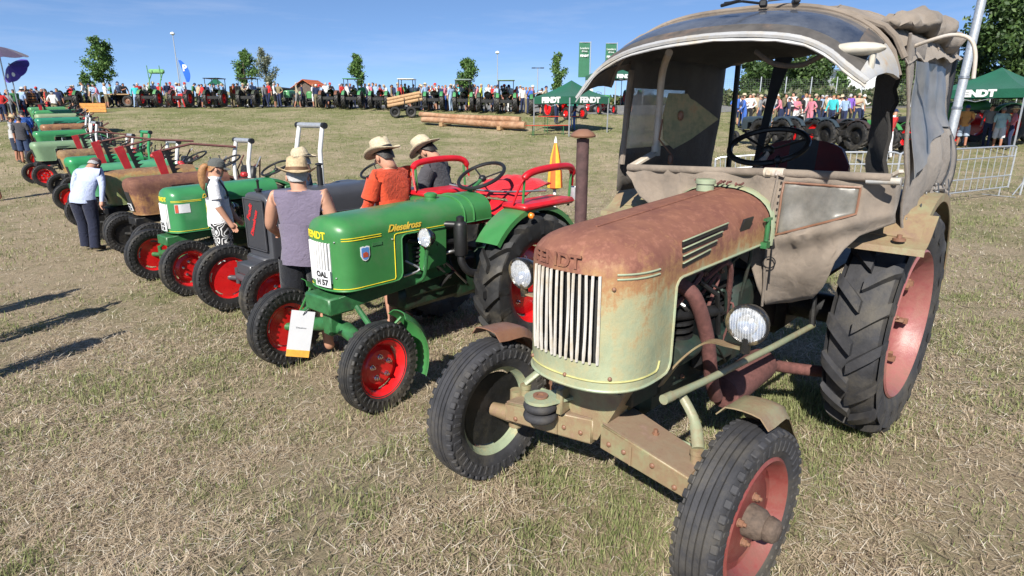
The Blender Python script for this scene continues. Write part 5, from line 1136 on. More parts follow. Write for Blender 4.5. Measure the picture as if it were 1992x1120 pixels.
for n_ in 'lr': BONES += [('chest', 's'+n_, 'torso'), ('s'+n_, 'e'+n_, 'uarm'), ('e'+n_, 'w'+n_, 'farm'), ('w'+n_, 'p'+n_, 'hand'), ('hip', 'h'+n_, 'torso'), ('h'+n_, 'k'+n_, 'thigh'), ('k'+n_, 'a'+n_, 'shin'), ('a'+n_, 't'+n_, 'foot')]
RAD = dict(hip=.135, waist=.125, chest=.156, neck=.064, skull=.086, crown=.066, s=.070, e=.045, w=.031, p=.036, h=.098, k=.060, a=.043, t=.038)
def rad_of(n): return RAD.get(n, RAD.get(n[0], .05))
def seg_dist(p, a, b, ra, rb):
    d = b-a; t = clamp((p-a).dot(d)/max(1e-9, d.length_squared)); return (p-(a+d*t)).length/lerp(ra, rb, t)
BODY_CACHE = {}
def body_mesh(p, key, sub=2, sleeves='short', legs='long', fem=False):
    k = (key, sub, sleeves, legs, fem)
    if k in BODY_CACHE: return BODY_CACHE[k]
    J = pose_joints(p); names = list(J); me = bpy.data.meshes.new('skeleton'); me.from_pydata([J[n] for n in names], [(names.index(a), names.index(b)) for a, b, _ in BONES], [])
    o = bpy.data.objects.new('skeleton', me); scene.collection.objects.link(o); md = o.modifiers.new('skin', 'SKIN'); md.use_smooth_shade = True
    big = 1+p.get('belly', 0)
    for i, n in enumerate(names):
        r = RAD.get(n, RAD.get(n[0])) if n in RAD or n[0] in RAD else .05
        if n in ('waist', 'hip'): r *= big
        if fem and n in ('waist',): r *= .86
        if fem and n in ('chest',): r *= .88
        me.skin_vertices[0].data[i].radius = (r, r); me.skin_vertices[0].data[i].use_root = (n == 'hip')
    sb = o.modifiers.new('sub', 'SUBSURF'); sb.levels = sub; sb.render_levels = sub
    dg = bpy.context.evaluated_depsgraph_get(); dg.update(); out = bpy.data.meshes.new_from_object(o.evaluated_get(dg)); bpy.data.objects.remove(o); bpy.data.meshes.remove(me)
    JV = {n: Vector(c) for n, c in J.items()}; lean = p.get('lean', 0.); hp = Vector((0, 0, .93)); rot = Matrix.Rotation(lean, 3, 'Y'); hrot = Matrix.Rotation(p.get('nod', 0.), 3, 'Y') @ Matrix.Rotation(p.get('turn', 0.), 3, 'Z') if ('nod' in p or 'turn' in p) else None
    def lab(c): return min(((seg_dist(c, JV[a], JV[b], rad_of(a), rad_of(b)), l, a) for a, b, l in BONES), key=lambda t: t[0])
    labs = [lab(v.co) for v in out.vertices]
    for v, (d, l, a) in zip(out.vertices, labs):
        c = v.co.copy()
        if l == 'torso': c.x *= .74
        if l == 'head': c.y *= .86
        if l == 'foot': c.z = max(c.z, .002)
        upper = l in ('head', 'uarm', 'farm', 'hand') or (l == 'torso' and v.co.z > .93)
        if l == 'head' and hrot is not None: w = ss((v.co.z-1.45)/.08); q = hrot@(c-JV['neck'])+JV['neck']; c = c.lerp(q, w)
        if upper and lean:
            w = ss((v.co.z-.88)/.2) if l == 'torso' else 1; q = rot@(c-hp)+hp; c = c.lerp(q, w)
        v.co = c
    # clothing by region: 0 skin, 1 top, 2 trousers, 3 shoes
    for f in out.polygons:
        ls = [labs[i][1] for i in f.vertices]; l = max(set(ls), key=ls.count); zc = sum(out.vertices[i].co.z for i in f.vertices)/len(f.vertices); mi = 0
        if l == 'torso': mi = 1 if zc > .97 else 2
        if l == 'torso' and sleeves == 'none' and abs(sum(out.vertices[i].co.y for i in f.vertices)/len(f.vertices)) > .175: mi = 0
        if l == 'uarm' and sleeves in ('short', 'long'): mi = 1
        elif l == 'farm' and sleeves == 'long': mi = 1
        elif l == 'thigh': mi = 2
        elif l == 'shin' and legs == 'long': mi = 2
        elif l == 'foot': mi = 3
        f.material_index = mi; f.use_smooth = True
    out.name = 'person'; BODY_CACHE[k] = (out, JV, rot, hp, hrot); return BODY_CACHE[k]
def hat_mb(kind, c, nod=0., turn=0.):
    mb = MB(); c = Vector(c); n = 22
    if kind in ('straw', 'straw2', 'bucket'):
        br = .175 if kind != 'bucket' else .12
        mb.lathe([(.0, .128), (.035, .122), (.062, .126), (.086, .11), (.094, .06), (.10, .0), (.125, -.004), (br*.9, -.004), (br, .006), (br, .000), (br*.9, -.010), (.10, -.010)], n, (0, 0, 0), 'z')
        mb.v = [(x*1.10, y*.96, z+(.030*(y/br)**2-.028*(x/br)**2 if abs(x)+abs(y) > .14 else 0)-(.018 if z > .10 and abs(y) < .03 else 0)) for x, y, z in mb.v]
    else:
        mb.lathe([(0, .105), (.04, .10), (.075, .075), (.097, .03), (.10, -.012), (.094, -.012)], n, (0, 0, 0), 'z'); mb.v = [(x*1.08, y*.92, z) for x, y, z in mb.v]
        g = [[Vector((.09+t*.085*math.cos(a*.9), .085*math.sin(a*1.15), -.008-.02*t-.018*abs(math.sin(a)))) for t in np.linspace(0, 1, 4)] for a in np.linspace(-1.1, 1.1, 9)]; mb.sheet(g, .004)
    return mb
HAND = {}
def fingers(mb, w, p, side):
    """four unequal curled fingers and a thumb leaving the side of the palm"""
    d = (p-w).normalized(); ax = Vector((1, 0, 0)); ax = (ax-d*ax.dot(d)).normalized(); inw = d.cross(ax)*(-side)
    for k, (o, L) in enumerate(((.024, .066), (.009, .075), (-.006, .070), (-.021, .054))):
        b = p+ax*o-d*.015; mb.tube([b, b+d*L*.5+inw*.004, b+d*L*.85+inw*.018, b+d*L*.98+inw*.032], [.0088, .0085, .0078, .006], 6)
    b = w+(p-w)*.35+ax*.028; mb.tube([b, b+ax*.016+d*.03+inw*.006, b+ax*.014+d*.058+inw*.014], [.011, .010, .007], 6)
def person(label, loc, face, p, key, shirt, pants, sleeves='short', legs='long', hat=None, hatmat=None, hair='brown', h=1.7, skin=None, fem=False, near=False, group=None, shoes=None, sub=1, pony=False, wide=1.08):
    me, JV, rot, hp, hrot = body_mesh(p, key, sub, sleeves, legs, fem); sc = h/1.722
    o = bpy.data.objects.new('person', me); scene.collection.objects.link(o); o.location = loc; o.rotation_euler = (0, 0, face); o.scale = (sc*wide, sc*wide, sc)
    mats = [skin or SKIN, cloth(shirt) if not isinstance(shirt, bpy.types.Material) else shirt, cloth(pants) if not isinstance(pants, bpy.types.Material) else pants, shoes or SHOE]
    if len(me.materials) == 0:
        for m_ in mats: me.materials.append(m_)
    for i, m_ in enumerate(mats): o.material_slots[i].link = 'OBJECT'; o.material_slots[i].material = m_
    tag(o, label, 'person', group)
    def up(c): c = Vector(c); return rot@(c-hp)+hp
    def hd(c):
        c = Vector(c); c = hrot@(c-JV['neck'])+JV['neck'] if hrot is not None else c; return up(c)
    e = empty('head_top', (0, 0, 0)); 
    Q = rot@(hrot if hrot is not None else Matrix.Identity(3)); bpy.data.objects.remove(e)
    kh = ('hair', hair, pony, near)
    if kh not in CACHE:
        mb = MB(); n = 14 if near else 8; rings = []
        for i in range(n//2+3):
            ring = []
            for j in range(n):
                a = 2*math.pi*j/n; mxt = lerp(R(60), R(102), clamp((.35-math.cos(a))/1.1)); th = lerp(.02, mxt, i/(n//2+2)); ring.append(Vector((.094*math.sin(th)*math.cos(a), .084*math.sin(th)*math.sin(a), .10*math.cos(th)-(.025 if math.cos(a) < -.3 and th > R(95) else 0))))
            rings.append(ring)
        mb.loft(rings, True, False)
        if pony: mb.tube(curve_pts([(-.085, 0, .03), (-.13, 0, .0), (-.145, .01, -.10), (-.13, .015, -.22), (-.11, .02, -.30)], 4), [.02, .03, .035, .038, .04, .042, .045, .045, .043, .042, .04, .036, .032, .028, .022, .015, .006], 9)
        CACHE[kh] = mb.mesh('hair', True, 80)
    ho = link('hair', CACHE[kh], HAIR[hair], o, hd((.008, 0, 1.578))); ho.rotation_euler = Q.to_euler()
    if near:
        for nm, c_, r_ in (('nose', (.094, 0, -.012), (.018, .012, .02)), ('ear', (0, .078, -.01), (.016, .010, .028)), ('ear', (0, -.078, -.01), (.016, .010, .028))):
            f = MB().ball(c_, r_, 8, 6).build(nm, mats[0], o, loc=hd((.008, 0, 1.575))); f.rotation_euler = Q.to_euler()
        for s, n in ((1, 'l'), (-1, 'r')): mb = MB(); fingers(mb, up(JV['w'+n]), up(JV['p'+n]), s); mb.build('fingers', mats[0], o)
        # loose hem of the top, sleeve ends and trouser hems
        mb = MB(); rings = []; bl = 1+p.get('belly', 0)
        for z, a, b in ((1.20, .122, .168), (1.08, .118*bl, .158), (.98, .130*bl, .170), (.90, .138*bl, .182), (.86, .140*bl, .186), (.86, .132*bl, .178), (.95, .11, .15)):
            ring = []
            for j in range(20):
                t = 2*math.pi*j/20; w = 1+.03*math.sin(t*5+z*9)+.02*math.sin(t*9+z*20); c = Vector((a*math.cos(t)*w, b*math.sin(t)*w, z+.008*math.sin(3*t))); q = up(c); ring.append(c.lerp(q, ss((z-.86)/.2)))
            rings.append(ring)
        mb.loft(rings, True, False); mb.build('shirt_hem', mats[1], o, angle=80)
        if sleeves == 'short':
            for n in 'lr':
                s_, e_ = up(JV['s'+n]), up(JV['e'+n]); mb = MB(); mb.tube([vl(s_, e_, .12), vl(s_, e_, .45), vl(s_, e_, .68), vl(s_, e_, .72), vl(s_, e_, .70), vl(s_, e_, .5)], [.066, .068, .073, .073, .066, .05], 14, False); mb.build('sleeve', mats[1], o)
        if legs != 'long':
            for n in 'lr': mb = MB(); mb.tube([vl(JV['h'+n], JV['k'+n], t) for t in (.0, .35, .7, 1.0, 1.04, 1.02, .8)], [.105, .103, .102, .100, .099, .09, .07], 16, False); mb.build('shorts_leg', mats[2], o)
        else:
            for n in 'lr': mb = MB(); mb.tube([vl(JV['h'+n], JV['k'+n], t) for t in (.0, .35, .7, 1.0)]+[vl(JV['k'+n], JV['a'+n], t) for t in (.3, .6, .9, 1.03, 1.0, .8)], [.106, .10, .088, .078, .076, .073, .072, .074, .062, .05], 14, False); mb.build('trouser_leg', mats[2], o)
    if hat:
        kk = ('hat', hat)
        if kk not in CACHE: CACHE[kk] = hat_mb(hat, (0, 0, 0)).mesh('hat', True, 60)
        t = link('hat', CACHE[kk], hatmat or STRAW, o, hd((.004, 0, 1.625 if hat != 'cap' else 1.618))); t.rotation_euler = Q.to_euler(); t.scale = (.87, .87, .92)
        if near and hat.startswith('straw'): b = MB().lathe([(.099, .0), (.103, .002), (.101, .03), (.096, .03)], 20, axis='z').build('hat_band', M['black'] if hat == 'straw2' else pm('hat_band_brown', (.13, .07, .035), .7), t); b.scale = (1.1, .96, 1)
    return o
def near_people():
    A = lambda x, y, s: ((x, s*y, -1), (x+.1, s*y*.3, -1))
    def at(x, y): return (x, y, gz(x, y))
    person('man in grey sleeveless shirt and dark shorts with straw hat, seen from behind', at(-1.74, 5.02), R(97), dict(armr=((-.02, -.32, -1), (.25, -.02, -1)), arml=((.35, .30, -1), (.9, .05, -.4)), stance=.13, belly=.16, nod=.15, turn=.2), 'greyman', (.165, .14, .20), (.012, .013, .018), 'none', 'shorts', 'straw', STRAW, 'grey', 1.70, SKIN, near=True, sub=2)
    maze = bpy.data.materials.get('maze_print') or maze_print()
    w = person('woman in white T-shirt and black and white patterned skirt with grey cap', at(-3.70, 7.72), R(20), dict(arml=((.15, .12, -1), (.5, -.1, -1)), armr=((.05, -.12, -1), (.45, .1, -1)), nod=.18, stance=.09), 'capwoman', (.72, .72, .74), maze, 'short', 'long', 'cap', cloth((.10, .105, .10)), 'blond', 1.66, SKIN, fem=True, near=True, sub=2, pony=True, wide=1.14)
    mb = MB(); mb.tube([(.05, -.13, 1.45), (.10, .0, 1.30), (.12, .12, 1.10), (.06, .19, .98)], .012, 6, flat=.4); mb.tube([(-.04, -.13, 1.46), (-.11, .0, 1.30), (-.10, .13, 1.12), (-.02, .20, .98)], .012, 6, flat=.4); mb.build('bag_strap', M['strap'], w)
    MB().box((.0, .22, .88), (.28, .09, .24), None, .04).build('shoulder_bag', fabric('bag_grey', (.055, .058, .075)), w)
    person('man in orange-red T-shirt with straw hat looking down beside the grey tractor', at(-1.11, 5.78), R(150), dict(arml=((.35, .12, -1), (1, -.1, -.6)), armr=((.3, -.1, -1), (1, .1, -.5)), nod=.32, stance=.12, lean=.06), 'orangeman', (.60, .075, .03), (.03, .03, .035), 'short', 'shorts', 'straw2', STRAW2, 'dark', 1.83, SKIN, near=True, sub=2, wide=1.06)
    person('man in charcoal T-shirt and straw hat bending over the red seats', at(-.70, 6.74), R(165), dict(arml=((.6, .1, -1), (1, 0, -.5)), armr=((.5, -.1, -1), (1, 0, -.6)), nod=.45, lean=.20, stance=.12), 'charcoalman', (.07, .068, .078), (.03, .03, .04), 'short', 'shorts', 'straw', STRAW2, 'dark', 1.87, SKIN, near=True, sub=2, wide=1.13)
    person('man in navy shirt and pale hat with black band behind the grey bonnet', at(-2.46, 7.42), R(200), dict(nod=.2, arml=((.3, .15, -1), (.8, -.1, -.5))), 'navyman', (.02, .035, .07), (.03, .03, .04), 'long', 'long', 'straw2', STRAW2, 'grey', 1.76, SKIN2, near=True, sub=2)
    g = G(180, 487)
    person('man in pale blue shirt and navy trousers bending towards the mint tractor', (g.x, g.y, g.z), R(86), dict(lean=.50, nod=.4, arml=((.25, .22, -1), (.3, -.05, -1)), armr=((.1, -.28, -1), (.25, .02, -1)), stance=.12, step=.06), 'blueman', (.42, .48, .66), (.018, .022, .045), 'long', 'long', 'cap', cloth((.13, .065, .06)), 'grey', 1.60, SKIN, near=True, sub=2, wide=1.16)
    g = G(38, 316)
    person('man in white patterned shirt, dark shorts and wide straw hat at the row end', (g.x, g.y, g.z), R(20), dict(arml=((.5, .1, -1), (1, -.3, .2)), armr=((.5, -.1, -1), (1, .3, .1)), nod=.3), 'handsup', (.45, .45, .45), (.03, .04, .07), 'short', 'shorts', 'straw', STRAW, 'brown', 1.66, SKIN2, near=True, sub=1)
    g = G(54, 318)
    person('man in dark grey T-shirt with bare head beside the straw hat man', (g.x, g.y, g.z), R(110), dict(arml=A(.1, .15, 1), armr=A(.2, .15, -1), nod=.25), 'plain', (.055, .055, .065), (.03, .05, .11), 'short', 'shorts', None, None, 'dark', 1.66, SKIN2, near=True, sub=1)
    g = G(62, 309)
    person('man in bright blue shirt and dark cap half hidden behind grey T-shirt man', (g.x, g.y, g.z), R(150), dict(arml=A(.1, .15, 1), armr=A(.2, .15, -1), nod=.2), 'plain', (.06, .17, .55), (.05, .05, .08), 'short', 'long', 'cap', cloth((.02, .02, .03)), 'dark', 1.76, SKIN2, near=True, sub=1)
    g = G(-14, 392)
    person('person in black shorts cut off by the picture edge, bare legs', (g.x, g.y, g.z), R(180), dict(step=.10), 'stride', (.10, .10, .12), (.012, .012, .014), 'short', 'shorts', None, None, 'brown', 1.68, SKIN2, near=True, sub=1)
    # three onlookers just outside the frame whose shadows fall across the grass
    for i, (tx, ty) in enumerate([G(u_, v_)[:2] for u_, v_ in ((238, 645), (238, 585), (160, 560))]):
        x, y = tx-SUN_DIR[0]*2.18, ty-SUN_DIR[1]*2.18
        person(('onlooker in khaki shirt standing before the row, shadow nearest', 'onlooker in white shirt standing before the row, middle shadow', 'onlooker in red shirt standing before the row, farthest shadow')[i], at(x, y), R(60+20*i), dict(step=.04*i), 'stride' if i else 'plain', ((.25, .22, .14), (.6, .6, .6), (.4, .05, .05))[i], (.05, .05, .07), 'short', 'long', None, None, 'brown', 1.72, near=False, sub=1, wide=.72)
def maze_print():
    m, nt, b, ns, ls = nodes_of('maze_print'); vec = ns.new('ShaderNodeTexCoord').outputs['Object']
    n = noise_n(nt, vec, 9, 0, .5); f = math_n(nt, 'MULTIPLY', n.outputs['Fac'], 62.); f = math_n(nt, 'SINE', f)
    ls.new(mix_n(nt, ramp_n(nt, f, .40, .52).outputs['Color'], (.015, .015, .018), (.70, .70, .70)), b.inputs['Base Color']); b.inputs['Roughness'].default_value = .85; return m
weathered_tractor(); restored_tractor(); row_tractors(); near_people()
# ------------------------------------------------------------------ road, far field and everything beyond
def PX(g):
    """photo pixels per metre at a spot"""
    d = g.y*math.cos(PITCH)+(CAM_H-g.z)*math.sin(PITCH); return FOC/d
def on_ray(u, v, dist):
    p = Vector((0, 0, CAM_H))+ray(u, v)*dist; return p
def under(u, v, dist): p = on_ray(u, v, dist); return Vector((p.x, p.y, gz(p.x, p.y)))
M['asphalt'] = pm('asphalt', (.17, .165, .16), .9, 0, .2, 3, .2, dirt=(.22, .21, .19))
def road():
    near = [(-260, 262), (-120, 250), (0, 238), (120, 222), (250, 208.5), (400, 207.6), (600, 208.5), (720, 210.5), (830, 213), (960, 217), (1080, 220), (1180, 223), (1260, 224), (1340, 222), (1450, 216), (1600, 212), (1800, 209), (2100, 207.5)]
    P = [G(u, v) for u, v in near]; g = []
    for i, p in enumerate(P):
        row = []
        for k in range(8): q = p+Vector((0, k*1.3, 0)); row.append(Vector((q.x, q.y, gz(q.x, q.y)+.02)))
        g.append(row)
    vs = [p for r in g for p in r]; mb = MB(); mb.add(vs, [(i*8+j, i*8+j+1, (i+1)*8+j+1, (i+1)*8+j) for i in range(len(g)-1) for j in range(7)]); tag(mb.build('road', M['asphalt'], angle=80), kind='structure')
def scatter_leaves(pts, size, name, cols, seed, parent=None, flatn=False):
    """a crown: one small bent leaf clump per point"""
    rs = np.random.RandomState(seed); n = len(pts); P = np.array(pts, dtype=np.float32)
    a = rs.normal(0, 1, (n, 3)); a /= np.linalg.norm(a, axis=1)[:, None]; b = rs.normal(0, 1, (n, 3)); b -= a*(a*b).sum(1)[:, None]; b /= np.linalg.norm(b, axis=1)[:, None]
    s = (size*rs.uniform(.6, 1.4, n))[:, None]; V = np.stack([P-a*s, P+b*s*.55, P+a*s, P-b*s*.55], 1).reshape(-1, 3)
    f = np.arange(4*n).reshape(-1, 4); me = bpy.data.meshes.new(name); me.from_pydata(V.tolist(), [], f.tolist())
    c = np.array(cols)[rs.randint(0, len(cols), n)]*rs.uniform(.75, 1.25, (n, 1)); at = me.attributes.new('tint', 'FLOAT_COLOR', 'POINT'); at.data.foreach_set('color', np.repeat(np.concatenate([c, np.ones((n, 1))], 1), 4, 0).astype(np.float32).ravel())
    if 'leafmat' not in MATS:
        m, nt, bb, ns, ls = nodes_of('leaf'); an = ns.new('ShaderNodeAttribute'); an.attribute_name = 'tint'; ls.new(an.outputs['Color'], bb.inputs['Base Color']); bb.inputs['Roughness'].default_value = .55
        tr = ns.new('ShaderNodeBsdfTranslucent'); ls.new(an.outputs['Color'], tr.inputs['Color']); mxs = ns.new('ShaderNodeMixShader'); mxs.inputs[0].default_value = .3; ls.new(bb.outputs[0], mxs.inputs[1]); ls.new(tr.outputs[0], mxs.inputs[2]); ls.new(mxs.outputs[0], ns['Material Output'].inputs['Surface']); MATS['leafmat'] = m
    return link(name, me, MATS['leafmat'], parent)
BARK = pm('bark', (.10, .075, .055), .9, 0, .3, 20, .4)
GREENS = [(.08, .165, .035), (.11, .21, .05), (.15, .25, .065), (.055, .115, .03)]
def tree(label, base, h, cw, ch0, seed, n=2600, leaf=.16, greens=GREENS, shape='egg', group='young trees along the road'):
    """trunk to height h, crown of half-width cw starting at height ch0"""
    r = random.Random(seed); T = empty('tree', base); tag(T, label, 'tree', group); limbs = []
    tr = curve_pts([(0, 0, -.2), (r.uniform(-.05, .05), r.uniform(-.05, .05), h*.3), (r.uniform(-.1, .1), r.uniform(-.1, .1), h*.65), (r.uniform(-.1, .1), 0, h*.97)], 5)
    mb = MB(); w0 = h*.017+.02; mb.tube(tr, [lerp(w0, .012, i/(len(tr)-1)) for i in range(len(tr))], 8); clumps = []
    k = int(10+cw*5); n = int(n*1.5); leaf *= .78
    for i in range(k):
        t = lerp(ch0/h, .97, (i+r.random())/k); z = t*h; f = (z-ch0)/(h-ch0); env = cw*(math.sin(math.pi*clamp(f*.86+.14))**.75 if shape == 'egg' else math.sqrt(max(.02, 1-(1.75*f-.75)**2)) if shape == 'round' else 1-.8*f)
        a = r.uniform(0, 6.283); L = env*r.uniform(.55, 1.12); p0 = tr[min(len(tr)-1, int(t*.85*(len(tr)-1)))]; p1 = Vector((math.cos(a)*L, math.sin(a)*L, z+.12*L)); mb.tube([p0, p0.lerp(p1, .55)+Vector((0, 0, -.05*L)), p1], [w0*.35, w0*.2, .006], 5); clumps.append((p1, .30*env+.12)); clumps.append((p0.lerp(p1, .6), .28*env+.12))
    mb.build('trunk', BARK, T); pts = []
    while len(pts) < n:
        c, rad = clumps[r.randrange(len(clumps))]; pts.append(tuple(c+Vector((r.gauss(0, .42), r.gauss(0, .42), r.gauss(0, .40)))*rad*1.25))
    scatter_leaves(pts, leaf, 'crown', greens, seed, T); return T
def far_tractor(label, g, head, body, rimm=None, under=None, **k):
    d = dict(rf=.36, rr=.66, wr=.32, wf=.18, ft=1.25, rt=1.32, L=1.9, w=.27, xr=-1.5, zpan=.8, zb=1.15, zs=1.22, ztf=1.40, ztr=1.46, body=body, under=under or M['dark'], rim=rimm or M['red_rim'], disc=rimm or M['red_rim'], grille='none', nolamp=True, sc=.84); d.update(k)
    T, h = tractor('parade_tractor', label, g, head, d, 'tractors lined up along the road', 2)
    if k.get('roof'):
        col = k['roof']; rz_ = 2.25
        for x, y in ((-.9, .55), (-.9, -.55), (-2.2, .55), (-2.2, -.55)): MB().tube([(x, y, .9), (x, y, rz_)], .03, 6).build('roof_post', M['dark'], T)
        MB().box((-1.55, 0, rz_+.03), (1.5, 1.3, .06), None, .02).build('roof', col, T)
    mb = MB(); mb.box((-2.3, 0, .75), (.1, .9, .25), None, .02); mb.bar((-2.2, 0, .6), (-2.75, 0, .55), .1, .06); mb.build('hitch', M['dark'], T)
    return T
def letters(body, size, mat, parent, o, ex, ey, bold=.01, extr=.004, name='lettering', sx=1.):
    mb = MB(); flat_text(mb, body, size, o, ex, ey, extr=extr, bold=bold, sx=sx); return mb.build(name, mat, parent, smooth=False)
TENT = fabric('tent_green', (.012, .10, .058), (.010, .085, .05), .6, 2., 300., .2)
def tent(label, c, half, rz, eave, apex, posts=True):
    T = empty('pavilion', c, rz); tag(T, label, 'tent', 'green pavilions'); g = []
    corners = [Vector((half, half, eave)), Vector((-half, half, eave)), Vector((-half, -half, eave)), Vector((half, -half, eave))]; top = Vector((0, 0, apex))
    for i in range(4):
        a, b = corners[i], corners[(i+1) % 4]; rows = []
        for t in np.linspace(0, 1, 8): sag = -.06*math.sin(math.pi*t); rows.append([a.lerp(top, t).lerp(b.lerp(top, t), s)+Vector((0, 0, sag*math.sin(math.pi*s)-.16*math.sin(math.pi*t)*.5)) for s in np.linspace(0, 1, 6)])
        mb = MB(); mb.sheet(rows, .008); mb.build('canopy', TENT, T)
        mb = MB(); mb.sheet([[a.lerp(b, s)*1.003+Vector((0, 0, -z)) for s in np.linspace(0, 1, 8)] for z in (0, .16, .32)], .008); mb.build('valance', TENT, T)
        d = (b-a).normalized(); n = d.cross(Vector((0, 0, 1))).normalized(); m_ = (a+b)/2; n = n if n.dot(m_) > 0 else -n; ex = Vector((0, 0, 1)).cross(n)
        letters('FENDT', .34, M['white'], T, m_*1.003+n*.02+Vector((0, 0, -.16)), ex, (0, 0, 1), .022, sx=1.25)
    if posts:
        for p in corners: MB().box((p.x*.99, p.y*.99, p.z/2-.1), (.045, .045, p.z+.1)).build('post', M['grey_metal'], T)
        mb = MB()
        for i in range(4):
            a, b = corners[i], corners[(i+1) % 4]
            for s in (0, 1): mb.bar(a.lerp(b, s*.5)*.98+Vector((0, 0, -.05-.35*s)), a.lerp(b, .5+.5*s)*.98+Vector((0, 0, -.40+.35*s)), .02, .02)
        mb.build('truss', M['grey_metal'], T)
    return T
def barrier(label, a, b, h=1.1):
    T = empty('crowd_barrier', a); d = Vector(b)-Vector(a); L = math.hypot(d.x, d.y); T.rotation_euler = (0, -math.atan2(d.z, L), math.atan2(d.y, d.x)); tag(T, label, 'barrier', 'steel crowd barriers')
    MB().tube(curve_pts([(.0, 0, .18), (.0, 0, h-.12), (.03, 0, h-.03), (.12, 0, h)], 4)+curve_pts([(L-.12, 0, h), (L-.03, 0, h-.03), (L, 0, h-.12), (L, 0, .18)], 4), .019, 8).build('frame', M['grey_metal'], T)
    for z in (.20, .46, h-.22): MB().tube([(0, 0, z), (L, 0, z)], .014, 8).build('crossbar', M['grey_metal'], T)
    for i in range(1, 16): MB().tube([(L*i/16, 0, .20), (L*i/16, 0, h-.02)], .008, 6).build('upright', M['grey_metal'], T)
    for x in (.35, L-.35): mb = MB(); mb.bar((x, -.32, .02), (x, .32, .02), .04, .012); mb.tube([(x, 0, .02), (x, 0, .22)], .016, 8); mb.build('foot', M['grey_metal'], T)
    return T
BLUEGREY = paint('blue_grey', (.035, .05, .06), .4, .1)
def far_rows():
    up = R(90)
    D = lambda *a: paint('far_%02d%02d%02d' % tuple(int(c*100) for c in a), a, .45, .1)
    F = far_tractor; dk = M['dark']
    # left part of the parade, seen from behind
    F('dark green tractor beneath the tall leafy tree', G(158, 210), up+.2, D(.05, .16, .06), dk)
    T = F('tractor with raised pale green front loader and red rear wheel', G(312, 207.6), up+.12, D(.10, .26, .10), M['red_rim'], roof=None)
    for s in (-1, 1): MB().tube([(-.7, s*.45, 1.2), (-.3, s*.45, 2.2), (.5, s*.45, 2.95)], .05, 8).build('loader_arm', D(.10, .26, .10), T); MB().tube([(-.2, s*.5, 2.2), (-.3, s*.5, 3.4)], .035, 6).build('loader_post', D(.10, .26, .10), T)
    MB().box((.3, 0, 2.95), (.3, 1.3, .38), None, .1).build('loader_bucket', D(.16, .36, .13), T)
    F('tractor with red seat behind the blue parking flag', G(376, 207.6), up, D(.12, .03, .03), M['red_rim'])
    F('dark tractor under a thin canopy frame near the green gazebo', G(440, 208), up, D(.03, .05, .03), M['red_rim'], roof=dk)
    F('tractor with flat dark roof in front of the slatted barn', G(502, 208), up, D(.05, .06, .04), dk, roof=dk)
    F('light green tractor with pale mudguards in front of the barn end', G(560, 208.4), -up, D(.10, .30, .13), dk, fender=D(.22, .42, .22))
    F('small mid green tractor in front of the red-roofed hut', G(604, 208.8), -up, D(.06, .22, .07), dk, sc=.8)
    F('dark tractor with square black screen and rusty mudguards', G(655, 209.5), up, D(.03, .07, .03), dk, fender=D(.16, .07, .04))
    F('tractor with two green side panels below the slim tree', G(698, 210.2), up, D(.07, .24, .10), dk, roof=D(.07, .24, .10))
    F('tractor with white posts and green screens left of the log trailer', G(748, 211.5), up, D(.07, .24, .10), dk)
    F('green tractor directly behind the log trailer', G(800, 212.4), up, D(.05, .16, .07), dk, roof=M['white'])
    F('green tractor with driver in white shirt right of the log trailer', G(850, 213.5), up, D(.06, .24, .09), dk)
    F('green tractor with clear weather canopy beneath the bushy tree', G(905, 215), up, D(.08, .26, .10), dk, roof=D(.28, .36, .34))
    F('low dark tractor right of the bushy tree', G(950, 216.5), up, D(.04, .08, .05), dk)
    F('tractor with open safety frame left of the tall mast', G(985, 217.5), up, D(.07, .25, .09), dk, roof=D(.20, .32, .22))
    F('green tractor half hidden by the left side of the pavilion', G(1048, 221), up, D(.05, .18, .07), M['red_rim'])
    F('teal tractor with red wheels right behind the pavilion', G(1118, 232), R(-60), D(.02, .22, .16), M['red_rim'], sc=.95)
    F('green tractor parked on the open road right of the pavilion', G(1180, 222), R(-75), D(.06, .22, .08), M['red_rim'])
    F('light green tractor at the road edge beside the walkers', under(1222, 208, 50), up, D(.09, .27, .10), M['red_rim'])
    # right field seen through the cab
    rg = R(108)
    F('blue-grey tractor at the left edge of the cab opening', under(1452, 235, 26), rg, BLUEGREY, dk)
    F('blue-grey tractor with bright red wheel, second through the cab opening', under(1512, 237, 26), rg, BLUEGREY, M['red_rim'])
    F('blue-grey tractor with black seat, third through the cab opening', under(1572, 239, 25.5), rg, BLUEGREY, dk)
    F('rusty brown tractor between blue-grey and green tractors', under(1628, 241, 25), rg, D(.05, .035, .03), dk)
    F('green tractor with red warning triangle seen through the cab', under(1682, 243, 24.5), rg, D(.05, .22, .06), M['red_rim'])
    F('black tractor with orange-red wheel hidden behind the hanging flap', under(1735, 240, 26), rg, D(.02, .02, .022), M['red_rim'])
    T = F('big green tractor with large red rear wheel under the right pavilion', G(1822, 281), R(187), D(.05, .22, .06), M['red_rim'], sc=1.25, seat=M['seat_black'])
    F('dark blue-grey tractor at the right picture edge', G(2010, 262), R(150), BLUEGREY, M['red_rim'], sc=1.1)
    F('long green tractor behind the red wheel', under(1985, 205, 27), R(185), D(.05, .22, .06), M['red_rim'], sc=1.15)
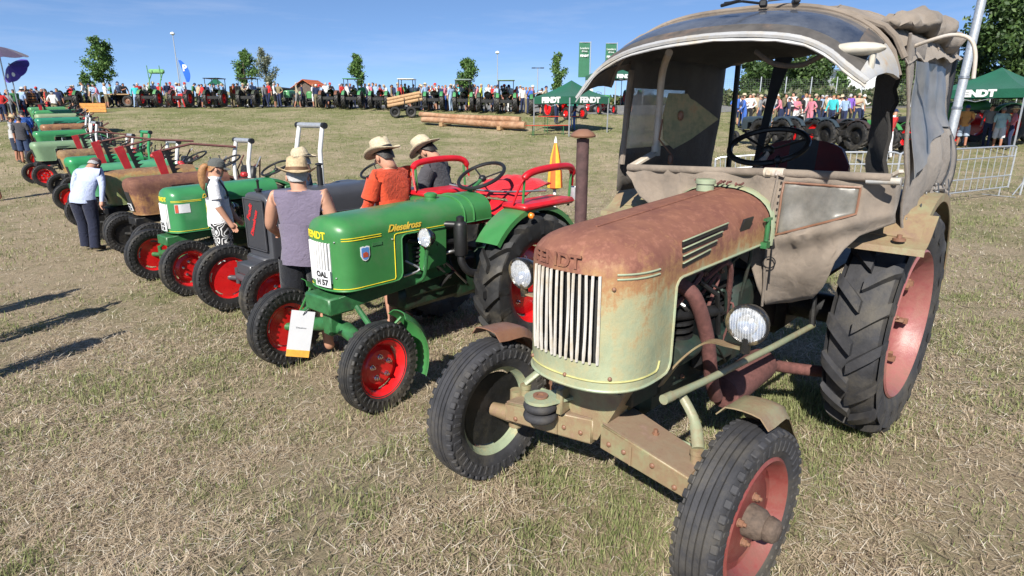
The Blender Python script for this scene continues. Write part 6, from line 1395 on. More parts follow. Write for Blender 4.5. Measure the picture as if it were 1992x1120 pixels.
def props():
    # flatbed cart and upright wooden board
    g = G(243, 207.4); T = empty('flatbed_cart', g); tag(T, 'flatbed cart with wooden deck beside the walker in turquoise', 'cart')
    for y in (-.7, 0, .7): MB().box((0, y, .85), (2.1, .62, .08), None, .01).build('plank', M['wood'], T)
    for x in (-.8, .8): wheel(T, 'wheel', (x, -.85, .38), .38, .2, .22, 'front', -1, (M['tyre'], M['rust'], M['rust'], M['rust']), lod=2, nuts=None); wheel(T, 'wheel', (x, .85, .38), .38, .2, .22, 'front', 1, (M['tyre'], M['rust'], M['rust'], M['rust']), lod=2, nuts=None)
    MB().box((0, 0, .6), (1.7, .3, .3), None, .02).build('undercarriage', M['dark'], T)
    g = G(183, 219); s = 1/PX(g); T = empty('wooden_board', g, R(4)); tag(T, 'orange-yellow wooden side board standing in the grass', 'board')
    for k in range(3): MB().box((0, 0, .12+.19*k), (48*s, .06, .18), None, .01).build('plank', pm('varnished_pine', (.52, .24, .06), .5, 0, .2, 12), T)
    for x in (-.7, .7): MB().box((x, .06, .3), (.08, .06, .6)).build('batten', M['wood'], T)
    # beer wagon with two barrels
    g = G(85, 226); s = 1/PX(g); T = empty('barrel_wagon', g, R(8)); tag(T, 'wagon frame with red uprights carrying two wooden barrels', 'wagon')
    MB().box((0, 0, 23*s), (62*s, 1.5, .1)).build('deck', M['dark'], T)
    for x in (-24, 22): MB().bar((x*s, -.8, 4*s), (x*s+.08, -.8, 27*s), .16, .10).build('upright', M['red_mower'], T)
    for x in (-20, 20):
        for y in (-.7, .7): wheel(T, 'wheel', (x*s, y, 10*s), 10*s, .15, 6*s, 'front', 1 if y > 0 else -1, (M['tyre'], M['red_rim'], M['red_rim'], M['rust']), lod=2, nuts=None)
    for i, x in enumerate((68, 102)):
        b = G(x, 226); bb = empty('wooden_barrel', (b.x, g.y, g.z+23*s+.05)); tag(bb, ('left wooden barrel on the wagon below the purple parasol', 'right wooden barrel on the wagon beside the red-shirted person')[i], 'barrel', 'barrels on the wagon')
        hh, rr_ = 19*s, 8.5*s; prof = [(rr_*(.86+.14*math.sin(math.pi*t)), t*hh) for t in np.linspace(0, 1, 9)]
        for k in range(16):
            a0, a1 = 2*math.pi*k/16, 2*math.pi*(k+.96)/16; mb = MB(); mb.lathe(prof, 2, axis='z', a0=a0, a1=a1); mb.build('stave', pm('barrel_oak', (.36, .16, .05), .5, 0, .25, 10), bb)
        for t in (.12, .35, .65, .88): MB().lathe([(rr_*(.87+.14*math.sin(math.pi*t))+.005, t*hh-.03), (rr_*(.87+.14*math.sin(math.pi*t))+.012, t*hh), (rr_*(.87+.14*math.sin(math.pi*t))+.005, t*hh+.03)], 20, axis='z').build('hoop', M['dark'], bb)
        MB().lathe([(0, hh*.97), (rr_*.85, hh*.97)], 16, axis='z').build('barrel_head', M['wood'], bb)
    # parasols
    def parasol(label, u, v, dist, rad, hgt, tilt, mat, dots=0):
        p = on_ray(u, v, dist); z0 = gz(p.x, p.y); T = empty('parasol', (p.x, p.y, z0)); tag(T, label, 'parasol'); top = p.z-z0; rot = Matrix.Rotation(tilt[0], 3, 'X')@Matrix.Rotation(tilt[1], 3, 'Y')
        for k in range(8):
            a0, a1 = 2*math.pi*k/8, 2*math.pi*(k+1)/8; rows = []
            for t in np.linspace(.02, 1, 6): rows.append([Vector((0, 0, top))+rot@Vector((rad*t*math.cos(lerp(a0, a1, s)), rad*t*math.sin(lerp(a0, a1, s)), -hgt*t**1.5-.04*math.sin(math.pi*s)*t)) for s in (0, .25, .5, .75, 1)])
            c = MB().sheet(rows, .006).build('panel', mat, T)
            if dots and k in (4, 5, 6):
                am = (a0+a1)/2; q = []
                for j in range(14): b = 2*math.pi*j/14; t = .66+.13*math.sin(b); aa = am+.17*math.cos(b); q.append(Vector((0, 0, top+.012))+rot@Vector((rad*t*math.cos(aa), rad*t*math.sin(aa), -hgt*t**1.5-.02)))
                MB().prism(q, rot@Vector((0, 0, .006))).build('printed_dot', M['white'], T)
        MB().tube([(0, 0, 0), Vector((0, 0, top*.75)), Vector((0, 0, top+.1))], .025, 8).build('pole', M['steel'], T)
        return T
    parasol('purple parasol with round white prints over the crowd', 18, 127, 27, .66, .32, (R(50), R(-16)), fabric('parasol_purple', (.09, .055, .36), (.075, .045, .30), .6), 1)
    parasol('dark plum parasol above the purple one', -5, 90, 26, 1.0, .34, (R(6), R(4)), fabric('parasol_plum', (.07, .05, .10), None, .7))
    # folded orange and yellow sunshade behind the red seats
    p = on_ray(1080, 325, 6.6); b = Vector((p.x, p.y, gz(p.x, p.y))); T = empty('folded_sunshade', b); tag(T, 'folded orange and yellow sunshade standing behind the red seats', 'sunshade'); top = on_ray(1085, 275, 6.6).z-b.z
    for k in range(8):
        a0 = 2*math.pi*k/8; mb = MB(); mb.loft([[Vector((r_*math.cos(a0+d), r_*math.sin(a0+d), z)) for d in (0, .39, .785)] for r_, z in ((.012, top), (.05, top-.15), (.075, top-.32), (.085, top-.48), (.03, top-.50))], closed=False, caps=False); mb.build('fold', pm('sunshade_orange', (.70, .12, .02), .7) if k % 2 else pm('sunshade_yellow', (.75, .45, .04), .7), T)
    MB().tube([(0, 0, 0), (0, 0, top-.1)], .018, 8).build('pole', M['white'], T); MB().lathe([(0, top+.06), (.012, top+.03), (.018, top-.01), (0, top-.02)], 10, axis='z').build('tip', M['white'], T)
    # paper tag hanging on the glossy tractor's front axle
    p = on_ray(585, 645, 4.27); T = empty('paper_tag', p, R(-20)); tag(T, 'white paper tag with orange foot hanging at the front of the glossy tractor', 'tag'); T.rotation_euler = (R(8), R(12), R(18))
    MB().box((0, 0, -.02), (.155, .0016, .36)).build('sheet', M['plate'], T); MB().box((0, -.0018, -.172), (.154, .0016, .055)).build('orange_foot', pm('tag_orange', (.75, .38, .06), .6), T)
    letters('Dieselross', .016, M['strap'], T, (0, -.0018, .03), (1, 0, 0), (0, 0, 1), 0, .0004); MB().tube([(0, -.002, .13), (.01, -.01, .16), (.03, 0, .18)], .003, 5).build('string', M['black'], T)
    # logs: pile on bearers, and the trailer load
    bark = pm('log_bark', (.27, .14, .075), .9, 0, .4, 7, .5, dirt=(.42, .27, .17), dirt_amt=.5); endg = pm('log_end', (.50, .32, .16), .8, 0, .2, 30)
    a, b = G(822, 243), G(1022, 256); d = (b-a); L = d.length; s = 1/PX((a+b)/2); k = 0
    ax = d.normalized(); side = Vector((-ax.y, ax.x, 0)); names = ('front lower', 'rear lower', 'upper')
    for (o, z, r0, r1) in ((0, .27, .14, .18), (.32, .27, .14, .17), (.15, .52, .12, .16)):
        T = empty('log', a+side*o+Vector((0, 0, z+.02)), 0); tag(T, 'long peeled log on bearers in the meadow, the %s one' % names[k], 'log', 'logs lying in the meadow'); rr_ = random.Random(k)
        pts = [ax*L*t+Vector((0, 0, .02*math.sin(t*7+k))) for t in np.linspace(-.02*k, 1-.03*k, 12)]; MB().tube(pts, [lerp(r0, r1, t)+rr_.uniform(-.012, .012) for t in np.linspace(0, 1, 12)], 12).build('bark', bark, T)
        MB().lathe([(0, .004), (r1*.97, .004)], 12, axis='x').build('cut_end', endg, T, loc=pts[-1]).rotation_euler = (0, 0, math.atan2(ax.y, ax.x)); k += 1
    for t in (.22, .78):
        q = a+d*t; T = empty('log_bearer', (q.x, q.y, gz(q.x, q.y)), math.atan2(side.y, side.x)); tag(T, 'wooden bearer block under the %s end of the log pile' % ('narrow' if t < .5 else 'thick'), 'block', 'log bearers'); MB().box((.15, 0, .06), (.9, .22, .12), None, .01).build('beam', M['wood'], T); MB().box((-.2, 0, .16), (.2, .2, .1), None, .01).build('wedge', M['wood'], T)
    g = G(790, 228); s = 1/PX(g); T = empty('log_trailer', g, R(12)); T.scale = (.86,)*3; tag(T, 'low two-wheeled trailer beneath the load of logs', 'trailer')
    for x, y in ((-.75, -.5), (.35, -.5), (-.75, .5), (.35, .5)): wheel(T, 'wheel', (x, y, .36), .36, .24, .2, 'front', 1 if y > 0 else -1, (M['tyre'], M['dark'], M['dark'], M['rust']), lod=2, nuts=None)
    mb = MB(); mb.bar((-1.1, 0, .6), (1.5, 0, .75), .5, .12); mb.build('chassis', M['dark'], T); MB().bar((1.3, 0, .7), (1.3, 0, .02), .07, .07).build('prop_leg', M['dark'], T)
    for x in (-.1, .9): MB().bar((x, -.52, .7), (x, -.52, 1.3), .05, .05).build('stanchion', M['dark'], T)
    n = 0
    for row, cnt in ((0, 4), (1, 3), (2, 2)):
        for i in range(cnt):
            y = (i-(cnt-1)/2)*.26; z = .80+row*.22; T2 = empty('trailer_log', g, R(12)); T2.scale = (.86,)*3; tag(T2, '%s pale log number %s from the front in the trailer load' % (('bottom-row', 'middle-row', 'top-row')[row], ('one', 'two', 'three', 'four')[i]), 'log', 'logs loaded on the trailer')
            MB().tube([(-1.25+.05*i, y, z-.05), (1.15-.04*n % .2, y, z+.42)], [.125, .115], 10).build('bark', pm('log_pale', (.40, .25, .13), .8, 0, .3, 8, .3), T2); MB().lathe([(0, 0), (.122, 0)], 10, axis='x').build('cut_end', endg, T2, loc=(-1.255+.05*i, y, z-.05)); n += 1
    # beer table and bench at the pavilion
    red = pm('bench_red', (.45, .05, .02), .5)
    for lab, u, v, ht, ln, w in (('red folding table beneath the pavilion', 1090, 257, .76, 2.2, .5), ('red folding bench in front of the pavilion table', 1066, 263, .46, 2.2, .26)):
        g = G(u, v); T = empty('folding_table' if ht > .6 else 'folding_bench', g, R(16)); tag(T, lab, 'table' if ht > .6 else 'bench'); MB().box((0, 0, ht), (ln, w, .035), None, .006).build('top', red, T)
        for x in (-.75, .75): mb = MB(); mb.tube([(x, -w*.4, 0), (x, -w*.4, ht)], .018, 6); mb.tube([(x, w*.4, 0), (x, w*.4, ht)], .018, 6); mb.tube([(x, -w*.4, .2), (x, w*.4, .2)], .014, 6); mb.build('leg_frame', M['green_dk'], T)
    # bare wagon undercarriage beyond the barrier
    g = under(1566, 262, 12.5); T = empty('wagon_undercarriage', g, R(-12)); tag(T, 'bare grey wagon undercarriage seen through the steering wheel', 'wagon'); gm_ = pm('chassis_grey', (.17, .16, .16), .7, 0, .3, 14, .2, dirt=(.2, .14, .10))
    MB().box((0, 0, .62), (.62, .5, .16), None, .02).build('body', gm_, T); MB().box((0, 0, .72), (1.0, .16, .08), None, .01).build('bolster', gm_, T); MB().box((0, -.1, .42), (.5, .6, .10), None, .02).build('axle', M['rust'], T)
    for s_ in (-1, 1): wheel(T, 'wheel', (s_*.42, -.1, .34), .34, .14, .2, 'front', 1, (M['tyre'], gm_, gm_, M['rust']), steer=R(-80 if s_ > 0 else 100), lod=1, nuts=None)
    # barriers and mast on the right
    A = [G(1957, 380), under(1752, 300, 11.5), under(1560, 300, 11.6), under(1400, 305, 11.8)]
    for i, l in enumerate(('steel crowd barrier right of the canvas cab', 'steel crowd barrier behind the cab right window', 'steel crowd barrier seen below the steering wheel')): barrier(l, A[i+1], A[i])
    bs = A[0]; T = empty('barrier_stand', bs+Vector((.35, .05, 0))); tag(T, 'angled steel leg frame at the barrier end by the picture edge', 'barrier'); MB().tube([(0, 0, 0), (.05, 0, 1.08)], .022, 8).build('post', M['grey_metal'], T)
    for q in ((.25, .1), (.2, -.15), (-.25, -.1)): MB().tube([(0, 0, .28), (q[0], q[1], .01)], .012, 6).build('brace', M['grey_metal'], T)
    p = on_ray(1872, 120, 12.5); b = Vector((p.x, p.y, gz(p.x, p.y))); T = empty('steel_mast', b, 0); T.rotation_euler = (0, R(2.2), 0); tag(T, 'tall galvanised steel mast behind the canvas cab', 'mast'); MB().tube([(0, 0, -.2), (0, 0, 2.2), (0, 0, 8)], [.095, .085, .07], 16).build('shaft', M['grey_metal'], T)
    for z in (1.2, 1.9, 2.5): MB().lathe([(.088, z-.03), (.098, z-.02), (.098, z+.02), (.085, z+.03)], 16, axis='z').build('collar', M['steel'], T)
    tent('green pavilion with white lettering beside the log pile in the meadow', (lambda q: Vector((q.x, q.y, gz(q.x, q.y))))((G(1037, 259)+G(1186, 260))/2+Vector((0, .6, 0))), 1.30, R(38), 1.66, 2.45)
    q = under(1192, 205, 47); tent('green pavilion half hidden behind the awning of the canvas cab', q, 1.6, R(20), 2.2, 3.2)
    q = under(1935, 200, 24.5); tent('green pavilion above the big red tractor wheel', q, 1.6, R(30), 2.30, 3.15)
def skyline():
    tw = [G(190, 207.5)+Vector((0, 8, 0))]
    def base(u, d, v=160): r_ = ray(u, v); x = r_.x*d/r_.y; return Vector((x, d, gz(x, d)))
    def htree(label, u, vtop, d, cwpx, ch_v, seed, **k):
        b = base(u, d, vtop+20); top = on_ray(u, vtop, d/ray(u, vtop).y).z-b.z; ch = on_ray(u, ch_v, d/ray(u, ch_v).y).z-b.z
        return tree(label, b, top, cwpx/2/FOC*d*.80, max(.3, ch), seed, **k)
    htree('tall leafy young tree above the walkers at the left', 190, 70, 60, 58, 150, 1, n=3000, leaf=.14)
    htree('bright green young tree behind the dark canopy tractor', 474, 96, 60, 44, 158, 2, n=2000, leaf=.13)
    htree('pale silvery tree beside the bright green young tree', 514, 92, 70, 44, 165, 3, n=2000, leaf=.13, greens=[(.22, .25, .17), (.28, .30, .22), (.16, .19, .12)])
    htree('slim young tree right of the red-roofed hut', 694, 104, 60, 32, 160, 4, n=1900, leaf=.13)
    htree('bushy young tree above the parade tractors in the middle', 905, 112, 58, 42, 172, 5, n=2600, leaf=.13)
    htree('thin young tree left of the green flags', 1087, 102, 58, 34, 172, 6, n=1600, leaf=.13)
    htree('low bush at the foot of the tall leafy tree', 168, 138, 62, 26, 185, 7, n=900, leaf=.13)
    BG = [(.045, .09, .025), (.065, .12, .03), (.09, .15, .04), (.035, .065, .02)]
    for i, (l, u, vt, d, w, cv) in enumerate((('large dark round tree seen through the cab, right one', 1572, 108, 62, 95, 195, ), ('grey-green tree seen through the cab, left one', 1478, 118, 64, 90, 195), ('broad dark tree in the cab opening between the two others', 1525, 122, 70, 80, 195), ('small conical tree in front of the white hall', 1637, 138, 55, 26, 188), ('huge dark tree rising at the right picture edge', 1975, -20, 48, 150, 190), ('dark tree left of the huge one behind the right pavilion', 1915, 55, 52, 75, 190), ('dark tree beside the canvas cab behind the mast', 1848, 118, 60, 40, 190), ('dark bushy tree hidden behind the side curtain', 1775, 100, 58, 90, 190))):
        htree(l, u, vt, d, w, cv, 20+i, n=int(1500+w*52), leaf=.22 if w > 60 else .15, greens=BG if w > 60 else GREENS, shape='round', group='trees beyond the right field')
    # hut with red tiled roof
    d = 85; b = base(604, d); k = d/FOC; T = empty('hut', b, R(-14)); tag(T, 'timber hut with orange-red tiled roof', 'building'); wz = 30*k
    MB().box((0, 0, wz/2-1), (58*k, 40*k, wz+2)).build('wall', pm('hut_timber', (.10, .075, .06), .8, 0, .3, 6), T)
    tile = pm('roof_tile', (.50, .13, .05), .7, 0, .2, 20)
    for s in (-1, 1):
        for r_ in range(7):
            t0, t1 = r_/7, (r_+1.15)/7; g = []
            for t in (t0, min(1.03, t1)): g.append([Vector((x*k, s*24*k*(1-t), wz-3*k+19*k*t+.03*(1-(t-t0)*7)) if False else Vector((s*36*k*(1-t), x*k, wz-3*k+21*k*t+.05*(1 if t == t0 else 0)))) for x in (-27, -9, 9, 27)])
            MB().sheet(g, .05).build('tile_course', tile, T)
    mb = MB()
    for s in (-1, 1): mb.prism([(-30*k, s*20*k, wz), (30*k, s*20*k, wz), (0, s*20*k, wz+17*k)], (0, .1, 0))
    mb.build('gable', pm('hut_timber', (.1, .075, .06)), T)
    for y in (-23, 23): MB().bar((-20*k, y*k, 0), (-20*k, y*k, wz), .15, .15).build('post', M['wood'], T)
    # slatted barn
    d = 78; b = base(516, d); k = d/FOC; T = empty('barn', b); tag(T, 'long low dark slatted barn with flat roof behind the pale tree', 'building'); MB().box((0, 0, 14*k), (74*k, 5, 36*k)).build('wall', pm('barn_dark', (.035, .04, .05), .7), T); MB().box((0, -.4, 33*k), (80*k, 6, 2.5*k)).build('roof', pm('barn_roof', (.11, .12, .14), .6), T)
    for i in range(6): MB().box((lerp(-34, 34, i/5)*k, -2.6, 14*k), (.14, .14, 34*k)).build('post', M['white'], T)
    d = 66; b = base(420, d); k = d/FOC; T = empty('small_gazebo', b, R(20)); tag(T, 'small dark green gazebo left of the dark canopy tractor', 'tent'); hh = 38*k
    for i in range(4): a = [(-1, -1), (1, -1), (1, 1), (-1, 1)]; p, q = a[i], a[(i+1) % 4]; MB().prism([(p[0]*14*k, p[1]*14*k, hh), (q[0]*14*k, q[1]*14*k, hh), (0, 0, hh+13*k)], (0, 0, .02)).build('canopy', TENT, T); MB().bar((p[0]*13.5*k, p[1]*13.5*k, 0), (p[0]*13.5*k, p[1]*13.5*k, hh), .05, .05).build('post', M['grey_metal'], T)
    # white halls on the right
    for u, d, w, hpx, lab in ((1675, 95, 130, 62, 'long white hall seen through the cab'), (1870, 90, 110, 44, 'white hall roofline behind the right pavilion')):
        b = base(u, d); k = d/FOC; T = empty('hall', b); tag(T, lab, 'building'); MB().box((0, 0, hpx*k/2), (w*k, 8, hpx*k)).build('wall', pm('hall_white', (.62, .64, .66), .6, 0, .05), T); MB().box((0, -.2, hpx*k+.1), (w*k+.6, 8.6, .3)).build('roof', M['grey_metal'], T)
        for i in range(7): MB().box((lerp(-.42, .42, i/6)*w*k, -4.03, hpx*k*.30), (w*k*.10, .08, hpx*k*.22)).build('window', pm('hall_window', (.10, .14, .20), .2), T)
    # masts and flags
    def pole(label, u, v0, d, r, name='lamp_post', lean=0): b = base(u, d); top = on_ray(u, v0, d/ray(u, v0).y).z-b.z; T = empty(name, b); T.rotation_euler = (0, lean, 0); tag(T, label, 'lamp post' if name == 'lamp_post' else 'flag'); MB().tube([(0, 0, 0), (0, 0, top)], [r, r*.6], 8).build('pole', M['grey_metal'], T); return T, top
    T, t = pole('tall lamp post above the parade in the middle', 968, 103, 75, .07); MB().lathe([(0, t+.25), (.22, t+.15), (.25, t), (.1, t-.1), (0, t-.1)], 12, axis='z').build('lamp_head', M['white'], T)
    T, t = pole('lamp post with two arms left of the thin tree', 1046, 132, 75, .08); mb = MB(); mb.bar((-.55, 0, t), (.55, 0, t), .1, .08); mb.build('arm', M['dark'], T)
    for x in (-.5, .5): MB().box((x, 0, t), (.45, .3, .1), None, .03).build('lamp_head', M['dark'], T)
    T, t = pole('tall lamp post with white globe behind the blue parking flag', 349, 66, 60, .06, lean=0); MB().lathe([(0, t+.2), (.18, t+.1), (.2, t), (0, t-.15)], 12, axis='z').build('lamp_head', M['white'], T)
    T, t = pole('blue feather flag with white letter P', 352, 112, 57, .03, 'parking_flag'); T.rotation_euler = (0, 0, 0); blue = fabric('flag_blue', (.02, .12, .62), (.02, .10, .52), .6); k = 57/FOC; g = []
    for i in range(13): f = i/12; z = t-.2-f*38*k; x0 = .03+f*10*k; w = (2+11*math.sin(math.pi*clamp(f*.9+.05))**.8)*k; g.append([Vector((x0+w*q, .03*math.sin(q*3+f*4), z)) for q in (0, .5, 1)])
    MB().sheet(g, .01).build('banner', blue, T); letters('P', 15*k, M['white'], T, (.03+4*k+6*k, -.03, t-.2-14*k), (1, 0, 0), (0, 0, 1), .03, .01)
    gf = [fabric('flag_green', (.045, .16, .09), (.04, .14, .08), .7)]
    for i, (u, vb) in enumerate(((1147, 141), (1198, 145), (1252, 150))):
        d = 52+2*i; T, t = pole('green banner flag with white print, %s of the three' % ('left', 'middle', 'right')[i], u, 80+i*2, d, .05, 'banner_flag'); k = d/FOC; g = []
        for r_ in range(9): g.append([Vector((-.06-20*k*q, .06*math.sin(q*4+r_*.5), t-.1-r_/8*(vb-80)*k*.98)) for q in np.linspace(0, 1, 6)])
        MB().sheet(g, .01).build('banner', gf[0], T); MB().tube([(0, 0, t-.08), (-21*k, 0, t-.08)], .025, 6).build('crossbar', M['grey_metal'], T)
        letters('Leaders', 5.2*k, M['white'], T, (-.06-10*k, -.09, t-12*k), (1, 0, 0), (0, 0, 1), 0, .012); letters('drive', 5.2*k, M['white'], T, (-.06-10*k, -.09, t-17*k), (1, 0, 0), (0, 0, 1), 0, .012); letters('FENDT', 5.0*k, M['white'], T, (-.06-10*k, -.09, t-25*k), (1, 0, 0), (0, 0, 1), .01, .012)
    # mesh fence behind the right-hand crowd
    T = empty('mesh_fence', (0, 0, 0)); tag(T, 'grey wire mesh fence behind the crowd in the right field', 'fence'); a, b = under(1380, 200, 46), under(2080, 200, 44); L = (b-a).length
    for i in range(15): q = a.lerp(b, i/14); q.z = gz(q.x, q.y); MB().tube([q, q+Vector((0, 0, 2.1))], .04, 6).build('post', M['grey_metal'], T)
    mb = MB()
    for z in np.arange(.1, 2.05, .14): mb.bar(a+Vector((0, 0, z)), b+Vector((0, 0, z)), .006, .006)
    for i in range(150): q = a.lerp(b, i/149); mb.bar(q, q+Vector((0, 0, 2)), .006, .006)
    w_ = mb.build('wire_mesh', pm('fence_wire', (.10, .11, .11), .6), T); w_['kind'] = 'stuff'
    # verge of tall grass and shrubs behind the road, distant wood
    def verge(name, label, x0, x1, y0, y1, hgt, n, cols, seed, leaf):
        r = random.Random(seed); pts = []
        for _ in range(n): x = r.uniform(x0, x1); y = r.uniform(y0, y1); hm = hgt*(.55+.45*mnoise.noise(Vector((x*.22, seed, 0)))+.25*mnoise.noise(Vector((x*1.1, seed, 4)))); pts.append((x, y, gz(x, y)+max(.1, hm)*r.random()**.7))
        o = scatter_leaves(pts, leaf, name, cols, seed); tag(o, label, 'shrubs', kind='stuff')
    verge('verge_shrubbery', 'tall weeds and grasses behind the road', -62, 22, 59, 64, 1.5, 12000, [(.16, .16, .06), (.10, .13, .04), (.22, .19, .09), (.07, .11, .03)], 31, .20)
    verge('field_shrubbery', 'shrubs and tall weeds behind the mesh fence', 16, 48, 47, 52, 2.0, 8000, [(.13, .15, .06), (.08, .12, .04), (.20, .20, .12), (.05, .085, .025)], 32, .22)
    verge('treeline', 'dark distant wood on the horizon', -160, 200, 210, 230, 6.0, 9000, [(.03, .05, .025), (.045, .07, .035)], 33, 1.3)
def crowd():
    rp = random.Random(5); W = (.66, .66, .66); LB = (.30, .42, .62); R_ = (.50, .03, .03); NV = (.02, .03, .08); BK = (.018, .018, .02); GY = (.22, .22, .23); PK = (.60, .20, .26); TQ = (.05, .45, .48); BE = (.42, .35, .25); GN = (.08, .25, .10); OR = (.65, .22, .05); KH = (.20, .17, .10); BL = (.05, .13, .45); YL = (.55, .60, .08)
    cn = {W: 'white', LB: 'light blue', R_: 'red', NV: 'navy', BK: 'black', GY: 'grey', PK: 'pink', TQ: 'turquoise', BE: 'beige', GN: 'green', OR: 'orange', KH: 'khaki', BL: 'blue', YL: 'yellow'}
    poses = {'plain': {}, 'lean': dict(lean=.22, nod=.3, arml=((.4, .1, -1), (.9, -.1, -.5))), 'wide': dict(stance=.19, turn=.6, arml=((.1, .35, -1), (.1, .1, -1)), armr=((.5, -.1, -1), (.5, .6, .3))), 'stride': dict(step=.16, arml=((-.25, .1, -1), (0, 0, -1)), armr=((.3, -.1, -1), (.5, 0, -1))), 'akimbo': dict(arml=((-.2, .6, -1), (.3, -.7, -.6)), armr=((.1, -.2, -1), (.6, .1, -.8))), 'photo': dict(arml=((.7, .1, -.8), (.6, -.3, .8)), armr=((.7, -.1, -.8), (.6, .3, .8)))}
    pk = list(poses); used = {}
    # (photo column, feet row or distance, shirt, trousers, hat, where)
    L = [(4, 234, BK, NV, None, 'in the shade of the purple parasol'), (16, 232, NV, BK, None, 'in the shade of the purple parasol'), (26, 233, GY, BK, None, 'under the edge of the purple parasol'), (37, 231, GN, NV, None, 'under the edge of the purple parasol'), (48, 229, LB, NV, None, 'left of the barrel wagon'),
        (60, 222, BK, BK, None, 'behind the barrel wagon'), (70, 222, NV, BK, None, 'behind the left barrel'), (80, 221, GY, BK, 'cap', 'behind the barrels'), (90, 222, BK, NV, None, 'behind the right barrel'), (97, 226, R_, NV, None, 'right of the barrels'), (111, 232, W, KH, 'cap', 'between barrel wagon and wooden board'), (120, 227, NV, BK, None, 'by the wooden board'),
        (180, 208, BE, KH, 'cap', 'under the tall leafy tree'), (188, 208.5, LB, GY, None, 'under the tall leafy tree'), (197, 209, PK, LB, None, 'under the tall leafy tree'), (210, 209, W, KH, 'cap', 'right of the tall leafy tree'), (172, 207.5, W, NV, None, 'left below the tall leafy tree'), (228, 206.5, W, NV, None, 'behind the flatbed cart'), (236, 206.5, LB, BK, 'cap', 'behind the flatbed cart'), (246, 206.3, BK, BK, None, 'behind the flatbed cart'),
        (268, 209, TQ, LB, 'cap', 'walking beside the flatbed cart'), (274, 208, R_, NV, None, 'beside the walker in turquoise'), (304, 206.5, NV, BK, 'straw', 'at the loader tractor'), (315, 206.5, R_, BK, 'cap', 'at the loader tractor'), (337, 206.3, PK, W, 'cap', 'right of the loader tractor'), (350, 209, W, LB, 'straw', 'left of the red seat tractor'), (355, 209.5, LB, R_, None, 'left of the red seat tractor'), (365, 207, W, BK, 'cap', 'behind the red seat tractor'), (378, 206.8, GN, BK, 'cap', 'behind the red seat tractor'), (388, 206.8, BE, BK, None, 'behind the red seat tractor'), (398, 209, R_, NV, None, 'right of the red seat tractor'), (405, 208.5, NV, BK, None, 'right of the red seat tractor'),
        (430, 206.5, W, BK, None, 'at the thin canopy tractor'), (442, 206.5, W, NV, 'cap', 'at the thin canopy tractor'), (454, 207, OR, KH, None, 'at the thin canopy tractor'), (460, 207, R_, KH, None, 'at the thin canopy tractor'), (477, 208, BE, BK, 'cap', 'left of the flat roof tractor'), (488, 207, W, NV, None, 'at the flat roof tractor'), (495, 207, LB, BK, None, 'at the flat roof tractor'), (590, 207, NV, NV, None, 'in front of the red-roofed hut'), (612, 207.5, W, W, None, 'in front of the red-roofed hut'), (630, 209.5, LB, GY, 'cap', 'right of the red-roofed hut'), (625, 207.5, BK, NV, None, 'right of the red-roofed hut'), (645, 208, BK, BK, 'cap', 'left of the black screen tractor'), (677, 210.5, W, KH, None, 'right of the black screen tractor'), (684, 209, NV, BK, None, 'under the slim tree'), (713, 210, W, NV, None, 'right of the slim tree'), (721, 209.5, PK, NV, 'cap', 'right of the slim tree'), (728, 209.5, BK, BK, None, 'right of the slim tree'),
        (741, 212, R_, BK, 'cap', 'at the white post tractor'), (776, 212, BE, NV, 'cap', 'left behind the log trailer'), (783, 212.5, R_, NV, None, 'left behind the log trailer'), (797, 211.5, BK, BK, None, 'above the logs on the trailer'), (806, 213, W, NV, None, 'behind the logs on the trailer'), (822, 214.5, GY, NV, 'straw', 'right of the log trailer'), (829, 215, LB, LB, 'straw', 'right of the log trailer'), (848, 213.3, W, BK, 'cap', 'right of the log trailer'), (855, 212.8, BK, BK, None, 'standing on the log trailer tractor'), (862, 213.5, NV, NV, None, 'left of the bushy tree'), (868, 214, PK, BL, None, 'left of the bushy tree'), (878, 216, LB, LB, None, 'left of the bushy tree'), (884, 215, BK, BK, None, 'under the bushy tree'), (892, 214.5, TQ, BK, None, 'under the bushy tree'), (899, 215.5, W, BK, None, 'under the bushy tree'), (914, 216, OR, YL, 'cap', 'right under the bushy tree'), (924, 216, W, BK, None, 'right of the bushy tree'), (930, 216.5, PK, BE, None, 'right of the bushy tree'), (937, 216.5, YL, BK, 'cap', 'right of the bushy tree'), (945, 216, KH, BK, None, 'right of the bushy tree'), (957, 217, BK, BK, None, 'left of the safety frame tractor'), (968, 218, LB, W, 'cap', 'below the tall lamp post'), (976, 217.5, GY, BK, None, 'below the tall lamp post'), (986, 218, PK, W, None, 'at the safety frame tractor'), (994, 218, W, BK, 'cap', 'at the safety frame tractor'), (1006, 219, R_, BK, None, 'left of the pavilion'), (1017, 219.5, W, NV, None, 'left of the pavilion'), (1030, 222, BL, NV, None, 'at the left pavilion post'), (1036, 221, PK, NV, 'cap', 'at the left pavilion post'), (1054, 221, W, BK, None, 'behind the pavilion roof'), (1062, 221, BE, BK, 'cap', 'behind the pavilion roof'),
        (1082, 240, LB, NV, None, 'in the middle of the pavilion'), (1117, 254, NV, BL, None, 'under the front pavilion corner'), (1146, 216, W, NV, None, 'right of the pavilion on the road'), (1220, 217, TQ, BE, None, 'walking on the road left of the cab'), (1226, 218, NV, PK, None, 'walking on the road left of the cab')]
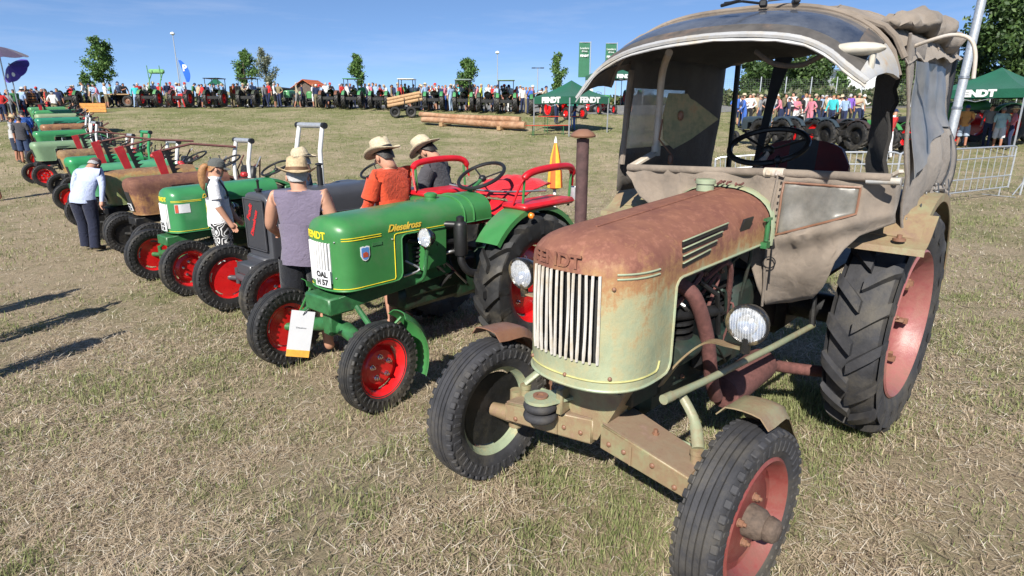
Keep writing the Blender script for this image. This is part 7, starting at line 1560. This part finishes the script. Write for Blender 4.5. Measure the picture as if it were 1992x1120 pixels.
    Rr = [(1432, 33, BL, NV, None, 'at the left edge of the cab opening'), (1445, 32, W, NV, 'straw', 'left in the cab opening'), (1449, 31, BL, BL, None, 'left in the cab opening'), (1478, 31, GY, NV, 'cap', 'behind the second blue-grey tractor'), (1486, 33, BK, BK, None, 'behind the second blue-grey tractor'), (1500, 31, LB, LB, None, 'behind the blue-grey tractors'), (1534, 31, NV, NV, None, 'in the middle of the cab opening'), (1540, 32.5, W, BK, None, 'in the middle of the cab opening'), (1549, 31.5, PK, W, None, 'in the middle of the cab opening'), (1559, 32, BK, W, 'cap', 'in the middle of the cab opening'), (1565, 32.5, W, GY, None, 'in the middle of the cab opening'), (1577, 31, PK, PK, None, 'arms raised in the cab opening'), (1590, 32, BK, NV, None, 'right of the person in pink'), (1597, 33, LB, BK, None, 'right of the person in pink'), (1604, 31.5, BE, NV, None, 'right of the person in pink'), (1619, 31, TQ, NV, None, 'before the conical tree'), (1635, 32, W, BK, 'straw', 'right of the conical tree'), (1643, 31, LB, NV, None, 'right of the conical tree'), (1651, 32, (.20, .10, .45), BK, None, 'right of the conical tree'), (1668, 32, BE, NV, 'cap', 'near the hanging flap'), (1735, 22, R_, W, None, 'behind the hanging flap'), (1742, 23, W, R_, 'cap', 'behind the hanging flap'),
        (1930, 25, GY, NV, None, 'seated high under the right pavilion'), (1976, 24.5, PK, NV, 'straw', 'under the right pavilion')]
    L += [(10, 236, R_, NV, None, 'in the shade of the purple parasol'), (54, 227, BE, BK, 'cap', 'left of the barrel wagon'), (105, 227, BK, NV, None, 'right of the barrels'), (150, 209, NV, BK, None, 'at the dark green tractor'), (141, 211, R_, BK, 'cap', 'at the dark green tractor'), (221, 207, GN, NV, None, 'left of the flatbed cart'), (287, 207, GY, NV, None, 'left of the loader tractor'), (296, 206.6, W, KH, None, 'left of the loader tractor'), (330, 207, NV, KH, None, 'right of the loader tractor'), (414, 207.5, LB, KH, None, 'below the green gazebo'), (421, 207.5, W, GY, 'cap', 'below the green gazebo'), (466, 207.5, BK, NV, None, 'left of the flat roof tractor'), (518, 208.5, GY, NV, None, 'below the pale silvery tree'), (526, 208, R_, NV, 'cap', 'below the pale silvery tree'), (537, 208.4, W, BK, None, 'left of the light green tractor'), (545, 208.4, KH, NV, None, 'left of the light green tractor'), (580, 208.6, BE, GY, None, 'left of the red-roofed hut'), (618, 209, NV, KH, 'cap', 'in front of the red-roofed hut'), (637, 209, W, NV, None, 'right of the red-roofed hut'), (664, 209.6, GY, BK, None, 'at the black screen tractor'), (669, 210, R_, KH, None, 'at the black screen tractor'), (691, 210, BE, NV, None, 'under the slim tree'), (706, 210.4, GN, BK, None, 'right of the slim tree'), (734, 211, LB, BK, None, 'left of the white post tractor'), (755, 212, W, BK, 'cap', 'at the white post tractor'), (763, 212, KH, NV, None, 'right of the white post tractor'), (769, 212, NV, GY, None, 'right of the white post tractor'), (790, 212, GN, KH, None, 'behind the logs on the trailer'), (813, 213.4, BK, KH, 'cap', 'right of the log trailer'), (836, 214.2, W, NV, None, 'right of the log trailer'), (842, 214, R_, GY, None, 'right of the log trailer'), (872, 214.6, W, KH, 'cap', 'left of the bushy tree'), (908, 215.6, BK, NV, None, 'under the bushy tree'), (920, 216, BE, NV, None, 'right of the bushy tree'), (951, 217, W, GY, None, 'left of the safety frame tractor'), (963, 217.6, R_, NV, None, 'left of the safety frame tractor'), (981, 218, BK, KH, 'cap', 'at the safety frame tractor'), (1000, 218.6, GY, BK, None, 'left of the pavilion'), (1012, 219.4, LB, BK, 'cap', 'left of the pavilion'), (1023, 220.4, BE, KH, None, 'left of the pavilion')]
    Rr += [(1457, 32, W, BK, None, 'left in the cab opening'), (1463, 33, R_, NV, 'cap', 'left in the cab opening'), (1471, 32.4, BE, KH, None, 'behind the second blue-grey tractor'), (1493, 32.2, GY, KH, None, 'behind the second blue-grey tractor'), (1509, 33, W, KH, 'cap', 'behind the blue-grey tractors'), (1518, 32.4, PK, NV, None, 'behind the blue-grey tractors'), (1527, 33, KH, NV, None, 'in the middle of the cab opening'), (1571, 33, BE, BK, None, 'left of the person in pink'), (1584, 32.6, GN, KH, 'cap', 'right of the person in pink'), (1611, 33, W, GY, None, 'before the conical tree'), (1627, 32.4, R_, KH, None, 'before the conical tree'), (1659, 33, NV, KH, None, 'near the hanging flap'), (1678, 32.5, W, NV, 'cap', 'near the hanging flap')]
    cn[(.20, .10, .45)] = 'purple'
    def add(u, g, sh, pa, hat, where):
        k = rp.choice(pk); key = 'far_'+k
        lab = 'person in %s top, %s %s%s %s' % (cn[sh], cn[pa], 'trousers', {None: '', 'cap': ' with cap', 'straw': ' with straw hat'}[hat], where)
        n_ = used.get(lab, 0); used[lab] = n_+1; hm = STRAW2 if hat == 'straw' else cloth(rp.choice([W, NV, R_, BE]))
        hs_ = rp.uniform(1.62, 1.80); face = rp.uniform(0, 6.28)
        person(lab, g, face, poses[k], key, sh, pa, rp.choice(['short', 'short', 'long']), rp.choice(['shorts', 'long', 'long']), hat, hm, rp.choice(['brown', 'dark', 'grey', 'blond']), hs_, rp.choice([SKIN, SKIN2]), group='people in the background crowd', sub=1)
    for u, v, sh, pa, hat, where in L:
        g = G(u, v+(1.2 if v < 214 else .8)); add(u, g, sh, pa, hat, where)
    for u, d, sh, pa, hat, where in Rr: add(u, under(u, 215, d), sh, pa, hat, where)
    g = G(1868, 287); person('man in orange T-shirt and pale shorts with blue cap by the barrier', g, R(250), dict(arml=((-.1, .3, -1), (.6, -.5, -.4)), armr=((.1, -.2, -1), (.3, .1, -1)), step=.10), 'orangecap', (.68, .32, .10), (.32, .40, .50), 'short', 'shorts', 'cap', cloth((.05, .10, .30)), 'grey', 1.72, SKIN2, near=True, group='people in the background crowd')
    g = G(1937, 290); person('man in pale turquoise shirt and white shorts before the red wheel', g, R(235), dict(arml=((-.2, .3, -1), (.3, -.1, -1)), step=.08), 'turqcap', (.40, .58, .60), (.62, .64, .68), 'short', 'shorts', 'cap', cloth((.3, .3, .3)), 'grey', 1.66, SKIN2, near=True, group='people in the background crowd')
road(); skyline(); far_rows(); props(); crowd()
